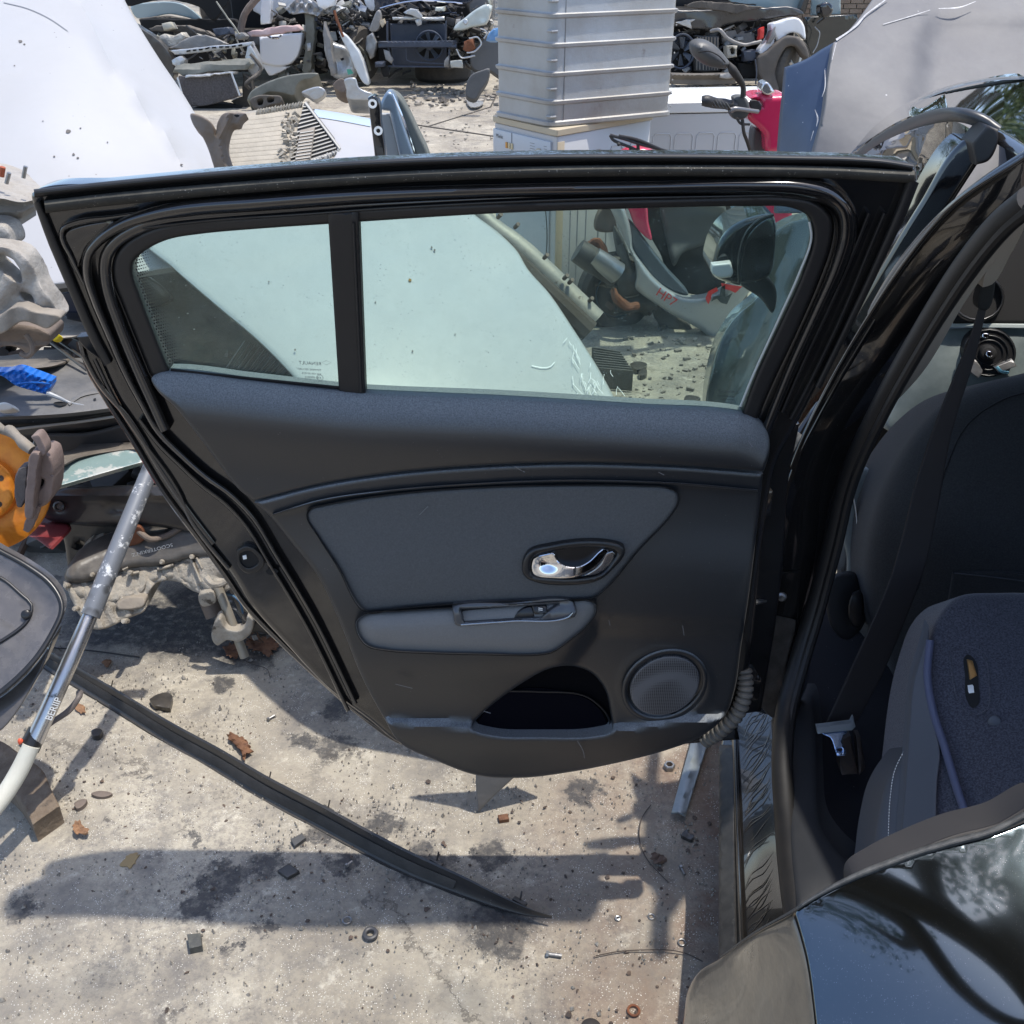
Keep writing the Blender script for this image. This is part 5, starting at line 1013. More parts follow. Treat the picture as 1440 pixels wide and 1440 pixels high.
mk('kick_lever', tpx([(170, 744, 2.24), (188, 742, 2.22), (200, 752, 2.2), (214, 758, 2.2), (232, 754, 2.22), (250, 744, 2.24), (264, 736, 2.25)], [5, 4.5, 4.5, 4, 4.5, 5, 5.5], 10), m_brown, en)
mk('rusty_tab', relief([(186, 742), (196, 741), (204, 756), (196, 764), (178, 768), (180, 752)], F(2.2), r=2, thick=0.01, step=5), m_rust, en)
mk('mount_block', relief([(274, 786), (300, 778), (326, 776), (338, 792), (336, 804), (318, 818), (310, 826), (292, 830), (282, 822), (278, 806)], EY, r=5, thick=0.08, step=5, h0=0.02, h=lambda u, v, d: -0.012*np.exp(-(((u-312)/10)**2+((v-812)/5)**2))), m_case, en)
mk('mount_ring', tpx([(290, 812, 2.12), (300, 822, 2.11), (314, 820, 2.11), (322, 810, 2.12), (316, 802, 2.13)], 4.5, 8), m_case, en)
mk('shaft', tpx([(304, 820, 2.15), (322, 864, 2.12), (344, 924, 2.09)], [6.5, 6.5, 6.5], 14, 3), M('dull shaft', (0.30, 0.27, 0.22), 0.55, 0.4, bump=(60, 0.2)), en)
mk('starter_motor', tpx([(290, 838, 2.2), (302, 866, 2.18)], 12, 16, 1), m_brown, en)
mk('clamp', relief([(278, 838), (300, 832), (304, 846), (284, 852)], F(2.13), r=3, thick=0.03, step=5), m_case, en)
mk('carb_bracket', relief([(302, 874), (308, 868), (318, 884), (336, 886), (346, 878), (348, 866), (356, 872), (352, 892), (336, 902), (318, 900), (306, 908), (298, 900), (297, 888)], F(2.08), r=3, thick=0.03, step=5), m_case, en)
mk('intake_plate', relief([(318, 808), (336, 800), (350, 812), (364, 850), (378, 880), (374, 892), (352, 884), (340, 868), (328, 840)], F(2.24), r=3, thick=0.02, step=6), m_castdirt, en)
mk('intake_ring', tpx([(342, 816, 2.2), (350, 812, 2.2), (356, 820, 2.2), (350, 830, 2.2), (340, 826, 2.2), (342, 816, 2.2)], 3, 8), M('green grey plastic', (0.16, 0.17, 0.12), 0.6), en)
mk('plate_screw', lathe([(0.006, 0), (0.006, 0.006), (0.002, 0.008)], PY(325, 845, 2.2), (0, -1, .3), 10), m_steel, en)
mk('blue_wire', tpx([(314, 834, 2.2), (328, 838, 2.16), (338, 848, 2.15), (342, 862, 2.16), (350, 866, 2.17)], 1.6, 8), M('blue wire', (0.10, 0.2, 0.32), 0.5), en)
mk('grey_wire', tpx([(318, 852, 2.2), (330, 856, 2.15), (340, 868, 2.15), (352, 874, 2.16)], 1.6, 8), m_steel, en)
mk('red_clip', relief([(358, 842), (364, 839), (368, 844), (362, 850), (358, 852)], F(2.14), r=1.5, thick=0.02, step=4), M('red plastic clip', (0.6, 0.08, 0.04), 0.4), en)
mk('white_connector', relief([(354, 862, S), (361, 856, S), (364, 862, S), (357, 869, S)], F(2.13), r=1, thick=0.02, step=4, smooth=False), M('white connector', (0.65, 0.65, 0.62), 0.4), en)
mk('black_harness', relief([(340, 870), (356, 876), (370, 868), (380, 880), (382, 890), (366, 890), (350, 888)], F(2.1), r=4, thick=0.03, step=5), m_d1, en)
a = P1(243, 768, EY, 0.038); b_ = P1(172, 786, EY, 0.038)
text('cover_lettering', "SCOOTERKIN'Z", m_white_mark, en, a+V((0, 0, 0.006)), b_-a, V((0.02, 0.05, -1)), 0.0145, extr=-0.004)
clutter(30, (330, 385), (850, 900), lambda u, v: 2.2, [m_d3, m_d2, m_case], 'engine_debris', 5, 0.008, 0.025, en)

# ---- crutch-like pole
pole = root('metal_pole', 'paint-spattered grey telescopic pole with white foot leaning across the heap', 'pole', 0, 1140, 1.5, 0.03)
TOP = (213, 656, 2.02); MID = (127, 866, 1.76); BOT = (46, 1046, 1.58)
mk('upper_tube', tpx([TOP, (170, 761, 1.88), MID], [11.5, 12.5, 13.5], 20, 4), M('grey tube with paint spatter', (0.20, 0.21, 0.225), 0.45, 0.3, wear=((0.7, 0.7, 0.68), 34, 0.56), speck=((0.06, 0.06, 0.06), 28, 0.40)), pole)
mk('lower_tube', tpx([(128, 862, 1.765), (90, 950, 1.66), BOT], [10.5, 11.5, 12.5], 20, 4), M('chrome tube', (0.55, 0.55, 0.56), 0.22, 0.95, dust_or_light=((0.3, 0.28, 0.25), 0.25, 20), wear=((0.1, 0.1, 0.1), 22, 0.60)), pole)
mk('collar', tpx([(54, 1026, 1.60), (40, 1054, 1.57)], [13.5, 14.5], 18, 2), m_plastic, pole)
mk('white_foot', tpx([(44, 1048, 1.57), (28, 1082, 1.54), (6, 1118, 1.50), (-24, 1156, 1.45)], [12, 12.5, 12.5, 12.5], 18, 5), M('off white rubber', (0.62, 0.61, 0.52), 0.5, dust_or_light=((0.35, 0.3, 0.25), 0.3, 20)), pole)
mk('end_bracket', relief([(204, 652), (210, 640), (222, 644), (236, 664), (240, 678), (220, 676), (212, 668)], F(2.0), r=3, thick=0.03, step=5), M('grey end bracket', (0.15, 0.16, 0.17), 0.5), pole)
mk('bracket_pin', lathe([(0.005, 0), (0.005, 0.004), (0.001, 0.005)], P1(215, 652, F(2.0), 0.004), (0, -1, .3), 10), m_dark, pole)
mk('red_reflector', blob(PY(29, 1043, 1.57), (0.006, 0.005, 0.009), None, 0, 2), M('orange red lens', (0.8, 0.12, 0.05), 0.3), pole)
a = P1(72, 1014, F(1.585), 0.010); b_ = P1(101, 954, F(1.625), 0.010)
text('pole_lettering', 'BERIIP', m_white_mark, pole, a, b_-a, V((-1, -0.1, 0.55)), 0.019, extr=0.0)
mk('crank_handle', tpx([(52, 1036, 1.60), (70, 1018, 1.62), (96, 1000, 1.66), (110, 982, 1.68), (112, 974, 1.70)], [3, 4, 4.5, 4, 5], 10), M('grey brown rubber', (0.13, 0.11, 0.10), 0.6), pole)

# ---- dark lamp housing bottom left
lh = root('lamp_housing', 'dark glossy lamp housing with a raised rim at the lower left edge', 'car lamp', 0, 1030, 1.55, 0.1)
LY = surf([(-60, 770, 1.78), (90, 850, 1.72), (-60, 1020, 1.50), (60, 920, 1.63)])
mk('lens_plate', relief([(-80, 760), (-20, 764), (8, 778), (40, 796), (72, 820), (88, 846), (88, 862), (76, 890), (56, 922), (30, 952), (-4, 980), (-80, 1020)], LY, r=4, thick=0.02, step=8, h=lambda u, v, d: -0.010*(1-np.exp(-np.clip(d-9, 0, None)/4))), M('dark smoked plastic', (0.035, 0.036, 0.040), 0.16, coat=0.8, var=(6, 0.9, (0.085, 0.08, 0.08)), dust_or_light=((0.3, 0.27, 0.24), 0.3, 14)), lh)
mk('rim', strip([(-60, 764), (-20, 766), (8, 779), (40, 797), (71, 821), (86, 847), (86, 862), (74, 889), (54, 921), (28, 950), (-6, 978), (-60, 1008)], LY, halfround(4, 0.006, 0.0)), m_plastic, lh)
mk('inner_step', strip([(-60, 800), (0, 812), (30, 836), (44, 850), (40, 870), (10, 896), (-60, 930)], LY, halfround(2.5, 0.004, -0.008)), m_plastic, lh)
mk('screw_boss', lathe([(0.010, -0.002), (0.009, 0.010), (0.006, 0.012)], P1(38, 864, LY, -0.008), (.1, -.8, .55), 14), m_plastic, lh)
mk('housing_side', relief([(-80, 1010), (-6, 984), (30, 956), (58, 924), (76, 896), (62, 934), (44, 968), (22, 1004), (0, 1028), (-80, 1060)], lambda u, v: LY(u, v)+0.03, r=3, thick=0.04, step=8), M('dirty clear plastic side', (0.10, 0.09, 0.08), 0.25, coat=0.6, var=(12, 0.9, (0.03, 0.03, 0.03))), lh)

# ---- long black trim strip on the ground
SP = [(40, 905), (62, 925), (110, 954), (170, 990), (235, 1030), (300, 1066), (370, 1108), (450, 1150), (520, 1188), (580, 1218), (640, 1243), (700, 1268), (740, 1282), (776, 1290)]
SPY = [(u, v, PZ(u, v, 0.025).y) for u, v in SP]
w_ = [.85, .9, .95, 1, 1.05, 1.1, 1.15, 1.2, 1.2, 1.2, 1.15, .95, .6, .12]
st_ = mk('trim_strip', strip(SPY, None, [(15, -0.022), (15, 0.0), (12, 0.004), (9, 0.002), (3, -0.004), (-6, -0.006), (-11, -0.001), (-13, 0.004), (-15, 0.002), (-15, -0.022)], own=True, w=w_), M('black trim strip', (0.012, 0.013, 0.016), 0.38, dust_or_light=((0.33, 0.29, 0.23), 0.16, 8), bump=(120, 0.1), speck=((0.35, 0.33, 0.3), 150, 0.15)))
tag(st_, 'long curved black trim strip lying across the concrete', 'trim strip')
mk('dusty_channel', strip(SPY[:11], None, [(5, -0.006), (4, 0.0005), (-6, 0.0003), (-8, -0.004)], own=True, w=w_[:11]), M('channel dirt', (0.06, 0.055, 0.05), 0.9, var=(12, 0.9, (0.025, 0.024, 0.022)), bump=(120, 0.6)), st_)
for (u, v) in ((150, 962), (372, 1092), (455, 1132), (608, 1206), (725, 1262)):
    p = PZ(u+6, v+6, 0.015)
    mk('clip', join(box(p, (0.03, 0.01, 0.006), rotm(z=-35), 0.001), tube([p, p+V((0.004, 0.012, 0.016))], 0.0018, 6)), m_blackpl, st_)

# ---- wood block
def prism_z(px, zt, zb=0.0, bev=0.0):
    P = cr(px, True, 6); n = len(P); vs_ = []; rr = random.Random(2)
    for (u, v) in P[:, :2]: p = PZ(u, v, zt); vs_.append((p.x, p.y, zt))
    for (u, v) in P[:, :2]: p = PZ(u, v, zt); vs_.append((p.x+rr.uniform(-.001, .001), p.y+rr.uniform(-.001, .001), zb))
    return vs_, [tuple(range(n))]+[(i, n+i, n+(i+1) % n, (i+1) % n) for i in range(n)]+[tuple(range(2*n-1, n-1, -1))]
def wood():
    poly = [(-40, 1040, S), (0, 1042), (30, 1062), (60, 1084), (72, 1110), (84, 1134, S), (66, 1146), (46, 1160, S), (36, 1140), (20, 1116), (0, 1100), (-40, 1096, S)]
    Y = lambda u, v: np.array([PZ(a, b, 0.05).y for a, b in zip(np.ravel(u), np.ravel(v))]).reshape(np.shape(u))
    return relief(poly, Y, r=3, thick=0.055, step=6, back=(0, 0.0, -1), h=lambda u, v, d: 0.0015*np.sin((u*0.62+v*0.78)*0.5)+0.001*np.sin(u*0.9))
mw = M('weathered wood', (0.13, 0.095, 0.065), 0.9, bump=(40, 0.8), var=(20, 0.9, (0.22, 0.17, 0.12)))
wb_ = mk('wood_block', wood(), mw); tag(wb_, 'chunk of weathered brown wood beside the white foot of the pole', 'wood block')

# ---- small litter on the concrete
def flat(name, label, cat, poly, zt, m, group=None, curl=0.0):
    if cat == 'leaf':
        r_ = random.Random(int(poly[0][0])); P = cr(poly, True, 3.0)[:, :2]; c = P.mean(0)
        poly = [tuple(c+(p-c)*r_.uniform(.68, 1.12))+('s',) for p in P]
    Y = lambda u, v: np.array([PZ(a, b, zt).y for a, b in zip(np.ravel(u), np.ravel(v))]).reshape(np.shape(u))
    o = mk(name, relief(poly, Y, r=1, thick=(0.0012 if cat == 'leaf' else zt), step=(3 if cat == 'leaf' else 5), back=(0, 0, -1), h=(lambda u, v, d: curl*(np.sin(u*0.31+v*.2)*np.cos(v*0.43)*1.3)) if curl else None), m)
    return tag(o, label, cat, group)
m_leaf = M('dry leaf', (0.11, 0.05, 0.028), 0.85, var=(60, 0.8, (0.24, 0.12, 0.06)), bump=(220, 0.9)); m_leaf2 = M('tan leaf', (0.30, 0.17, 0.09), 0.85, var=(90, 0.9, (0.18, 0.09, 0.045)), bump=(220, 0.9))
flat('plastic_shard', 'torn black plastic shard above the trim strip', 'plastic shard', [(210, 983, S), (222, 976), (236, 974), (242, 978), (239, 996, S), (226, 994), (214, 990)], 0.012, m_blackpl, curl=0.003)
flat('dry_leaf', 'curled red brown dry leaf above the trim strip', 'leaf', [(320, 1028), (330, 1030), (342, 1036), (352, 1046), (356, 1056), (348, 1062), (342, 1070), (340, 1060), (330, 1048), (322, 1040)], 0.014, m_leaf, curl=0.006)
flat('tan_leaf', 'small crumpled tan leaf below the wood block', 'leaf', [(102, 1155), (112, 1152), (116, 1160), (126, 1166), (120, 1174), (106, 1172), (101, 1166)], 0.016, m_leaf2, curl=0.005)
flat('oak_leaf', 'brown dead leaf beside the scooter engine shaft', 'leaf', [(342, 898), (360, 894), (380, 896), (396, 904), (388, 914), (376, 924), (362, 916), (350, 914)], 0.010, m_leaf, curl=0.004)
flat('oak_leaf', 'brown leaf litter at the foot of the engine shaft', 'leaf', [(312, 910), (326, 904), (338, 912), (330, 926), (318, 922)], 0.008, m_leaf, curl=0.004)
flat('orange_flake', 'orange leaf flake left of the trim strip by the pole', 'leaf', [(104, 992), (112, 988), (122, 1000), (114, 1004)], 0.006, m_leaf2, curl=0.003)
flat('orange_flake', 'orange flake beside the thin rod behind the trim strip', 'leaf', [(142, 932), (150, 926), (158, 930), (150, 938)], 0.006, m_leaf2, curl=0.003)
flat('rubber_chip', 'black rubber chip below the middle of the trim strip', 'rubber chip', [(390, 1224, S), (406, 1214, S), (421, 1225, S), (404, 1234, S)], 0.008, m_blackpl)
flat('rubber_chip', 'dark grey chip touching the oil stain near the trim strip', 'rubber chip', [(409, 1180, S), (424, 1172, S), (430, 1178, S), (414, 1190, S)], 0.008, M('grey rubber', (0.07, 0.07, 0.07), 0.7))
flat('plastic_block', 'small square dark plastic block low on the concrete', 'plastic block', [(263, 1314, S), (282, 1312, S), (284, 1330, S), (266, 1334, S)], 0.016, M('dark plastic block', (0.06, 0.06, 0.055), 0.6, var=(90, 0.8, (0.12, 0.12, 0.1))))
flat('black_stone', 'black pebble under the trim strip near the pole', 'stone', [(128, 1028), (136, 1024), (144, 1027), (140, 1034), (130, 1034)], 0.014, m_blackpl)
flat('brown_chip', 'small reddish brown chip under the door', 'chip', [(700, 1146, S), (714, 1144, S), (716, 1152, S), (702, 1154, S)], 0.008, m_leaf)
flat('dark_tag', 'crooked dark plastic tab near the steel strip', 'plastic tab', [(958, 1174), (966, 1166), (969, 1172), (976, 1174), (974, 1181), (964, 1178)], 0.008, m_blackpl, curl=0.002)
flat('dark_curl', 'short curled dark strip right of the wood block', 'rubber strip', [(104, 1130), (114, 1124), (122, 1124), (120, 1130), (108, 1137)], 0.010, m_brown)
flat('dark_curl', 'brown twig piece above the short dark strip', 'twig', [(128, 1116), (140, 1112), (158, 1116), (150, 1120), (136, 1120)], 0.008, m_brown)
flat('amber_flake', 'ochre leaf flake between wood block and oil stain', 'leaf', [(168, 1216), (180, 1202), (196, 1200), (190, 1214), (176, 1222)], 0.004, M('ochre flake', (0.30, 0.22, 0.11), 0.9))
def ringz(u, v, R_, r_, name, label, cat, m, flatk=0.8):
    c = PZ(u, v, r_); P = [c+V((R_*math.cos(a), R_*math.sin(a), 0)) for a in [i*math.pi/10 for i in range(20)]]
    return tag(mk(name, tube(P, r_, 8, closed=True), m), label, cat)
ringz(521, 1313, 0.011, 0.0045, 'rubber_washer', 'thick dark rubber washer below the trim strip', 'washer', M('dark washer', (0.05, 0.05, 0.055), 0.5))
ringz(488, 1294, 0.008, 0.0018, 'metal_ring', 'thin grey ring beside the thick rubber washer', 'ring', m_steel)
ringz(869, 1291, 0.0042, 0.002, 'steel_washer', 'small shiny steel washer below the door', 'washer', M('bright washer', (0.6, 0.6, 0.58), 0.3, 0.8))
ringz(916, 1289, 0.006, 0.0018, 'grey_washer', 'dull grey washer right of the shiny one', 'washer', m_steel)
ringz(959, 1325, 0.007, 0.0014, 'pale_washer', 'pale washer half sunk by the long wire', 'washer', m_steel)
ringz(891, 1421, 0.010, 0.0024, 'rusty_ring', 'rusty iron ring near the bottom edge', 'ring', m_rust)
c = PZ(831, 1448, 0.004); tag(mk('rubber_disc', lathe([(0.018, 0), (0.018, 0.006), (0.015, 0.008), (0.005, 0.008), (0.004, 0.003)], c, (0, 0, 1), 28), M('brown black rubber', (0.03, 0.025, 0.024), 0.7)), 'dark rubber disc cut by the bottom edge of the picture', 'rubber disc')
c = PZ(941, 1080, 0.0)
P6 = [(0.0135 if i % 1 == 0 else 0.0135) for i in range(6)]
tag(mk('hex_nut', lathe([(0.0075, 0.002), (0.0135, 0.0), (0.0135, 0.010), (0.0115, 0.012), (0.0080, 0.012), (0.0072, 0.002)], c, (0, 0, 1), 6, cap=False), m_steel, smooth=False), 'loose steel hex nut beside the metal strip', 'nut')
def wire(pts, r_, name, label, cat, m):
    P = smooth3([PZ(u, v, z) for u, v, z in pts], 8); return tag(mk(name, tube(P, r_, 6), m), label, cat)
m_wire = M('rusty wire', (0.055, 0.04, 0.032), 0.7)
wire([(915, 1132, .004), (902, 1152, .008), (899, 1180, .006), (908, 1205, .004), (924, 1225, .005), (940, 1241, .003)], 0.0011, 'bent_wire', 'thin curved wire standing arc shaped below the door', 'wire', m_wire)
wire([(838, 1344, .003), (870, 1338, .004), (900, 1336, .005), (940, 1336, .006), (965, 1341, .004), (988, 1352, .003)], 0.0011, 'long_wire', 'thin dark wire lying flat near the car sill', 'wire', m_wire)
wire([(60, 910, .006), (120, 914, .005), (196, 924, .004)], 0.002, 'thin_rod', 'thin black rod behind the pole above the trim strip', 'rod', m_blackpl)
wire([(324, 916, .004), (350, 932, .004), (374, 940, .003), (380, 952, .003)], 0.0008, 'fine_wire', 'fine wire trailing from the engine shaft', 'wire', m_wire)
for (u, v, du, dv, lab) in ((768, 1341, 22, 3, 'short steel bolt lying near the bottom centre'), (376, 1012, 10, -6, 'tiny screw beside the engine debris'), (957, 1218, 6, 12, 'small brass screw below the steel strip'), (486, 1218, 9, -7, 'tiny dark screw touching the oil stain')):
    a, b_ = PZ(u, v, 0.005), PZ(u+du, v+dv, 0.005); d = (b_-a)
    tag(mk('loose_bolt', join(tube([a, b_], 0.0025 if du < 15 else 0.0035, 8), lathe([(0.0045 if du < 15 else 0.006, 0), (0.0045 if du < 15 else 0.006, 0.005)], a, d, 6)), m_steel), lab, 'bolt', 'loose screws and bolts')
flat('leaf_crumb', 'brown crumpled seed husk right of the arc shaped wire', 'leaf', [(914, 1202), (924, 1198), (936, 1204), (938, 1212), (930, 1216), (918, 1212)], 0.010, M('husk', (0.12, 0.08, 0.06), 0.9), curl=0.006)
# galvanised strip under the door
sy = lambda u, v: np.array([PZ(a, b, 0.02).y for a, b in zip(np.ravel(u), np.ravel(v))]).reshape(np.shape(u))
gs = tag(mk('steel_strip', relief([(975, 1030, S), (1000, 1030, S), (964, 1147, S), (953, 1142), (944, 1143, S)], sy, r=1, thick=0.004, step=7, back=(0, 0, -1), smooth=False, h=lambda u, v, d: 0.008*np.exp(-((u-(982-(v-1030)*0.24))/5)**2)), M('galvanised steel', (0.28, 0.31, 0.32), 0.4, 0.6, var=(30, 0.5, (0.18, 0.2, 0.2)))), 'short galvanised angle strip sticking out below the door', 'steel strip')
# brown crumbs and seeds: nobody could count these
def crumbs():
    r_ = random.Random(9); vs_, fs = [], []
    for i in range(420):
        cu, cv = r_.choice([(340, 1240), (560, 1230), (900, 1230), (700, 1330), (120, 1110), (450, 1180), (950, 1380), (780, 1150)]); u, v = (r_.gauss(cu, 70), r_.gauss(cv, 45)) if i % 3 else (r_.uniform(0, 1000), r_.uniform(930, 1440))
        if u > 1005 or v > 1450: continue
        p = PZ(u, v); s = r_.uniform(.0008, .003)*r_.choice([1, 1, 1, 1.7])
        a, b = blob((p.x, p.y, s*.4), (s*r_.uniform(.6, 1.6), s*r_.uniform(.6, 1.6), s*.5), rotm(z=r_.uniform(0, 180)), 0.35, 1, i)
        k = len(vs_); vs_ += list(a); fs += [tuple(j+k for j in f) for f in b]
    return vs_, fs
mk('dirt_crumbs', crumbs(), M('dark crumbs', (0.05, 0.04, 0.035), 0.9, var=(30, 0.9, (0.16, 0.11, 0.08))), kind='stuff')

# cast and dirty parts get an uneven skin
def roughen(o, a1, s1, a2, s2):
    me = o.data
    if me is None or not hasattr(me, 'vertices') or len(me.vertices) > 60000 or o.get('kind') == 'stuff': return
    for v in me.vertices:
        v.co += mn.noise_vector(v.co*s1)*a1+mn.noise_vector(v.co*s2+V((5, 1, 2)))*a2
    me.update()
for rt in (en, kn, bd):
    for o in rt.children:
        if o.type == 'MESH' and not any(k in o.name for k in ('lettering', 'disc', 'hub', 'stud', 'shaft', 'wire')): roughen(o, 0.0022, 22, 0.0012, 75)

clutter(260, (-620, -60), (420, 860), lambda u, v: heapY(u, v)+0.16, [m_d1, m_d1, m_d2, m_d3], 'scrap_heap', 23, 0.05, 0.16)
for (u, v, w) in ((103, 217, 2.6), (109, 222, 2.0), (76, 220, 1.6), (28, 58, 3), (34, 62, 1.5), (151, 200, 1.2), (20, 92, 1), (96, 184, 4), (113, 180, 1.4), (60, 170, 1), (255, 232, 2)):
    mk('dirt_spot', relief([(u+w*math.cos(a)*random.uniform(.6, 1.2), v+w*.7*math.sin(a)*random.uniform(.6, 1.2)) for a in [i*.785 for i in range(8)]], hoodA, r=0, thick=0.002, step=3, h=lambda u_, v_, d: crease_h(u_, v_, d)+0.004), M('dried dirt', (0.13, 0.12, 0.11), 0.9), wb)
for (u, v, w) in ((577, 394, 2.4), (607, 348, 1.6), (611, 352, 1.6), (415, 492, 1.6), (378, 396, 1.2), (528, 425, 1.2), (580, 494, 1.2), (640, 470, 1)):
    mk('dirt_spot', relief([(u+w*math.cos(a)*random.uniform(.6, 1.2), v+w*math.sin(a)*random.uniform(.6, 1.2)) for a in [i*.785 for i in range(8)]], hoodB, r=0, thick=0.002, step=3, h=lambda u_, v_, d: 0.02+0*u_), M('amber dirt', (0.22, 0.13, 0.03), 0.8) if w > 2 else M('dried dirt', (0.13, 0.12, 0.11), 0.9), sb)
# ------------------------------------------------------------------ the yard beyond the door
UPZ = V((0, 0, 1))
def outline_solid(pts, levels, round_r=0.03, n=5):
    """rounded polygon (xy) stacked through levels [(z, outset)]"""
    P = [V((p[0], p[1])) for p in pts]; m = len(P); ctr = sum(P, V((0, 0)))/m; out = []
    for i in range(m):
        a, b, c = P[i-1], P[i], P[(i+1) % m]; u1 = (a-b).normalized(); u2 = (c-b).normalized()
        for j in range(n+1):
            t = j/n; q = (b+u1*round_r)*(1-t)**2+b*2*t*(1-t)+(b+u2*round_r)*t*t; out.append(q)
    k = len(out); vs_, fs = [], []
    for z, o in levels:
        for q in out:
            d = (q-ctr).normalized(); w = q+d*o*1.3; vs_.append((w.x, w.y, z))
    for i in range(len(levels)-1):
        for j in range(k):
            j2 = (j+1) % k; fs.append((i*k+j, i*k+j2, (i+1)*k+j2, (i+1)*k+j))
    fs.append(tuple(range(k))[::-1]); fs.append(tuple((len(levels)-1)*k+j for j in range(k)))
    cr_ = (P[1]-P[0]).cross(P[2]-P[1]) if hasattr(P[0], 'cross') else 1
    if cr_ < 0: fs = [f[::-1] for f in fs]
    return vs_, fs
class Face:
    """an upright face: origin o (bottom), unit direction d, outward normal n"""
    def __init__(s, a, b, out): s.o = V((a.x, a.y, 0)); s.d = V((b.x-a.x, b.y-a.y, 0)); s.L = s.d.length; s.d.normalize(); s.n = V((s.d.y, -s.d.x, 0)); s.n = s.n if s.n.dot(out) > 0 else -s.n
    def p(s, x, z, h=0.0): return s.o+s.d*x+UPZ*z+s.n*h
    def slab(s, x0, x1, z0, z1, h0, h1, bev=0.0):
        q = Matrix((s.d, s.n, UPZ)).transposed()
        return box(s.p((x0+x1)/2, (z0+z1)/2, (h0+h1)/2), (x1-x0, abs(h1-h0), z1-z0), q, bev)
    def line(s, pts, r, n=6): return tube([s.p(x, z, 0.001) for x, z in pts], r, n)

m_enamel = M('white enamel', (0.50, 0.505, 0.51), 0.35, coat=0.3, dust_or_light=((0.5, 0.45, 0.36), 0.22, 6))
m_cream = M('yellowed cream plastic', (0.52, 0.44, 0.31), 0.5, dust_or_light=((0.4, 0.34, 0.26), 0.3, 6))
m_alubox = M('weathered aluminium box', (0.40, 0.41, 0.415), 0.45, 0.4, var=(2.4, 1.0, (0.29, 0.275, 0.25)), wear=((0.25, 0.23, 0.22), 3.2, 0.62), bump=(45, 0.15), speck=((0.2, 0.18, 0.16), 40, 0.06), dust_or_light=((0.55, 0.5, 0.42), 0.25, 4))
# washing machine with cream lid
wC, wL, wR = PZ(784, 182, 0.87), PZ(695, 162, 0.87), PZ(917, 159, 0.87)
w4 = wL+wR-wC
wm_ = thing('washing_machine', 'old white washing machine with cream lid carrying the ribbed metal crate', 'washing machine', ((wC.x+w4.x)/2, (wC.y+w4.y)/2, 0))
mk('cabinet', outline_solid([(p.x, p.y) for p in (wC, wR, w4, wL)], [(0.02, -0.004), (0.03, 0), (0.833, 0), (0.838, -0.004)], 0.012), m_enamel, wm_)
mk('lid', outline_solid([(p.x, p.y) for p in (wC, wR, w4, wL)], [(0.840, 0.004), (0.843, 0.008), (0.867, 0.008), (0.87, 0.002)], 0.012), m_cream, wm_)
fL = Face(wC, wL, V((-1, -1, 0))); fR = Face(wC, wR, V((1, -1, 0)))
cp = mk('control_panel', fL.slab(0.035, fL.L-0.005, 0.69, 0.812, 0.0, 0.012, 0.003), M('pale grey fascia', (0.50, 0.53, 0.56), 0.35), wm_)
mk('panel_joint', fL.slab(fL.L*0.67, fL.L*0.67+0.003, 0.69, 0.812, 0.0115, 0.0135), m_black_mark, cp)
mk('dial', lathe([(0.026, 0), (0.026, 0.006), (0.020, 0.010), (0.018, 0.022), (0.001, 0.023)], fL.p(0.115, 0.748, 0.012), fL.n, 24, cap=False), m_cream, cp)
for i in range(3):
    mk('button', fL.slab(0.315+i*0.022, 0.329+i*0.022, 0.738, 0.765, 0.012, 0.017, 0.001), M(['cream button', 'amber button'][i == 2], [(0.6, 0.5, 0.3), (0.6, 0.28, 0.05)][i == 2], 0.4), cp)
for i in range(7):
    mk('dial_mark', fL.slab(0.15, 0.185, 0.715+i*0.012, 0.7165+i*0.012, 0.012, 0.0125), m_black_mark, cp) if i != 3 else None
    mk('dial_mark', fL.slab(0.06, 0.082, 0.715+i*0.012, 0.7165+i*0.012, 0.012, 0.0125), m_black_mark, cp)
text('panel_lettering', 'Miele', m_black_mark, cp, fL.p(fL.L-0.03, 0.775, 0.0135), -fL.d, UPZ, 0.026)
lp = mk('door_panel', fL.slab(0.04, fL.L-0.02, 0.08, 0.675, 0.0, 0.012, 0.006), M('grey front panel', (0.46, 0.49, 0.52), 0.35), wm_)
rr_ = [(0.10, 0.14), (fL.L-0.08, 0.14), (fL.L-0.08, 0.60), (0.10, 0.60)]
mk('door_groove', tube([fL.p(x, z, 0.0125) for x, z in cr([(p[0], p[1]) for p in [(0.12, 0.14), (0.42, 0.14), (0.46, 0.18), (0.46, 0.56), (0.42, 0.60), (0.12, 0.60), (0.08, 0.56), (0.08, 0.18)]], True, 0.03)], 0.003, 6, closed=True), m_black_mark, lp)
mk('recess_handle', fL.slab(fL.L-0.20, fL.L-0.09, 0.655, 0.675, 0.012, 0.02, 0.003), m_white_mark, lp)
mk('side_strip', fR.slab(0.0, 0.045, 0.03, 0.815, 0.0, 0.004, 0.001), m_cream, wm_)
for i, (x0, x1) in enumerate(((0.10, 0.15), (0.21, 0.30), (0.36, 0.45), (0.50, 0.57))):
    mk('pressed_arch', tube([fR.p(x, z, 0.001) for x, z in ((x0, 0.1), (x0, 0.73), (x0+0.012, 0.75), (x1-0.012, 0.75), (x1, 0.73), (x1, 0.1))], 0.0028, 6), m_enamel, wm_)
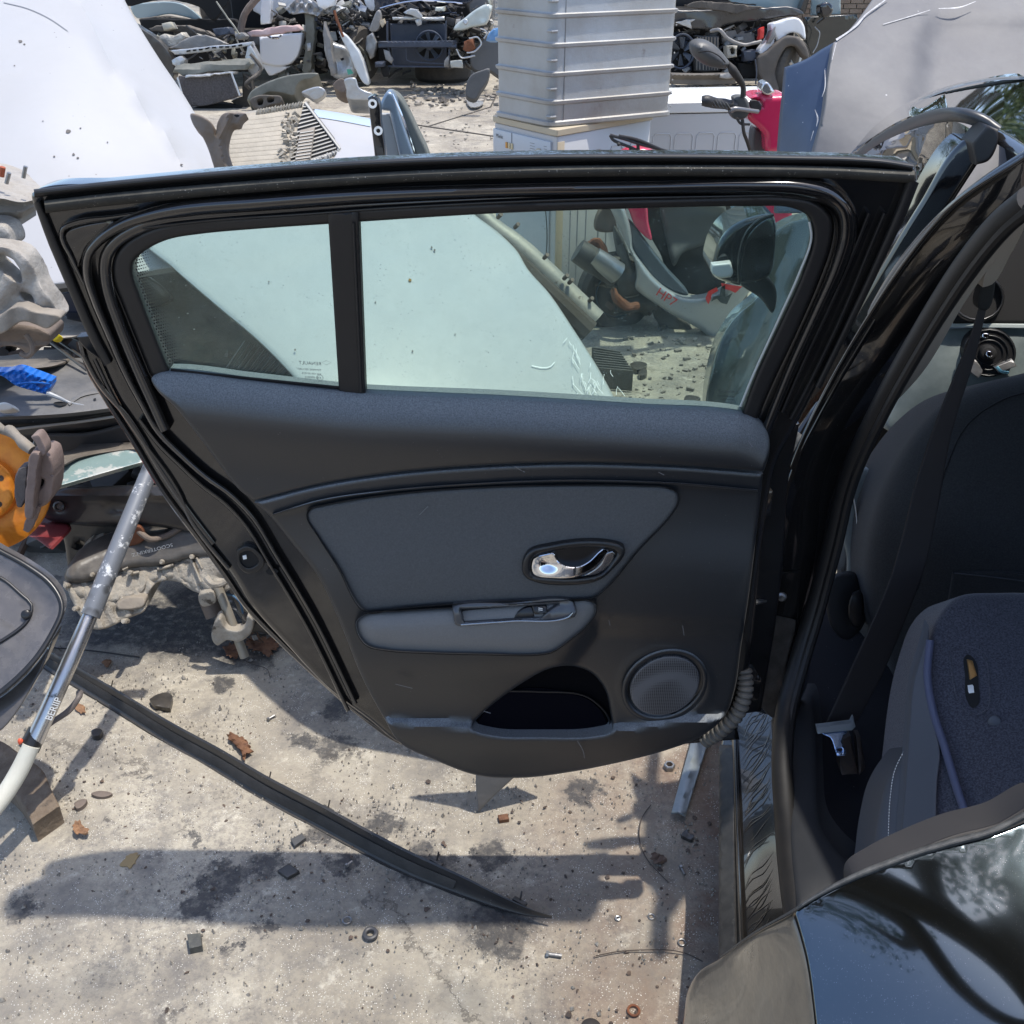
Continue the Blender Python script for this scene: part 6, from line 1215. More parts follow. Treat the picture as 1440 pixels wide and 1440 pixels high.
# second appliance
b0, b1 = PZ(917, 166, 0.84)+V((0.02, 0.06, 0)), PZ(1130, 162, 0.84)
b0 = PZ(915, 164, 0.83); b1 = PZ(1125, 160, 0.83); bd_ = (b1-b0).normalized(); bn = V((-bd_.y, bd_.x, 0)); bn = bn if bn.y > 0 else -bn
b0 = b0+bn*0.12; b1 = b1+bn*0.12
fz = thing('white_freezer', 'low white chest appliance with flat lid behind the scooter', 'freezer', ((b0.x+b1.x)/2, (b0.y+b1.y)/2+0.2, 0))
mk('cabinet', outline_solid([(p.x, p.y) for p in (b0, b1, b1+bn*0.5, b0+bn*0.5)], [(0.0, 0), (0.82, 0)], 0.012), m_enamel, fz)
mk('lid', outline_solid([(p.x, p.y) for p in (b0, b1, b1+bn*0.5, b0+bn*0.5)], [(0.826, 0.006), (0.83, 0.012), (0.875, 0.012), (0.88, 0.004)], 0.015), M('clean white lid', (0.68, 0.68, 0.66), 0.3), fz)
fF = Face(b0, b1, V((0, -1, 0)))
for i in range(7):
    x0 = 0.05+i*0.115
    mk('pressed_arch', tube([fF.p(x, z, 0.001) for x, z in ((x0, 0.1), (x0, 0.71), (x0+0.012, 0.725), (x0+0.083, 0.725), (x0+0.095, 0.71), (x0+0.095, 0.1))], 0.003, 6), m_enamel, fz)
# ribbed metal crate
cC, cL, cR = PZ(774, 179, 0.872), PZ(697, 163, 0.872), PZ(943, 163, 0.872)
c4 = cL+cR-cC
lv = [(0.872, 0.004), (0.878, 0.010), (0.892, 0.010), (0.898, 0.0)]
z = 0.975
while z < 2.0:
    t = (z-0.87)*0.006; lv += [(z-0.012, t), (z-0.006, t+0.009), (z+0.006, t+0.011), (z+0.010, t+0.002), (z+0.014, t)]; z += 0.117
lv += [(2.02, 0.01), (2.04, 0.02), (2.06, 0.02)]
ct = mk('metal_crate', outline_solid([(p.x, p.y) for p in (cC, cR, c4, cL)], lv, 0.045, 8), m_alubox, sharp=25)
tag(ct, 'tall ribbed aluminium crate standing on the washing machine', 'metal crate')
gL = Face(cC, cL, V((-1, -1, 0))); gR = Face(cC, cR, V((1, -1, 0)))
cdir = (gL.n+gR.n).normalized()
for i in range(18):
    zz = 0.915+i*0.0585; 
    if abs(((zz-0.975) % 0.117)-0.0585) < 0.055:
        mk('corner_lug', tube([gL.p(0.026, zz, 0.003), (gL.p(0.008, zz, 0.0)+gR.p(0.008, zz, 0.0))/2+cdir*0.004, gR.p(0.026, zz, 0.003)], 0.0055, 8), m_alubox, ct)
    mk('edge_lug', blob(gR.p(gR.L-0.006, zz, 0.002), (0.004, 0.004, 0.005), None, 0, 1), m_alubox, ct)
mk('seam', gL.slab(0.075, 0.077, 0.9, 2.0, 0.001, 0.004), m_d2, ct) if False else None
mk('soot_seam', gR.slab(0.065, 0.0665, 0.9, 2.0, 0.002, 0.0045), m_steel, ct)
# steel post
sp_ = thing('steel_post', 'galvanised steel post with bolt stubs leaning in front of the washing machine', 'post', (PY(840, 458, 3.4).x, 3.4, 0))
mk('post_tube', tpx([(640, 268, 3.5), (690, 318, 3.45), (740, 358, 3.42), (836, 452, 3.35)], [13, 14, 16, 18], 16, 3), M('dusty galvanised tube', (0.30, 0.29, 0.26), 0.55, 0.4, var=(8, 0.8, (0.42, 0.38, 0.31)), wear=((0.12, 0.1, 0.08), 10, 0.64), bump=(60, 0.2)), sp_)
mk('post_face', tpx([(700, 340, 3.36), (760, 402, 3.32), (826, 468, 3.28)], [12, 15, 19], 10, 3), M('dark post brown', (0.055, 0.045, 0.035), 0.85, bump=(60, 0.4)), sp_)  # separate dark brown tube along the lower side of the post
for (u, v) in ((724, 320), (765, 363), (793, 392), (800, 398), (828, 424), (700, 306)):
    mk('bolt_stub', tpx([(u, v, 3.35), (u+5, v-5, 3.33)], 3, 8, 1), m_brown, sp_)

# heat sink block and bits in the shade behind the glass
hs = thing('finned_block', 'dark finned metal block on the ground behind the window', 'car part', tuple(PZ(860, 530)))
for i in range(9):
    a = PZ(832+i*0.8, 502+i*3.6, 0.05); b_ = PZ(872+i*2.2, 508+i*3.4, 0.05)
    mk('fin', bar(a, b_, 0.006, 0.09), M('dusty dark fins', (0.06, 0.06, 0.055), 0.6, 0.2, dust_or_light=((0.3, 0.28, 0.24), 0.4, 20)), hs)
for i, (pl, lab) in enumerate((([(886, 512), (900, 508), (910, 512), (896, 520)], 'flat black shard right of the finned block'), ([(925, 452), (934, 450), (938, 456), (928, 460)], 'small dark wedge on the sunlit ground under the scooter'), ([(898, 522), (908, 518), (910, 524), (900, 528)], 'tiny black flake beside the flat shard'), ([(965, 556), (985, 560), (978, 564), (962, 561)], 'thin dark sliver near the window corner'))):
    flat('plastic_shard', lab, 'plastic shard', pl, 0.02, m_blackpl)

# ---- scooter
sc = thing('red_scooter', 'red and silver motor scooter with bare handlebar standing in front of the white freezer', 'scooter', (PZ(930, 450).x, 4.7, 0))
m_red = M('crimson plastic', (0.66, 0.02, 0.10), 0.22, coat=0.8, dust_or_light=((0.5, 0.35, 0.3), 0.12, 8)); m_sil = M('silver plastic', (0.40, 0.42, 0.44), 0.32, 0.35, dust_or_light=((0.4, 0.37, 0.3), 0.25, 6)); m_dgr = M('dark grey scooter plastic', (0.05, 0.055, 0.06), 0.5, dust_or_light=((0.34, 0.32, 0.27), 0.3, 6))
m_blk = M('scooter black', (0.012, 0.012, 0.013), 0.6, dust_or_light=((0.25, 0.22, 0.18), 0.25, 10))
K = lambda n, poly, Y, m, **kw: mk(n, relief(poly, F(Y) if not callable(Y) else Y, **{**dict(r=4, thick=0.05, step=6), **kw}), m, sc)
K('side_fairing', [(858, 288), (864, 306), (870, 320), (882, 346), (894, 374), (895, 390), (893, 404), (905, 416), (920, 426), (942, 440), (962, 451), (985, 464), (1002, 476), (1016, 468), (1030, 446), (1046, 420), (1066, 392), (1056, 384), (1034, 396), (1012, 410), (990, 418), (962, 418), (940, 408), (920, 392), (904, 372), (890, 350), (888, 330), (884, 310), (874, 288)], 4.55, m_sil, r=7, h=lambda u, v, d: 0.008*np.sin((u+v)*0.05))
K('inner_fairing', [(884, 310), (890, 350), (904, 372), (920, 392), (945, 408), (968, 414), (940, 380), (920, 355), (905, 335), (893, 318)], 4.6, M('dark blue grey plastic', (0.09, 0.11, 0.13), 0.35), r=4)
K('foot_well', [(905, 288), (1040, 288), (1044, 330), (1030, 380), (1010, 408), (975, 414), (945, 400), (930, 360), (914, 330)], 4.75, m_blk, r=3)
K('leg_shield', [(930, 288), (1018, 288), (1022, 300), (1012, 326), (990, 344), (960, 356), (948, 374), (940, 350), (934, 320)], 4.66, m_dgr, r=8, h=lambda u, v, d: 0.02*np.tanh((v-352)/10))
K('red_tail', [(882, 288), (908, 288), (912, 312), (916, 338), (904, 330), (892, 316), (886, 300)], 4.58, m_red, r=4)
K('tail_cover', [(866, 226), (874, 214), (892, 208), (914, 210), (926, 222), (930, 290), (880, 290)], 4.75, m_red, r=8)
K('rear_mudguard', [(852, 288), (862, 292), (866, 310), (866, 324), (852, 327), (838, 324), (836, 322)], 4.75, m_brown, r=3)
K('rear_strut', [(864, 318), (878, 340), (884, 362), (872, 368), (866, 350)], 4.72, m_dgr)
K('front_panel_blue', [(1028, 290), (1046, 288), (1058, 292), (1066, 300), (1050, 306), (1040, 316), (1036, 304)], 4.62, M('ice blue plastic', (0.35, 0.47, 0.55), 0.3), r=3)
K('front_red_panel', [(1050, 286), (1112, 286), (1114, 300), (1106, 324), (1102, 330), (1090, 316), (1070, 300)], 4.55, m_red, r=5)
K('front_wheel_guard', [(1034, 404), (1046, 396), (1052, 410), (1040, 436), (1026, 458), (1012, 476), (1003, 474), (1008, 450), (1020, 428)], 4.62, m_brown, r=4)
K('belly_pan', [(920, 430), (944, 442), (968, 456), (974, 464), (950, 464), (924, 452), (919, 444)], 4.65, m_blk, r=3)
K('fairing_logo_red', [(992, 420, S), (996, 410, S), (1008, 404, S), (1010, 409, S), (1001, 414, S), (999, 422, S), (996, 428, S)], 4.53, M('red sticker', (0.7, 0.03, 0.03), 0.4), r=0, thick=0.002, smooth=False)
K('fairing_logo_black', [(1000, 424, S), (1004, 417, S), (1012, 416, S), (1014, 404, S), (1020, 400, S), (1020, 418, S), (1030, 412, S), (1022, 428, S), (1014, 426, S), (1008, 420, S)], 4.53, m_black_mark, r=0, thick=0.002, smooth=False)
K('fairing_logo_red', [(1014, 398, S), (1024, 400, S), (1034, 402, S), (1044, 403, S), (1034, 412, S), (1026, 408, S), (1016, 406, S)], 4.53, MATS['red sticker'], r=0, thick=0.002, smooth=False)
a = P1(921, 414, F(4.535), 0.02); b_ = P1(954, 437, F(4.535), 0.02)
text('fairing_lettering', 'HP7', MATS['red sticker'], sc, a, b_-a, V((0.25, 0, 1)), 0.062, shear=0.25)
# rear wheel, engine and exhaust
wc = PY(866, 410, 4.75); wa = V((0.25, -1, 0.05)).normalized()
rw = mk('rear_wheel', lathe([(0.115, -0.04), (0.165, -0.05), (0.185, -0.03), (0.19, 0.0), (0.185, 0.03), (0.165, 0.05), (0.115, 0.04)], wc, wa, 36), m_blk, sc)
mk('rim', lathe([(0.118, 0.035), (0.112, 0.045), (0.10, 0.03), (0.04, 0.02), (0.03, 0.05), (0.001, 0.05)], wc, wa, 28, cap=False), M('blue grey rim', (0.12, 0.16, 0.20), 0.3, 0.6), rw)
mk('exhaust_can', tpx([(812, 352, 4.50), (830, 364, 4.5), (866, 388, 4.52)], [17, 18, 16], 20, 3), M('black exhaust', (0.03, 0.033, 0.038), 0.45, 0.3, dust_or_light=((0.3, 0.27, 0.22), 0.3, 12)), sc)
mk('heat_shield', tpx([(836, 360, 4.47), (852, 372, 4.47), (868, 384, 4.48)], [13, 15, 16], 16, 2), M('silver heat shield', (0.28, 0.29, 0.30), 0.35, 0.7), sc)
mk('exhaust_bracket', tpx([(828, 344, 4.55), (838, 340, 4.55), (848, 350, 4.55), (852, 362, 4.55)], [5, 6, 6, 5], 8), m_rust, sc)
mk('exhaust_pipe', tpx([(862, 408, 4.55), (868, 420, 4.52), (882, 430, 4.5), (898, 430, 4.52)], [5, 6, 6, 5], 10), m_rust, sc)
mk('engine_block', join(blob(PY(886, 396, 4.65), (0.07, 0.08, 0.09), None, 0.12, 2, 4), blob(PY(896, 424, 4.65), (0.11, 0.08, 0.05), None, 0.15, 2, 6)), M('greasy engine', (0.05, 0.045, 0.04), 0.6, 0.2, bump=(40, 0.6)), sc)
mk('cooling_fins', join(*[bar(PY(879, 382+i*6, 4.6), PY(900, 378+i*6, 4.62), 0.02, 0.006) for i in range(7)]), m_castdirt, sc, kind='stuff')
mk('shock_absorber', tpx([(872, 344, 4.62), (882, 372, 4.6), (888, 392, 4.6)], 6, 12), m_dgr, sc)
clutter(60, (848, 915), (370, 440), lambda u, v: 4.66, [m_d1, m_d2, m_d3], 'engine_clutter', 31, 0.015, 0.05, sc)
# luggage rack
for pts in ([(858, 190), (880, 196), (905, 204), (936, 212), (960, 222)], [(858, 190), (864, 198), (884, 206), (904, 214), (930, 216)], [(870, 191), (895, 196), (920, 206), (938, 214)]):
    mk('rack_tube', tpx([(u, v, 4.7) for u, v in pts], 2.2, 8), M('rack black', (0.03, 0.03, 0.032), 0.4), sc)
mk('rack_stay', tpx([(887, 206, 4.7), (886, 216, 4.7), (880, 226, 4.7)], 2.4, 8), m_blk, sc); mk('rack_stay', tpx([(897, 200, 4.7), (898, 214, 4.7), (902, 226, 4.7)], 2.4, 8), m_blk, sc)
mk('rack_knob', blob(PY(870, 203, 4.68), (0.008, 0.008, 0.008)), m_blk, sc)
mk('seat', relief([(900, 240), (960, 226), (1020, 236), (1040, 270), (1030, 292), (900, 292)], F(4.78), r=10, thick=0.2, step=10), m_blk, sc)
# handlebar, mirror, front
mk('steering_cowl', relief([(1054, 138), (1058, 134), (1068, 132), (1086, 133), (1106, 134), (1108, 200), (1100, 214), (1078, 214), (1074, 190), (1066, 180), (1052, 168), (1050, 158), (1060, 150), (1070, 148), (1068, 142), (1058, 141)], F(4.45), r=9, rk=1.4, thick=0.12, step=6), m_red, sc)
mk('cowl_socket', relief([(1056, 142), (1066, 142), (1071, 152), (1066, 158), (1056, 152)], F(4.44), r=1, thick=0.02, step=4), m_blk, sc)
mk('headlamp_edge', relief([(1072, 118, S), (1078, 115), (1090, 130, S), (1080, 134), (1070, 128)], F(4.44), r=3, thick=0.08, step=5), M('bright chrome cap', (0.7, 0.7, 0.7), 0.2, 0.8), sc)
mk('fork_cover', relief([(1062, 180), (1078, 196), (1080, 220), (1062, 220)], F(4.55), r=3, thick=0.08, step=6), m_dgr, sc)
mk('grip', tpx([(987, 142, 4.36), (994, 142, 4.36), (1006, 145, 4.38), (1018, 146, 4.40), (1034, 149, 4.42)], [6.5, 8, 7.2, 7.2, 6], 16, 5), M('grip rubber', (0.03, 0.03, 0.033), 0.5, bump=(60, 0.6)), sc)
mk('grip_collar', tpx([(1022, 147, 4.41), (1030, 148, 4.41)], 7, 16, 2), m_blk, sc)
for i in range(6): mk('grip_groove', tpx([(996+i*5, 138+i*1.2, 4.35), (1003+i*5, 151+i*0.6, 4.35)], 0.9, 5, 1), m_dgr, sc)
mk('switch_cluster', relief([(1032, 138), (1046, 136), (1052, 142), (1052, 162), (1044, 168), (1030, 166), (1027, 158), (1034, 152)], F(4.42), r=4, thick=0.06, step=5), m_dgr, sc)
mk('brake_lever', tpx([(1028, 155, 4.38), (1036, 153, 4.38), (1052, 155, 4.4), (1066, 157, 4.42)], [4, 3, 2.8, 3], 10), M('lever alloy', (0.22, 0.22, 0.23), 0.4, 0.7), sc)
mk('brake_cable', tpx([(1036, 166, 4.4), (1042, 174, 4.4), (1054, 175, 4.42)], 1.8, 8), m_blk, sc)
mk('throttle_cable', tpx([(1044, 168, 4.4), (1046, 186, 4.4), (1051, 200, 4.42), (1056, 216, 4.45)], 2.4, 8), m_blk, sc)
mk('mirror_stem', tpx([(1045, 136, 4.42), (1045, 122, 4.42), (1040, 112, 4.41), (1030, 98, 4.40), (1024, 88, 4.4)], [4, 3.6, 5, 6, 2.5], 12, 4), m_blk, sc)
mk('rear_view_mirror', relief([(972, 62), (978, 57), (988, 56), (1000, 60), (1012, 70), (1022, 82), (1027, 90), (1022, 96), (1008, 96), (992, 92), (980, 84), (973, 74)], F(4.36), r=14, rk=1.5, thick=0.05, step=4), M('mirror shell', (0.055, 0.058, 0.062), 0.4, dust_or_light=((0.35, 0.33, 0.3), 0.25, 10)), sc)
mk('mirror_crease', tpx([(982, 74, 4.33), (996, 72, 4.325), (1010, 78, 4.325), (1020, 88, 4.33)], 0.8, 5), m_dark, sc)

# ---- big crumpled truck bonnet at the upper right
TB = surf([(1100, 215, 3.15), (1105, 95, 3.25), (1240, -20, 3.65), (1500, -60, 3.75), (1500, 240, 3.05), (1300, 220, 3.05)])
def tb_h(u, v, d):
    h = 0.05*np.tanh((u-np.interp(v, [0, 60, 220], [1310, 1300, 1285]))/12)*-1*np.exp(-np.clip(40-v, 0, None)/30)
    h += 0.02*np.exp(-((v-22)/18)**2)*np.tanh((u-1210)/30)+0.006*np.sin(u*0.05)*np.sin(v*0.04)
    return h*0.6
m_prim = M('scuffed grey bonnet lacquer', (0.095, 0.095, 0.105), 0.55, 0.0, var=(3.2, 0.8, (0.15, 0.15, 0.155)), dust_or_light=((0.4, 0.38, 0.34), 0.18, 5), speck=((0.6, 0.6, 0.6), 22, 0.07), bump=(7, 0.08))
tb = piece('crumpled_bonnet', 'huge crumpled grey bonnet with a navy blue side leaning at the upper right', 'car bonnet', [(1172, 60, S), (1188, 48), (1206, 28), (1222, 6), (1236, -16), (1260, -70, S), (1520, -70, S), (1520, 300, S), (1130, 300, S), (1142, 220), (1158, 158), (1164, 110)], TB, m_prim, r=3, thick=0.03, step=11, h=tb_h)
mk('blue_side', relief([(1105, 96, S), (1136, 84), (1158, 70), (1176, 60, S), (1168, 110), (1160, 158), (1146, 218), (1134, 300, S), (1090, 300, S), (1096, 190)], surf([(1105, 96, 3.45), (1174, 60, 3.38), (1100, 215, 3.30), (1150, 215, 3.12)]), r=3, thick=0.02, step=10), M('dull navy paint', (0.035, 0.055, 0.10), 0.40, 0.2, speck=((0.6, 0.6, 0.62), 30, 0.06), var=(4, 0.7, (0.06, 0.085, 0.14))), tb)
for pts, w in (([(1176, 60), (1170, 84)], [1, .6]), ([(1160, 98), (1160, 124), (1156, 136)], [.5, 1, .4]), ([(1146, 154), (1150, 166), (1148, 178)], [.5, 2, .4]), ([(1144, 184), (1140, 198)], [.8, .3]), ([(1176, 56), (1194, 44), (1206, 34), (1216, 22), (1234, 8), (1250, -4)], [2.6, 1.8, 2.6, 1.2, 2, .8]), ([(1242, 34), (1270, 26), (1308, 14)], [.6, 1, .5]), ([(1320, 12), (1350, 10), (1372, 2)], [.6, 1.4, .4])):
    mk('bare_scrape', strip(pts, lambda u, v: TB(u, v)-0.035, [(-1.0, 0), (-1.0, .001), (1.0, .001), (1.0, 0)], w=[q*.6 for q in w], step=4), M('bare scraped metal', (0.42, 0.43, 0.45), 0.5, 0.2, var=(80, 0.9, (0.2, 0.2, 0.21))), tb)

# ---- things between: bracket, radiators, pale panel, black door pillars
br = piece('rusty_bracket', 'forked grey brown steel bracket beside the white bonnet', 'bracket', [(268, 160), (286, 164), (300, 176), (303, 190), (306, 172), (314, 160), (330, 158), (346, 160), (338, 168), (336, 174), (326, 176), (320, 190), (318, 206), (322, 222), (328, 240), (326, 256), (308, 256), (300, 232), (292, 208), (282, 188), (272, 176)], F(3.1), M('rusted grey bracket', (0.16, 0.12, 0.085), 0.7, 0.2, var=(9, 0.9, (0.22, 0.20, 0.19)), bump=(60, 0.4)), r=3, thick=0.03, step=5, h=lambda u, v, d: 0.02*np.exp(-((u-np.interp(v, [160, 200, 250], [322, 308, 318]))/4)**2))
mk('bolt_hole', relief([(329, 162), (334, 161), (337, 163), (333, 165)], F(3.06), r=0, thick=0.002, step=3), m_dark, br)
ra = thing('old_radiator', 'crumpled beige radiator core with bent fins leaning on the pile', 'radiator', (PY(390, 230, 3.6).x, 3.6, PY(390, 245, 3.6).z))
rY = surf([(325, 160, 3.75), (425, 145, 3.80), (410, 235, 3.5), (325, 240, 3.5)]); m_ra = M('dirty beige fins', (0.42, 0.38, 0.31), 0.7, 0.25, var=(12, 0.8, (0.30, 0.27, 0.22)), bump=(60, 0.5))
mk('core', relief([(324, 166), (345, 160), (390, 153), (426, 149, S), (420, 180), (414, 206), (406, 236, S), (390, 246), (322, 250), (320, 210)], rY, r=1, thick=0.05, step=6), m_ra, ra)
for i in range(13):
    v0 = 164+i*6.4
    mk('tube_row', strip([(323, v0+4), (360, v0+1), (404-i*0.3, v0-5+i*0.3)], lambda u, v: rY(u, v)-0.004, halfround(3.2, 0.003)), m_ra, ra)
rnd = random.Random(4)
mk('torn_fins', join(*[box(P1(408-i*0.12+rnd.uniform(-8, 10), 160+i*1.6, rY, 0.01), (rnd.uniform(.008, .03), 0.01, rnd.uniform(.006, .02)), rotm(rnd.uniform(0, 90), rnd.uniform(0, 90), rnd.uniform(0, 90))) for i in range(44)]), m_ra, ra, kind='stuff')
rY2 = surf([(428, 145, 3.78), (478, 212, 3.6), (405, 235, 3.5)])
mk('second_core', relief([(428, 145, S), (478, 210, S), (474, 216, S), (440, 230, S), (406, 236, S), (418, 190, S)], rY2, r=1, thick=0.04, step=6, smooth=False), M('dark fin gap', (0.10, 0.095, 0.09), 0.7), ra)
for i in range(15):
    t = i/14; a0, a1 = (426-20*t, 150+84*t), (431+45*t, 150+62*t)
    mk('fin', strip([a0, a1], lambda u, v: rY2(u, v)-0.004, halfround(1.1, 0.008)), M('grey fins', (0.40, 0.39, 0.36), 0.6, 0.3), ra)
mk('end_rail', strip([(429, 144), (478, 209)], lambda u, v: rY2(u, v)-0.01, halfround(2, 0.01)), MATS['grey fins'], ra)
for i in range(11): mk('crimp', blob(P1(438+i*3.8, 228-i*1.4, rY2, 0.012), (0.009, 0.009, 0.011), None, 0.2, 1, i), MATS['grey fins'], ra)
for i in range(16): mk('crimp', blob(P1(362+i*4.1, 158-i*0.7, rY, 0.010), (0.006, 0.006, 0.014), rotm(0, 20, 0), 0.2, 1, i), m_ra, ra)
mk('small_cooler', relief([(422, 184, S), (442, 180, S), (436, 224, S), (414, 230, S)], lambda u, v: rY2(u, v)-0.03, r=1, thick=0.02, step=5, smooth=False), m_castdirt, ra)
for i in range(9): mk('cooler_fin', strip([(422-i*0.8, 187+i*4.6), (441-i*0.6, 184+i*4.6)], lambda u, v: rY2(u, v)-0.032, halfround(0.8, 0.004)), MATS['grey fins'], ra)
pp = piece('roof_skin', 'pale grey panel with a blue tinted upper edge behind the radiator', 'body panel', [(440, 155, S), (480, 160), (522, 168, S), (540, 215), (548, 250, S), (400, 250, S), (404, 238), (470, 222), (474, 210)], surf([(440, 155, 3.9), (522, 168, 3.9), (480, 245, 3.4)]), M('pale grey panel paint', (0.38, 0.385, 0.40), 0.4, var=(4, 0.5, (0.44, 0.45, 0.47)), dust_or_light=((0.45, 0.4, 0.33), 0.25, 6)), r=2, thick=0.03, step=9)
mk('blue_edge', strip([(442, 158), (480, 164), (522, 172)], lambda u, v: surf([(440, 155, 3.9), (522, 168, 3.9), (480, 245, 3.4)])(u, v)-0.005, [(-6, 0), (-6, .002), (5, .002), (5, 0)]), M('pale blue paint', (0.42, 0.50, 0.60), 0.3), pp)
dp = thing('loose_door_frame', 'loose black and blue door frame standing up behind the open door', 'car door', (PY(560, 225, 3.3).x, 3.3, PY(560, 250, 3.3).z))
blk = mk('black_post', relief([(517, 138, S), (524, 134), (530, 137), (536, 175), (541, 210), (543, 260, S), (530, 260, S), (526, 210), (521, 170)], F(3.2), r=3, thick=0.04, step=6), M('gloss black post', (0.008, 0.008, 0.010), 0.2, coat=0.8), dp)
for (u, v) in ((524, 146), (532, 184)):
    mk('mount_eye', lathe([(0.013, 0), (0.013, 0.004), (0.007, 0.004), (0.006, 0.001)], P1(u, v, F(3.2), 0.006), (0, -1, .2), 18, cap=False), m_white_mark, dp)
mk('blue_frame', relief([(534, 152), (538, 138), (546, 128), (554, 134), (562, 160), (574, 195), (584, 224), (592, 250, S), (570, 250, S), (560, 210), (552, 175), (548, 156, S), (536, 154)], F(3.35), r=4, thick=0.05, step=6), M('steel blue metallic', (0.22, 0.29, 0.37), 0.3, 0.5, dust_or_light=((0.4, 0.4, 0.36), 0.3, 8)), dp)
mk('dark_seal', relief([(548, 128), (560, 134), (572, 152), (588, 185), (600, 210), (612, 250, S), (594, 250, S), (584, 215), (570, 178), (560, 150)], F(3.4), r=4, thick=0.05, step=6), M('grey green seal', (0.10, 0.115, 0.11), 0.6, dust_or_light=((0.4, 0.38, 0.3), 0.3, 8)), dp)
mk('chrome_line', tpx([(552, 132, 3.33), (566, 164, 3.33), (580, 205, 3.33), (590, 240, 3.33)], 1.5, 6), m_chrome, dp)
mk('inner_panel', relief([(528, 160, S), (548, 160, S), (556, 190), (566, 240, S), (545, 250, S), (538, 200)], F(3.45), r=2, thick=0.02, step=6), M('pale inner skin', (0.35, 0.37, 0.38), 0.5, dust_or_light=((0.4, 0.36, 0.3), 0.3, 8)), dp)

# ------------------------------------------------------------------ wrecked cars at the back of the yard
def car_body(par, x0, x1, y0, y1, z0, z1, m, zr=1.45):
    mk('body_shell', join(box(((x0+x1)/2, (y0+y1)/2, (z0+z1)/2), (x1-x0, y1-y0, z1-z0), None, 0.12)), m, par)
    mk('cabin_shell', box(((x0+x1)/2, y0+(y1-y0)*0.62, (z1+zr)/2), ((x1-x0)*0.84, (y1-y0)*0.55, zr-z1+0.1), None, 0.14), m, par)
m_black2 = M('dusty black wreck paint', (0.012, 0.012, 0.014), 0.3, coat=0.5, dust_or_light=((0.3, 0.27, 0.22), 0.25, 4)); m_wg = M('weathered grey metal', (0.22, 0.215, 0.21), 0.55, 0.3, var=(10, 0.7, (0.34, 0.32, 0.29)), bump=(30, 0.3))
m_olive = M('olive primer', (0.14, 0.14, 0.115), 0.5, 0.1, var=(8, 0.7, (0.24, 0.235, 0.2))); m_navy = M('blue black plastic', (0.022, 0.032, 0.055), 0.45, bump=(20, 0.3), dust_or_light=((0.2, 0.2, 0.2), 0.25, 8)); m_silv = M('crushed silver panel', (0.48, 0.49, 0.49), 0.35, 0.5, var=(9, 0.6, (0.33, 0.33, 0.33)), bump=(12, 0.4))
m_screen = M('dusty windscreen', (0.28, 0.36, 0.37), 0.15, coat=0.6, dust_or_light=((0.5, 0.5, 0.45), 0.3, 3)); m_tyre = M('tyre rubber', (0.02, 0.02, 0.02), 0.75, dust_or_light=((0.26, 0.22, 0.17), 0.5, 8), bump=(30, 0.4)); m_under = M('underside black', (0.008, 0.008, 0.008), 0.9)
SMOOTHW = {'windscreen', 'raised_bonnet', 'white_door', 'wheel_tub', 'arch_flange', 'headlamp', 'fan_well', 'bonnet', 'white_wing', 'wheel_arch', 'wing_mirror', 'bonnet_edge', 'left_wing'}
CRISP = {'slam_panel', 'slot', 'crash_beam', 'beam_end', 'fan_cowl', 'white_pillar', 'battery_box', 'white_box', 'a_pillar', 'door_window', 'front_door', 'hanging_condenser'}
def W(par, n, poly, Y, m, **kw):
    kw.setdefault('smooth', n in SMOOTHW)
    if not kw['smooth'] and n not in CRISP:          # torn metal: a ragged outline
        r_ = random.Random(int(poly[0][0]*7+poly[0][1])); P = cr([tuple(p[:2])+('s',) for p in poly], True, 7)[:, :2]
        poly = [tuple(p+np.array([r_.uniform(-.9, .9), r_.uniform(-.9, .9)]))+('s',) for p in P]
    return mk(n, relief(poly, F(Y), **{**dict(r=1.5, thick=0.15, step=6, closed_back=False, back=(0, 1, -0.08)), **kw}), m, par)
def wheel(par, c, ax, R_, w, m_rim=None, n=36, spokes=5):
    t = mk('wheel', lathe([(R_*.66, -w*.5), (R_*.9, -w*.52), (R_, -w*.34), (R_*1.01, 0), (R_, w*.34), (R_*.9, w*.52), (R_*.66, w*.5)], c, ax, n), m_tyre, par)
    if m_rim:
        mk('rim', lathe([(R_*.66, w*.5), (R_*.62, w*.46), (R_*.60, w*.2), (0.01, w*.2)], c, ax, n, cap=False), m_under, t)
        q = V(ax).to_track_quat('Z', 'Y').to_matrix()
        for i in range(spokes):
            a = i*2*math.pi/spokes; d = q@V((math.cos(a), math.sin(a), 0)); nn = V(ax).normalized()
            mk('spoke', tube([V(c)+nn*w*.46, V(c)+nn*w*.42+d*R_*.62], [R_*.07, R_*.10], 6), m_rim, t)
    return t
# wreck 1: left, nose towards us with the bonnet up
w1 = thing('stripped_grey_car', 'stripped dark car at the upper left with bonnet raised and hanging radiator', 'wrecked car', (PZ(290, 160).x, 11.3, 0))
car_body(w1, PY(196, 90, 12).x, PY(352, 90, 12).x, 12.9, 16.5, 0.30, 0.58, m_black2, 1.3)
W(w1, 'engine_bay', [(195, 28), (330, 26), (352, 62), (352, 100), (240, 104), (214, 70)], 12.75, m_under, thick=0.1)
W(w1, 'windscreen', [(184, 8), (205, 4), (245, 3), (263, 9), (284, 28), (240, 20), (192, 25)], 13.0, m_screen, thick=0.02)
W(w1, 'raised_bonnet', [(150, -30, S), (330, -30, S), (318, 8), (308, 22), (300, 29), (292, 24), (282, 12), (262, 4), (230, 1), (196, 5), (180, 8)], 12.2, m_under, thick=0.04)
mk('bonnet_stay', tpx([(305, 2, 11.8), (320, 26, 11.7), (336, 49, 11.6)], 1.2, 6), m_olive, w1)
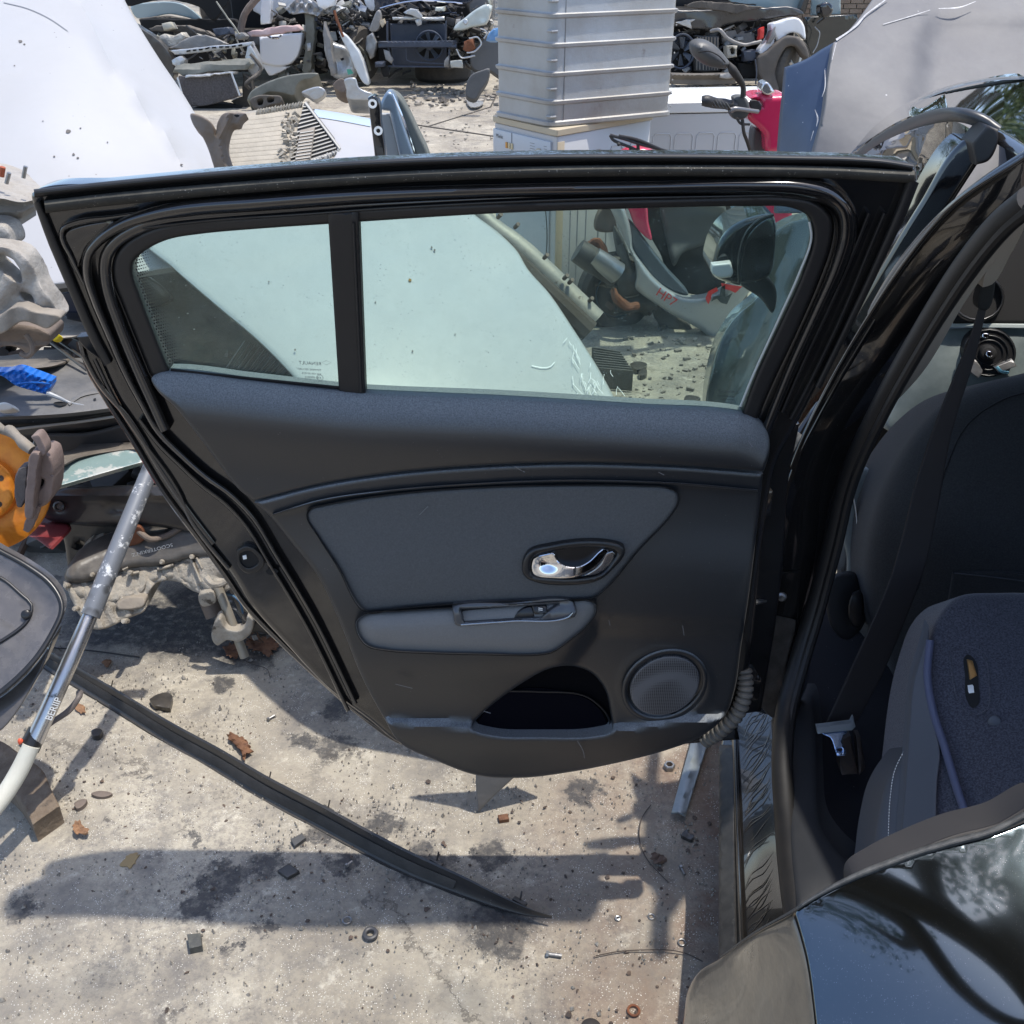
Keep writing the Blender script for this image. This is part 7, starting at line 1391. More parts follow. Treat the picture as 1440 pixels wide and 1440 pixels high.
W(w1, 'scuttle', [(196, 26), (240, 22), (284, 30), (288, 33), (240, 31), (200, 32)], 12.8, m_dustpl, thick=0.1)
W(w1, 'plastic_cowl', [(208, 40), (232, 34), (262, 36), (290, 44), (300, 50), (270, 50), (240, 44), (214, 44)], 12.3, m_dustpl)
W(w1, 'engine_cover', [(238, 68), (258, 56), (276, 49), (290, 50), (310, 56), (322, 62), (300, 66), (262, 71)], 11.9, m_wg, thick=0.05)
W(w1, 'cylinder_head', [(222, 52), (230, 48), (244, 50), (256, 46), (262, 52), (250, 62), (240, 68), (230, 62)], 12.0, M('pale engine alloy', (0.45, 0.42, 0.36), 0.5, 0.3, bump=(14, 0.9)))
W(w1, 'slam_panel', [(238, 71, S), (290, 66, S), (354, 59, S), (356, 64, S), (300, 72, S), (246, 77, S)], 11.5, m_silv, thick=0.1, smooth=False)
for i in range(9): W(w1, 'slot', [(262+i*9, 70.2-i*.9, S), (267+i*9, 69.7-i*.9, S), (267+i*9, 72-i*.9, S), (262+i*9, 72.5-i*.9, S)], 11.48, m_under, thick=0.02, smooth=False, r=0)
W(w1, 'bumper_beam', [(246, 92), (300, 86), (348, 82), (354, 90), (350, 98), (300, 102), (258, 106), (244, 102)], 11.3, m_olive, thick=0.15, h=lambda u, v, d: 0.05*np.tanh((v-94+(u-246)*0.09)/1.5))
W(w1, 'lamp_bracket', [(241, 84), (252, 79), (260, 84), (258, 92), (248, 94), (242, 90)], 11.4, m_silv)
rd = W(w1, 'hanging_condenser', [(252, 107, S), (324, 102, S), (339, 135, S), (312, 144), (262, 152, S)], 11.2, M('dark condenser mesh', (0.055, 0.05, 0.05), 0.7, 0.2, bump=(55, 1.2), var=(60, 0.9, (0.12, 0.11, 0.11))), thick=0.04)
mk('condenser_rail', tpx([(325, 102, 11.12), (337, 135, 11.1)], 1.6, 6, 1), m_silv, w1); mk('condenser_rail', tpx([(250, 108, 11.12), (262, 150, 11.1)], 1.2, 6, 1), m_silv, w1)
W(w1, 'inner_wing', [(350, 60), (358, 72), (364, 84), (366, 96), (360, 108), (352, 104), (344, 80)], 11.5, m_silv)
mk('coolant_hose', tpx([(352, 76, 11.2), (364, 88, 11.2), (366, 98, 11.2), (354, 110, 11.15), (346, 118, 11.15), (350, 124, 11.2)], 2.5, 8), m_dustpl, w1)
W(w1, 'wheel_arch_liner', [(342, 104), (354, 112), (356, 134), (350, 154), (338, 156), (324, 142), (340, 136)], 11.4, m_tyre)
W(w1, 'black_ground_plate', [(266, 152), (300, 144), (336, 150), (344, 158), (300, 160)], 11.3, m_under)  # black plate at ground level below the nose of the car
clutter(60, (215, 352), (44, 84), lambda u, v: 12.3, [m_d1, m_d2, m_d4, m_d1, m_olive], 'engine_clutter', 41, 0.03, 0.11, w1)
mk('dark_post', tpx([(338, 44, 12.4), (345, 20, 12.4), (358, 2, 12.4), (380, -20, 12.4)], 5, 8), m_rust if False else m_brown, w1)
W(w1, 'strut_top', [(330, 48), (340, 45), (346, 50), (342, 56), (332, 56)], 11.9, m_wg)
W(w1, 'battery', [(300, 40, S), (322, 38, S), (326, 48, S), (304, 51, S)], 12.0, m_navy, smooth=True)
W(w1, 'coolant_tank', [(226, 34), (240, 32), (244, 40), (230, 43)], 12.1, M('cream tank', (0.45, 0.42, 0.34), 0.5))
W(w1, 'left_wing', [(176, 30), (214, 50), (240, 78), (244, 110), (236, 120), (214, 80), (188, 50)], 11.8, m_black2)
W(w1, 'lower_grille', [(262, 106, S), (330, 101, S), (330, 104, S), (262, 109, S)], 11.15, m_silv)
# wreck 2: white car body side with cut-open rear
w2 = thing('cut_white_car', 'cut up white car body with a pink panel and bare inner arches', 'wrecked car', (PZ(420, 120).x, 12.5, 0))
mk('body_shell', box((PY(430, 50, 13.8).x, 14.2, 0.9), (1.6, 1.6, 1.3), None, 0.1), m_under, w2)
m_white2 = M('bright white wreck paint', (0.82, 0.82, 0.82), 0.35, coat=0.5, dust_or_light=((0.5, 0.45, 0.4), 0.12, 3))
W(w2, 'white_door', [(365, 52, S), (396, 48), (425, 46, S), (424, 60), (418, 80), (408, 90), (388, 93), (366, 88, S)], 12.6, m_white2, r=3)
mk('door_handle', tpx([(376, 50, 12.5), (384, 53, 12.45), (392, 53, 12.45), (396, 51, 12.5)], 1.8, 8), m_chrome, w2)
W(w2, 'white_sill', [(368, 90, S), (408, 93), (400, 98), (390, 104, S), (378, 106, S)], 12.65, m_white2)
W(w2, 'white_pillar', [(366, -20, S), (382, -20, S), (380, 32, S), (367, 34, S)], 12.7, m_white2)
W(w2, 'white_roof_side', [(345, -20, S), (440, -20, S), (425, 8), (400, 14), (384, 22), (372, 26), (356, 16)], 13.0, m_white2)
W(w2, 'pink_panel', [(348, 46, S), (380, 39), (418, 34, S), (424, 42, S), (390, 48), (352, 53, S)], 12.2, M('faded pink panel', (0.52, 0.33, 0.31), 0.5, var=(8, 0.6, (0.6, 0.5, 0.48)), dust_or_light=((0.5, 0.45, 0.4), 0.3, 6)))
W(w2, 'inner_pillar', [(428, 16, S), (442, 20, S), (443, 44), (440, 70), (436, 104, S), (424, 104), (428, 76), (430, 50)], 12.6, m_olive)
W(w2, 'lock_plate', [(431, 62), (437, 61), (437, 70), (432, 71)], 12.55, m_silv, r=1)
W(w2, 'rear_inner', [(442, 40), (458, 44), (466, 60), (464, 90), (456, 104), (438, 104)], 12.9, m_under)
W(w2, 'crumpled_roof', [(400, 12), (425, -10), (450, 10), (470, 6), (486, 12), (470, 20), (456, 18), (446, 22), (428, 18), (406, 20)], 12.5, m_silv, h=lambda u, v, d: 0.05*np.sin(u*0.5)*np.cos(v*0.6))
W(w2, 'white_quarter', [(440, -20, S), (475, -20, S), (470, 8), (456, 14), (448, 10)], 12.4, m_white2)
W(w2, 'wheel_tub', [(456, 48), (462, 56), (474, 62), (486, 66), (494, 80), (500, 98), (498, 110), (484, 112), (470, 108), (462, 90), (456, 66)], 12.3, m_silv, r=5, h=lambda u, v, d: -0.05*np.exp(-(((u-480)/9)**2+((v-84)/9)**2)))
W(w2, 'tub_hole', [(479, 82), (482, 81), (483, 84), (480, 85)], 12.2, m_under, r=0, thick=0.02, step=3)
W(w2, 'green_spot', [(488, 98), (494, 96), (496, 104), (490, 106)], 12.18, M('green spray', (0.1, 0.4, 0.28), 0.6), r=0, thick=0.01)
W(w2, 'arch_flange', [(476, 44), (484, 48), (494, 58), (506, 76), (514, 98), (518, 120), (512, 118), (500, 96), (490, 74), (480, 56)], 12.1, M('pale wing edge', (0.6, 0.62, 0.62), 0.4), r=2)
W(w2, 'strut_rail', [(456, 30, S), (462, 50), (468, 80), (472, 104, S), (466, 106, S), (460, 80), (454, 50)], 12.1, m_wg)
mk('dark_strut', tpx([(470, 14, 12.1), (476, 34, 12.1), (482, 52, 12.1)], 2, 6), m_rust, w2)
clutter(110, (384, 500), (4, 108), lambda u, v: 12.75, [m_d1, m_d2, m_d4, m_olive], 'shell_clutter', 42, 0.04, 0.13, w2)
# wreck 2b: mangled silver nose between
w3 = thing('mangled_silver_car', 'mangled silver car nose with dusty wheel between the white body and the fan', 'wrecked car', (PZ(505, 118).x, 13.0, 0))
mk('body_shell', box((PY(500, 40, 14.5).x, 15.2, 0.75), (1.2, 2.0, 0.9), None, 0.1), m_under, w3)
W(w3, 'crumpled_wing', [(476, 14), (490, 4), (505, 0), (515, 14), (525, 28), (518, 38), (506, 36), (495, 40), (485, 30)], 13.2, m_silv, h=lambda u, v, d: 0.06*np.sin(u*0.4+v*0.7))
W(w3, 'white_wing', [(506, -20, S), (540, -20, S), (534, 6), (524, 16), (516, 8)], 13.0, m_white2)
wheel(w3, PY(505, 76, 13.0), (0.9, -0.5, 0), 0.30, 0.2, m_olive)
W(w3, 'pale_hoses', [(516, 50), (524, 46), (530, 60), (526, 80), (520, 84), (514, 70)], 12.9, m_silv)
clutter(60, (478, 532), (4, 60), lambda u, v: 13.1, [m_d1, m_d4, m_d2, m_silv], 'nose_clutter', 43, 0.04, 0.12, w3)
# scattered panels before them
piece('olive_bumper', 'olive brown bumper shell lying before the white car', 'bumper', [(352, 130), (366, 120), (390, 110), (410, 105), (448, 104), (440, 110), (424, 114), (417, 122), (414, 134), (396, 131), (378, 130), (360, 140), (348, 142)], F(11.0), m_olive, r=2, thick=0.3, step=5)
piece('grey_grille_part', 'broken dark grille section at the foot of the stripped car', 'car part', [(352, 140), (364, 134), (382, 134), (396, 136), (396, 144), (380, 148), (366, 154), (356, 150)], F(10.8), m_dustpl, r=1.5, thick=0.2, step=5, holes=[[(362, 140), (370, 139), (369, 147), (363, 148)], [(376, 138), (386, 138), (385, 143), (377, 144)]])
piece('silver_flap', 'crumpled silver flap on the ground left of the arch panel', 'body panel', [(424, 130), (436, 124), (450, 122), (458, 128), (454, 136), (442, 141), (434, 136)], F(10.9), m_silv, r=2, thick=0.05, step=4)
piece('brown_wedge', 'dark brown wedge shaped scrap under the arch panel', 'scrap', [(468, 120), (480, 110), (486, 114), (485, 130), (476, 128)], F(10.7), m_brown, r=1, thick=0.2, step=5)
piece('silver_corner', 'silver bumper corner piece before the dusty wheel', 'body panel', [(484, 112), (500, 110), (504, 122), (514, 128), (524, 132), (520, 140), (506, 141), (488, 138), (487, 126)], F(10.5), m_silv, r=2, thick=0.25, step=5)
# wreck 4: the one with the fan
w4_ = thing('fan_front_car', 'blue black car front stripped to its cooling fan with one pale headlamp hanging', 'wrecked car', (PZ(600, 112).x, 12.6, 0))
car_body(w4_, PY(536, 60, 13).x, PY(690, 60, 13).x, 13.1, 16.8, 0.35, 0.95, m_black2, 1.5)
W(w4_, 'bay_opening', [(530, 10), (660, 4), (664, 90), (532, 92)], 13.0, m_under)
W(w4_, 'bonnet_edge', [(526, -20, S), (670, -20, S), (664, 2), (640, 6), (600, 3), (560, 4), (540, 10), (530, 14)], 12.7, M('blue black paint', (0.012, 0.02, 0.04), 0.2, coat=1.0), thick=0.08)
mk('bonnet_lip', tpx([(534, 12, 12.6), (560, 4, 12.6), (600, 1, 12.6), (650, 5, 12.6)], 1.3, 6), m_chrome, w4_)
cpk = W(w4_, 'fan_cowl', [(548, 33, S), (628, 33, S), (628, 93, S), (552, 93, S)], 12.4, m_navy, smooth=False)
fc = PY(604, 64, 12.25); kp = (12.25/ray(604, 64).y)/1440
fan = mk('cooling_fan', tube([fc+V((19*kp*math.cos(a), -0.02, 19*kp*math.sin(a))) for a in [i*math.pi/16 for i in range(32)]], 1.3*kp, 8, closed=True), m_navy, w4_)
W(w4_, 'fan_well', [(604+18*math.cos(a), 64+18*math.sin(a)) for a in [i*math.pi/10 for i in range(20)]], 12.3, m_under, thick=0.02, r=0)
for i in range(7):
    a = i*0.8976+.3; b_ = a+0.35
    P = [fc+V((5*kp*math.cos(a), -0.03, 5*kp*math.sin(a))), fc+V((5*kp*math.cos(a+.7), 0.0, 5*kp*math.sin(a+.7))), fc+V((18*kp*math.cos(b_+.35), 0.0, 18*kp*math.sin(b_+.35))), fc+V((18*kp*math.cos(b_), -0.04, 18*kp*math.sin(b_)))]
    mk('fan_blade', ([p for p in P]+[p+V((0, .01, 0)) for p in P], [(0, 1, 2, 3), (7, 6, 5, 4), (0, 3, 7, 4), (1, 5, 6, 2), (3, 2, 6, 7), (0, 4, 5, 1)]), M('fan blade plastic', (0.05, 0.06, 0.075), 0.45), fan)
mk('fan_hub', lathe([(6*kp, 0), (6*kp, .03), (4*kp, .04), (0.001, .04)], fc, (0, -1, 0), 18, cap=False), m_navy, fan)
W(w4_, 'crash_beam', [(532, 58, S), (642, 57, S), (642, 67, S), (532, 67, S)], 12.1, m_navy, smooth=False, r=1.5, h=lambda u, v, d: -0.03*np.exp(-((v-62)/1.5)**2))
W(w4_, 'slam_panel', [(552, 25, S), (624, 23, S), (624, 28, S), (553, 29, S)], 12.3, M('bare light metal', (0.5, 0.5, 0.48), 0.4, 0.5), smooth=False)
W(w4_, 'air_duct', [(568, 18), (576, 12), (586, 14), (592, 22), (594, 28), (584, 24), (574, 20)], 12.2, m_silv)
W(w4_, 'white_box', [(613, 10, S), (625, 9, S), (625, 15, S), (613, 15, S)], 12.5, M('white plastic bottle', (0.6, 0.6, 0.52), 0.5), smooth=False)
W(w4_, 'grille_latch', [(583, 28), (592, 27), (593, 34), (586, 36)], 12.2, m_silv)
for x0, y0, x1, y1, t in ((545, 30, 544, 66, 1.6), (628, 28, 627, 56, 1.6), (545, 68, 552, 92, 1.4), (632, 68, 630, 92, 1.4), (545, 94, 650, 95, 1.2), (571, 66, 571, 84, 1), (571, 84, 578, 88, 1), (578, 88, 628, 90, 1)):
    mk('support_bar', tpx([(x0, y0, 12.15), (x1, y1, 12.15)], t, 6, 1), m_navy, w4_)
W(w4_, 'left_brace', [(538, 70, S), (546, 74), (552, 84), (550, 90, S), (542, 84)], 12.1, m_wg)
W(w4_, 'right_brace', [(624, 86), (632, 76), (632, 96), (624, 94)], 12.1, m_wg)
W(w4_, 'beam_end', [(633, 86, S), (650, 84, S), (651, 95, S), (634, 95, S)], 12.0, M('pale foam', (0.42, 0.42, 0.38), 0.7, bump=(20, 0.6)), smooth=False)
W(w4_, 'beam_end', [(528, 87, S), (540, 87, S), (540, 94, S), (528, 94, S)], 12.0, m_navy, smooth=False)
W(w4_, 'headlamp', [(637, 42), (642, 34), (652, 26), (668, 14), (684, 6), (692, 8), (690, 22), (684, 34), (664, 38), (650, 44)], 12.1, M('milky headlamp', (0.50, 0.54, 0.50), 0.15, coat=1.0, var=(10, 0.6, (0.36, 0.40, 0.38))), r=4, thick=0.25)
mk('lamp_lens', lathe([(3.6*kp, 0), (3.6*kp, .02), (2.6*kp, .03), (0.001, .03)], PY(654, 31, 12.0), (0, -1, .2), 14, cap=False), m_silv, w4_)
W(w4_, 'left_wing', [(520, 42), (524, 26), (532, 14), (536, 20), (533, 40), (528, 44)], 12.2, m_wg)
W(w4_, 'indicator', [(533, 30), (539, 26), (542, 34), (538, 38)], 12.15, M('cream lamp', (0.5, 0.42, 0.3), 0.4))
for pts in ([(660, 54, 12), (672, 52, 12), (676, 62, 12), (668, 72, 12), (656, 74, 12)], [(642, 70, 12), (648, 80, 12), (658, 80, 12), (668, 78, 12)], [(676, 40, 12), (684, 46, 12), (680, 54, 12)]):
    mk('loose_wire', tpx(pts, 1.1, 6), m_silv, w4_)
W(w4_, 'horn', [(654, 60), (664, 56), (668, 68), (660, 74), (652, 70)], 12.05, m_rust)
mk('steering_arm', tpx([(546, 108, 12.3), (556, 100, 12.3), (566, 96, 12.3)], 1.6, 6), m_under, w4_); mk('steering_arm', tpx([(566, 104, 12.3), (578, 99, 12.3)], 1.6, 6, 1), m_under, w4_)
W(w4_, 'ball_joint', [(534, 94), (546, 96), (545, 108), (538, 108)], 12.1, m_under)
clutter(90, (632, 690), (30, 96), lambda u, v: 12.5, [m_d1, m_d1, m_d2, m_d4], 'bay_clutter', 44, 0.04, 0.15, w4_)
clutter(50, (534, 640), (8, 34), lambda u, v: 12.7, [m_d1, m_d2, m_d1], 'bay_clutter', 45, 0.04, 0.15, w4_)
tc_ = PZ(621, 117); tag(mk('spare_wheel', lathe([(0.19, 0.0), (0.30, 0.0), (0.335, 0.04), (0.34, 0.10), (0.335, 0.16), (0.30, 0.20), (0.19, 0.20)], tc_+V((0, .3, 0)), (0, 0, 1), 40), m_tyre), 'tyre lying flat under the car with the fan', 'tyre')
piece('grey_wing', 'grey plastic wing liner propped beside the metal crate', 'body panel', [(655, 124), (662, 106), (680, 98), (688, 96), (686, 112), (676, 128), (668, 140), (656, 136)], F(10.8), M('grey liner', (0.06, 0.065, 0.07), 0.6, dust_or_light=((0.3, 0.28, 0.25), 0.4, 6)), r=2, thick=0.06, step=5)
piece('wing_panel', 'large dark grey wing panel leaning right of the fan car', 'body panel', [(662, 76), (674, 62), (690, 48), (704, 44), (704, 110), (690, 100), (670, 100), (662, 92)], F(12.2), M('dark grey wing', (0.075, 0.08, 0.085), 0.45, dust_or_light=((0.3, 0.28, 0.25), 0.3, 4)), r=2, thick=0.05)
piece('blue_wing_tip', 'bright blue wing tip showing left of the metal crate', 'body panel', [(684, 56), (688, 46), (694, 40), (704, 38), (704, 56)], F(11.5), M('sky blue paint', (0.10, 0.24, 0.45), 0.3, coat=0.8), r=2)
piece('broken_white_card', 'flat broken white plastic piece on the open ground', 'scrap', [(656, 141), (668, 140), (680, 144), (674, 149), (662, 150)], surf([(656, 141, PZ(656, 141, .03).y), (680, 144, PZ(680, 144, .03).y), (662, 150, PZ(662, 150, .03).y)]), m_silv, r=0.5, thick=0.02, step=4)
# wreck 5: suv at the right
w5 = thing('black_suv_wreck', 'black off-road car with missing bumper and one white front wing', 'wrecked car', (PZ(1060, 125).x, 12.2, 0))
car_body(w5, PY(946, 60, 13).x, PY(1132, 60, 13).x, 13.4, 17.4, 0.35, 0.72, m_black2, 1.75)
W(w5, 'bay_opening', [(944, 30), (1090, 28), (1092, 60), (1082, 110), (944, 108)], 12.9, m_under)
W(w5, 'bonnet', [(920, 12), (960, 14), (1020, 12), (1066, 11), (1126, 14), (1131, 19), (1110, 24), (1082, 28), (1050, 30), (1022, 34), (1010, 40), (994, 42), (972, 40), (962, 37), (920, 40)], 12.6, M('dusty black bonnet', (0.012, 0.013, 0.016), 0.25, coat=0.7, dust_or_light=((0.34, 0.32, 0.28), 0.2, 3)), r=3, thick=0.2)
W(w5, 'bonnet_tear', [(950, 32), (964, 28), (978, 27), (972, 32), (974, 40), (966, 36), (958, 34)], 12.5, m_silv, r=0.5, thick=0.03, step=4)
W(w5, 'felt_mat', [(963, 7), (975, 3), (1000, 2), (1040, 6), (1060, 8), (1076, 11), (1058, 14), (1046, 16), (1036, 19), (1010, 15), (985, 12), (966, 10)], 12.5, m_dustpl, r=1, thick=0.05)
W(w5, 'windscreen', [(1000, -30, S), (1140, -30, S), (1124, 14, S), (1100, 13), (1066, 10), (1030, 4)], 13.2, m_screen, thick=0.02)
mk('wiper', tpx([(1010, 2, 12.9), (1040, 5, 12.9), (1064, 7, 12.9)], 0.9, 6), m_under, w5)
W(w5, 'a_pillar', [(1124, 16, S), (1140, -30, S), (1146, -30, S), (1132, 20, S)], 13.0, m_black2)
W(w5, 'white_wing', [(1083, 34), (1096, 30), (1124, 26), (1131, 34), (1132, 56), (1126, 50), (1116, 46), (1106, 48), (1098, 58), (1088, 76), (1070, 77), (1066, 74), (1078, 56), (1084, 44)], 12.4, m_white2, r=3, holes=[[(1088, 56), (1091, 54), (1091, 60), (1088, 61)]])
W(w5, 'lamp_shell', [(1078, 62), (1084, 46), (1090, 38), (1090, 50), (1084, 62)], 12.35, m_wg)
W(w5, 'wheel_arch', [(1066, 82), (1080, 70), (1096, 56), (1108, 50), (1124, 54), (1134, 66), (1136, 84), (1130, 80), (1120, 66), (1108, 66), (1096, 82), (1090, 104), (1094, 130), (1072, 130), (1070, 110), (1066, 100)], 12.3, M('muddy arch plastic', (0.085, 0.075, 0.065), 0.75, var=(6, 0.6, (0.14, 0.12, 0.10))), r=4)
wheel(w5, PY(1108, 100, 12.6), (0.72, -0.7, 0), 0.335, 0.22, M('alloy wheel', (0.4, 0.4, 0.4), 0.35, 0.7))
W(w5, 'front_door', [(1134, 24, S), (1205, 20, S), (1210, 60), (1180, 80), (1150, 90), (1140, 78), (1134, 60)], 13.2, M('door black green', (0.015, 0.02, 0.018), 0.2, coat=1.0))
W(w5, 'door_window', [(1142, -20, S), (1182, -20, S), (1182, 20, S), (1140, 22, S)], 13.3, m_screen, thick=0.02)
W(w5, 'wing_mirror', [(1153, 8), (1158, 3), (1166, 3), (1171, 10), (1169, 20), (1160, 25), (1154, 20)], 12.9, M('mirror black', (0.01, 0.012, 0.016), 0.1, coat=1.0), r=4)
mk('mirror_arm', tpx([(1160, 24, 13.0), (1150, 32, 13.1)], 2, 8, 1), m_black2, w5)
mk('door_seal', tpx([(1146, 38, 13.0), (1152, 46, 13.0), (1150, 60, 13.0), (1144, 74, 13.0)], 0.8, 6), m_silv, w5)
W(w5, 'crash_beam', [(943, 103), (980, 104), (1030, 103), (1036, 110), (1034, 118), (990, 120), (943, 118)], 12.2, M('dirty beam', (0.17, 0.15, 0.125), 0.7, var=(5, 0.7, (0.1, 0.09, 0.085))), thick=0.2, h=lambda u, v, d: 0.04*np.tanh((109-v)/1.2))
W(w5, 'tow_plate', [(1014, 104), (1026, 102), (1032, 108), (1022, 112), (1012, 110)], 12.1, m_wg)
fc2 = PY(958, 72, 12.6); kp2 = (12.6/ray(958, 72).y)/1440
f2 = mk('cooling_fan', tube([fc2+V((18*kp2*math.cos(a), -0.02, 22*kp2*math.sin(a))) for a in [i*math.pi/16 for i in range(32)]], 1.6*kp2, 8, closed=True), m_navy, w5)
for i in range(6):
    a = i*1.047; P = [fc2+V((4*kp2*math.cos(a), -0.03, 4*kp2*math.sin(a))), fc2+V((4*kp2*math.cos(a+.8), 0.0, 4*kp2*math.sin(a+.8))), fc2+V((16*kp2*math.cos(a+.8), 0.0, 19*kp2*math.sin(a+.8))), fc2+V((16*kp2*math.cos(a+.3), -0.04, 19*kp2*math.sin(a+.3)))]
    mk('fan_blade', ([p for p in P]+[p+V((0, .01, 0)) for p in P], [(0, 1, 2, 3), (7, 6, 5, 4), (0, 3, 7, 4), (1, 5, 6, 2), (3, 2, 6, 7), (0, 4, 5, 1)]), MATS['fan blade plastic'], f2)
mk('bay_hose', tpx([(1000, 44, 12.4), (1012, 42, 12.3), (1024, 54, 12.3), (1044, 62, 12.3), (1062, 60, 12.3), (1072, 58, 12.3)], 2.4, 8), m_wg, w5)
mk('bay_hose', tpx([(1062, 84, 12.2), (1064, 100, 12.2), (1063, 118, 12.2)], 1.0, 6), m_navy, w5)
W(w5, 'pale_bracket', [(1021, 64, S), (1038, 63, S), (1036, 80, S), (1024, 82, S)], 12.4, M('pale bracket', (0.36, 0.34, 0.29), 0.6), smooth=False, holes=[[(1026, 70), (1030, 67), (1034, 70), (1033, 76), (1028, 77)]])
W(w5, 'battery_box', [(1046, 72, S), (1062, 70, S), (1062, 86, S), (1046, 87, S)], 12.4, m_navy, smooth=False)
W(w5, 'red_terminal', [(1070, 42, S), (1074, 38, S), (1074, 54, S), (1068, 56, S)], 12.3, M('red terminal', (0.6, 0.04, 0.03), 0.4), smooth=False)
clutter(120, (948, 1086), (38, 104), lambda u, v: 12.75, [m_d1, m_d1, m_d2, m_d4, m_navy], 'bay_clutter', 46, 0.03, 0.12, w5)
W(w5, 'radiator', [(978, 50, S), (1012, 50, S), (1012, 100, S), (978, 100, S)], 12.65, M('suv radiator', (0.07, 0.07, 0.07), 0.6, 0.3, bump=(60, 1.0)))
W(w5, 'engine_top', [(1014, 46), (1040, 42), (1060, 46), (1064, 62), (1040, 66), (1016, 62)], 12.75, m_wg)
W(w5, 'right_lamp_hole', [(1040, 90), (1062, 88), (1066, 108), (1044, 110)], 12.5, m_under)
for x in range(8): mk('radiator_tube', tpx([(980+x*4.2, 52, 12.58), (980+x*4.2, 98, 12.58)], 0.6, 5, 1), m_castdirt, w5)
W(w5, 'ground_flap', [(994, 120), (1040, 122), (1036, 126), (996, 125)], 12.4, m_castdirt)
# brick wall far behind
def bricks():
    vs_, fs = [], []; x0, x1, y = 3.2, 9.5, 19.0
    for r_ in range(24):
        z = 0.04+r_*0.075; x = x0-(r_ % 2)*0.11
        while x < x1:
            a, b = box((x+0.11, y, z+0.035), (0.205, 0.10+0.01*random.random(), 0.062), None, 0.0)
            k = len(vs_); vs_ += list(a); fs += [tuple(j+k for j in f) for f in b]; x += 0.22
    return vs_, fs
bw = thing('brick_wall', 'weathered brick yard wall glimpsed past the off-road car', 'wall', (6, 19, 0))
mk('brick', bricks(), M('brown brick', (0.20, 0.14, 0.10), 0.85, var=(3, 0.8, (0.30, 0.24, 0.18)), bump=(30, 0.4)), bw, kind='stuff'); mk('mortar', box((6.4, 19.02, 0.95), (6.4, 0.06, 1.9)), M('mortar', (0.33, 0.30, 0.25), 0.9), bw)
# small rubble far on the ground
def rubble():
    r_ = random.Random(17); vs_, fs = [], []
    for i in range(420):
        u, v = r_.choice([(r_.uniform(360, 700), r_.uniform(112, 150)), (r_.uniform(580, 700), r_.uniform(120, 150)), (r_.uniform(560, 700), r_.uniform(140, 230)), (r_.uniform(940, 1060), r_.uniform(118, 135)), (r_.uniform(880, 1010), r_.uniform(470, 570))])
        p = PZ(u, v); s = r_.uniform(.008, .05) if v < 150 else r_.uniform(.004, .02)
        a, b = box((p.x, p.y, s*.3), (s*r_.uniform(.5, 2), s*r_.uniform(.5, 1.6), s*.5), rotm(r_.uniform(-20, 20), r_.uniform(-20, 20), r_.uniform(0, 180)))
        k = len(vs_); vs_ += list(a); fs += [tuple(j+k for j in f) for f in b]
    return vs_, fs
mk('rubble', rubble(), M('mixed rubble', (0.15, 0.13, 0.11), 0.8, var=(2.5, 1.0, (0.42, 0.38, 0.32))), kind='stuff', smooth=False)

# ------------------------------------------------------------------ trees round the yard (reflected in roof, glass and paint)
m_leafg = M('green leaves', (0.055, 0.095, 0.022), 0.6, var=(1.5, 0.9, (0.11, 0.16, 0.04))); m_bark = M('bark', (0.10, 0.08, 0.06), 0.9, bump=(20, 0.6))
def tree(x, y, h_, rad, seed, label):
    r_ = random.Random(seed); t = thing('leafy_tree', label, 'tree', (x, y, 0), 'trees round the yard')
    mk('trunk', tube(smooth3([V((x, y, 0)), V((x+.2, y, h_*.3)), V((x, y+.2, h_*.6))], 4), [0.28, 0.2, 0.12], 10), m_bark, t)
    for i in range(5):
        a = i*1.26+seed; mk('limb', tube(smooth3([V((x, y, h_*.35)), V((x+math.cos(a)*rad*.4, y+math.sin(a)*rad*.4, h_*.6)), V((x+math.cos(a)*rad*.7, y+math.sin(a)*rad*.7, h_*.8))], 4), [0.12, 0.07, 0.03], 7), m_bark, t)
    cl = [(V((x+r_.gauss(0, rad*.45), y+r_.gauss(0, rad*.45), h_*r_.uniform(.35, 1.0))), rad*r_.uniform(.22, .42)) for _ in range(26)]
    vs_, fs = [], []
    for i in range(7000):
        c, q = cl[r_.randrange(len(cl))]; d = V((r_.gauss(0, 1), r_.gauss(0, 1), r_.gauss(0, .8))).normalized()*q*r_.uniform(.6, 1.05)
        p = c+d; s = r_.uniform(.06, .13); n_ = V((r_.gauss(0, 1), r_.gauss(0, 1), r_.gauss(0, 1)+.6)).normalized(); a = n_.orthogonal().normalized()*s; b = n_.cross(a)*0.6
        k = len(vs_); vs_ += [p-a, p+b, p+a, p-b]; fs.append((k, k+1, k+2, k+3))
    mk('crown', (vs_, fs), m_leafg, t, kind='stuff', smooth=False)
tree(1.5, 24, 8.5, 3.6, 5, 'low leafy tree behind the fan front car')
tree(7.2, 22, 8.5, 3.8, 6, 'round leafy tree between the two tall ones')
tree(15, 20, 10, 4.5, 7, 'wide leafy tree far to the right of the yard')
tree(3.5, 27, 9.5, 4.0, 1, 'tall leafy tree beyond the brick wall reflected in the roof')
tree(10.5, 24, 10.5, 4.5, 2, 'broad leafy tree right of the yard wall reflected in the roof')
tree(-5, 30, 9, 4.0, 3, 'leafy tree far behind the white car body')
tree(10.5, 9, 9, 3.5, 4, 'leafy tree beyond the hatchback on the right')

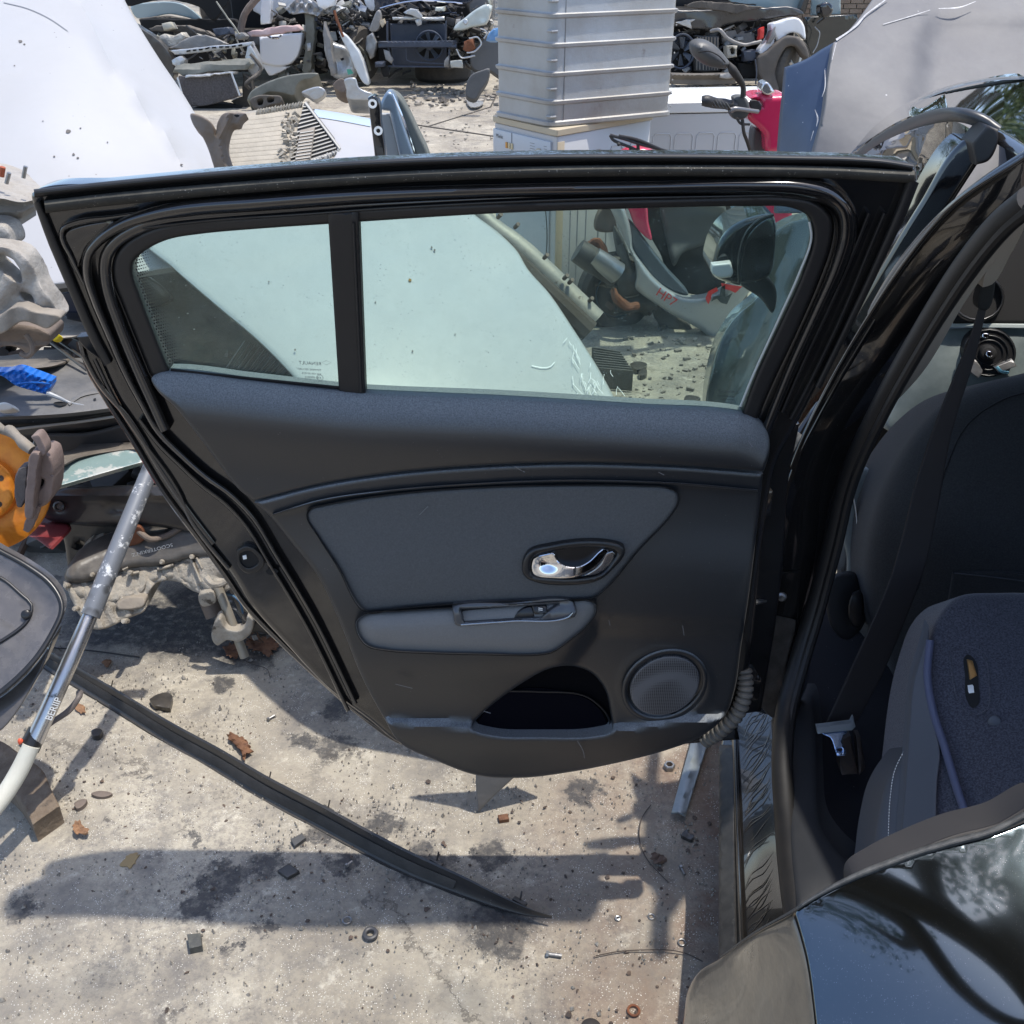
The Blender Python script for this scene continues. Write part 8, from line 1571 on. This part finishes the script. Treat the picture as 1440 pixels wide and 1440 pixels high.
# unseen tree added so its forked limbs give dark reflections in the rear wing
def big_tree():
    x, y = 2.6, -2.6; t = thing('added_reflection_tree', 'unseen dark tree added behind the viewpoint for its reflection in the rear wing of the hatchback', 'tree', (x, y, 0), 'trees round the yard')
    mk('trunk', tube(smooth3([V((x, y, 0)), V((x-.2, y+.2, 1.6)), V((x-.7, y+.9, 3.2))], 5), [0.26, 0.2, 0.17], 12), m_bark, t)
    r_ = random.Random(8); tips = []
    for P, rr in (([(x-.7, y+.9, 3.2), (1.3, -.9, 4.2), (.75, -.15, 4.9), (.55, .5, 5.3), (-.2, 1.0, 5.6)], [.26, .24, .2, .15, .07]), ([(.75, -.15, 4.9), (1.2, .3, 5.3), (1.7, .35, 5.8)], [.18, .14, .07]), ([(1.3, -.9, 4.2), (.7, -.9, 4.9), (-.1, -.7, 5.3), (-.7, .1, 5.6)], [.22, .18, .14, .07]), ([(.75, -.15, 4.9), (1.3, -.5, 5.5), (2.0, -.3, 6.0)], [.2, .14, .06]), ([(.7, -.9, 4.9), (.5, -1.5, 5.5), (.9, -2.2, 6.0)], [.16, .1, .05])):
        P = [V(p) for p in P]; mk('limb', tube(smooth3(P, 5), rr, 9), m_bark, t); tips.append(P[-1])
    vs_, fs = [], []
    for i in range(3200):
        c = tips[r_.randrange(len(tips))]+V((0, 0, .2)) if i > 900 else V((x-.4, y+.3, 4.6)); q = .75 if i > 900 else 1.0
        p = c+V((r_.gauss(0, q*.5), r_.gauss(0, q*.5), r_.gauss(0, q*.35))); s = r_.uniform(.03, .07); n_ = V((r_.gauss(0, 1), r_.gauss(0, 1), r_.gauss(0, 1)+.6)).normalized(); a = n_.orthogonal().normalized()*s; b = n_.cross(a)*0.6
        k = len(vs_); vs_ += [p-a, p+b, p+a, p-b]; fs.append((k, k+1, k+2, k+3))
    mk('crown', (vs_, fs), m_leafg, t, kind='stuff', smooth=False)
big_tree()

for rt in (w1, w2, w3, w4_, w5):
    for o in rt.children:
        if o.type == 'MESH' and o.name.split('.')[0] not in ('wheel', 'cooling_fan', 'white_door', 'front_door', 'windscreen', 'body_shell', 'cabin_shell', 'door_window', 'fan_cowl', 'crash_beam', 'bonnet_edge'): roughen(o, 0.012, 5, 0.006, 17)
for o in list(sc.children):
    if o.type == 'MESH' and o.name.split('.')[0] in ('engine_block', 'exhaust_pipe', 'exhaust_bracket'): roughen(o, 0.01, 16, 0.004, 50)

for par_, ub, vb, yy, sd_ in ((w2, (440, 500), (12, 44), 12.7, 62), (w4_, (540, 690), (10, 30), 12.6, 63), (w5, (990, 1086), (40, 90), 12.85, 65)):
    clutter(50, ub, vb, lambda u, v: yy, [m_d1, m_d1, m_d2, m_navy], 'cable_clutter', sd_, 0.03, 0.08, par_, 0.9)
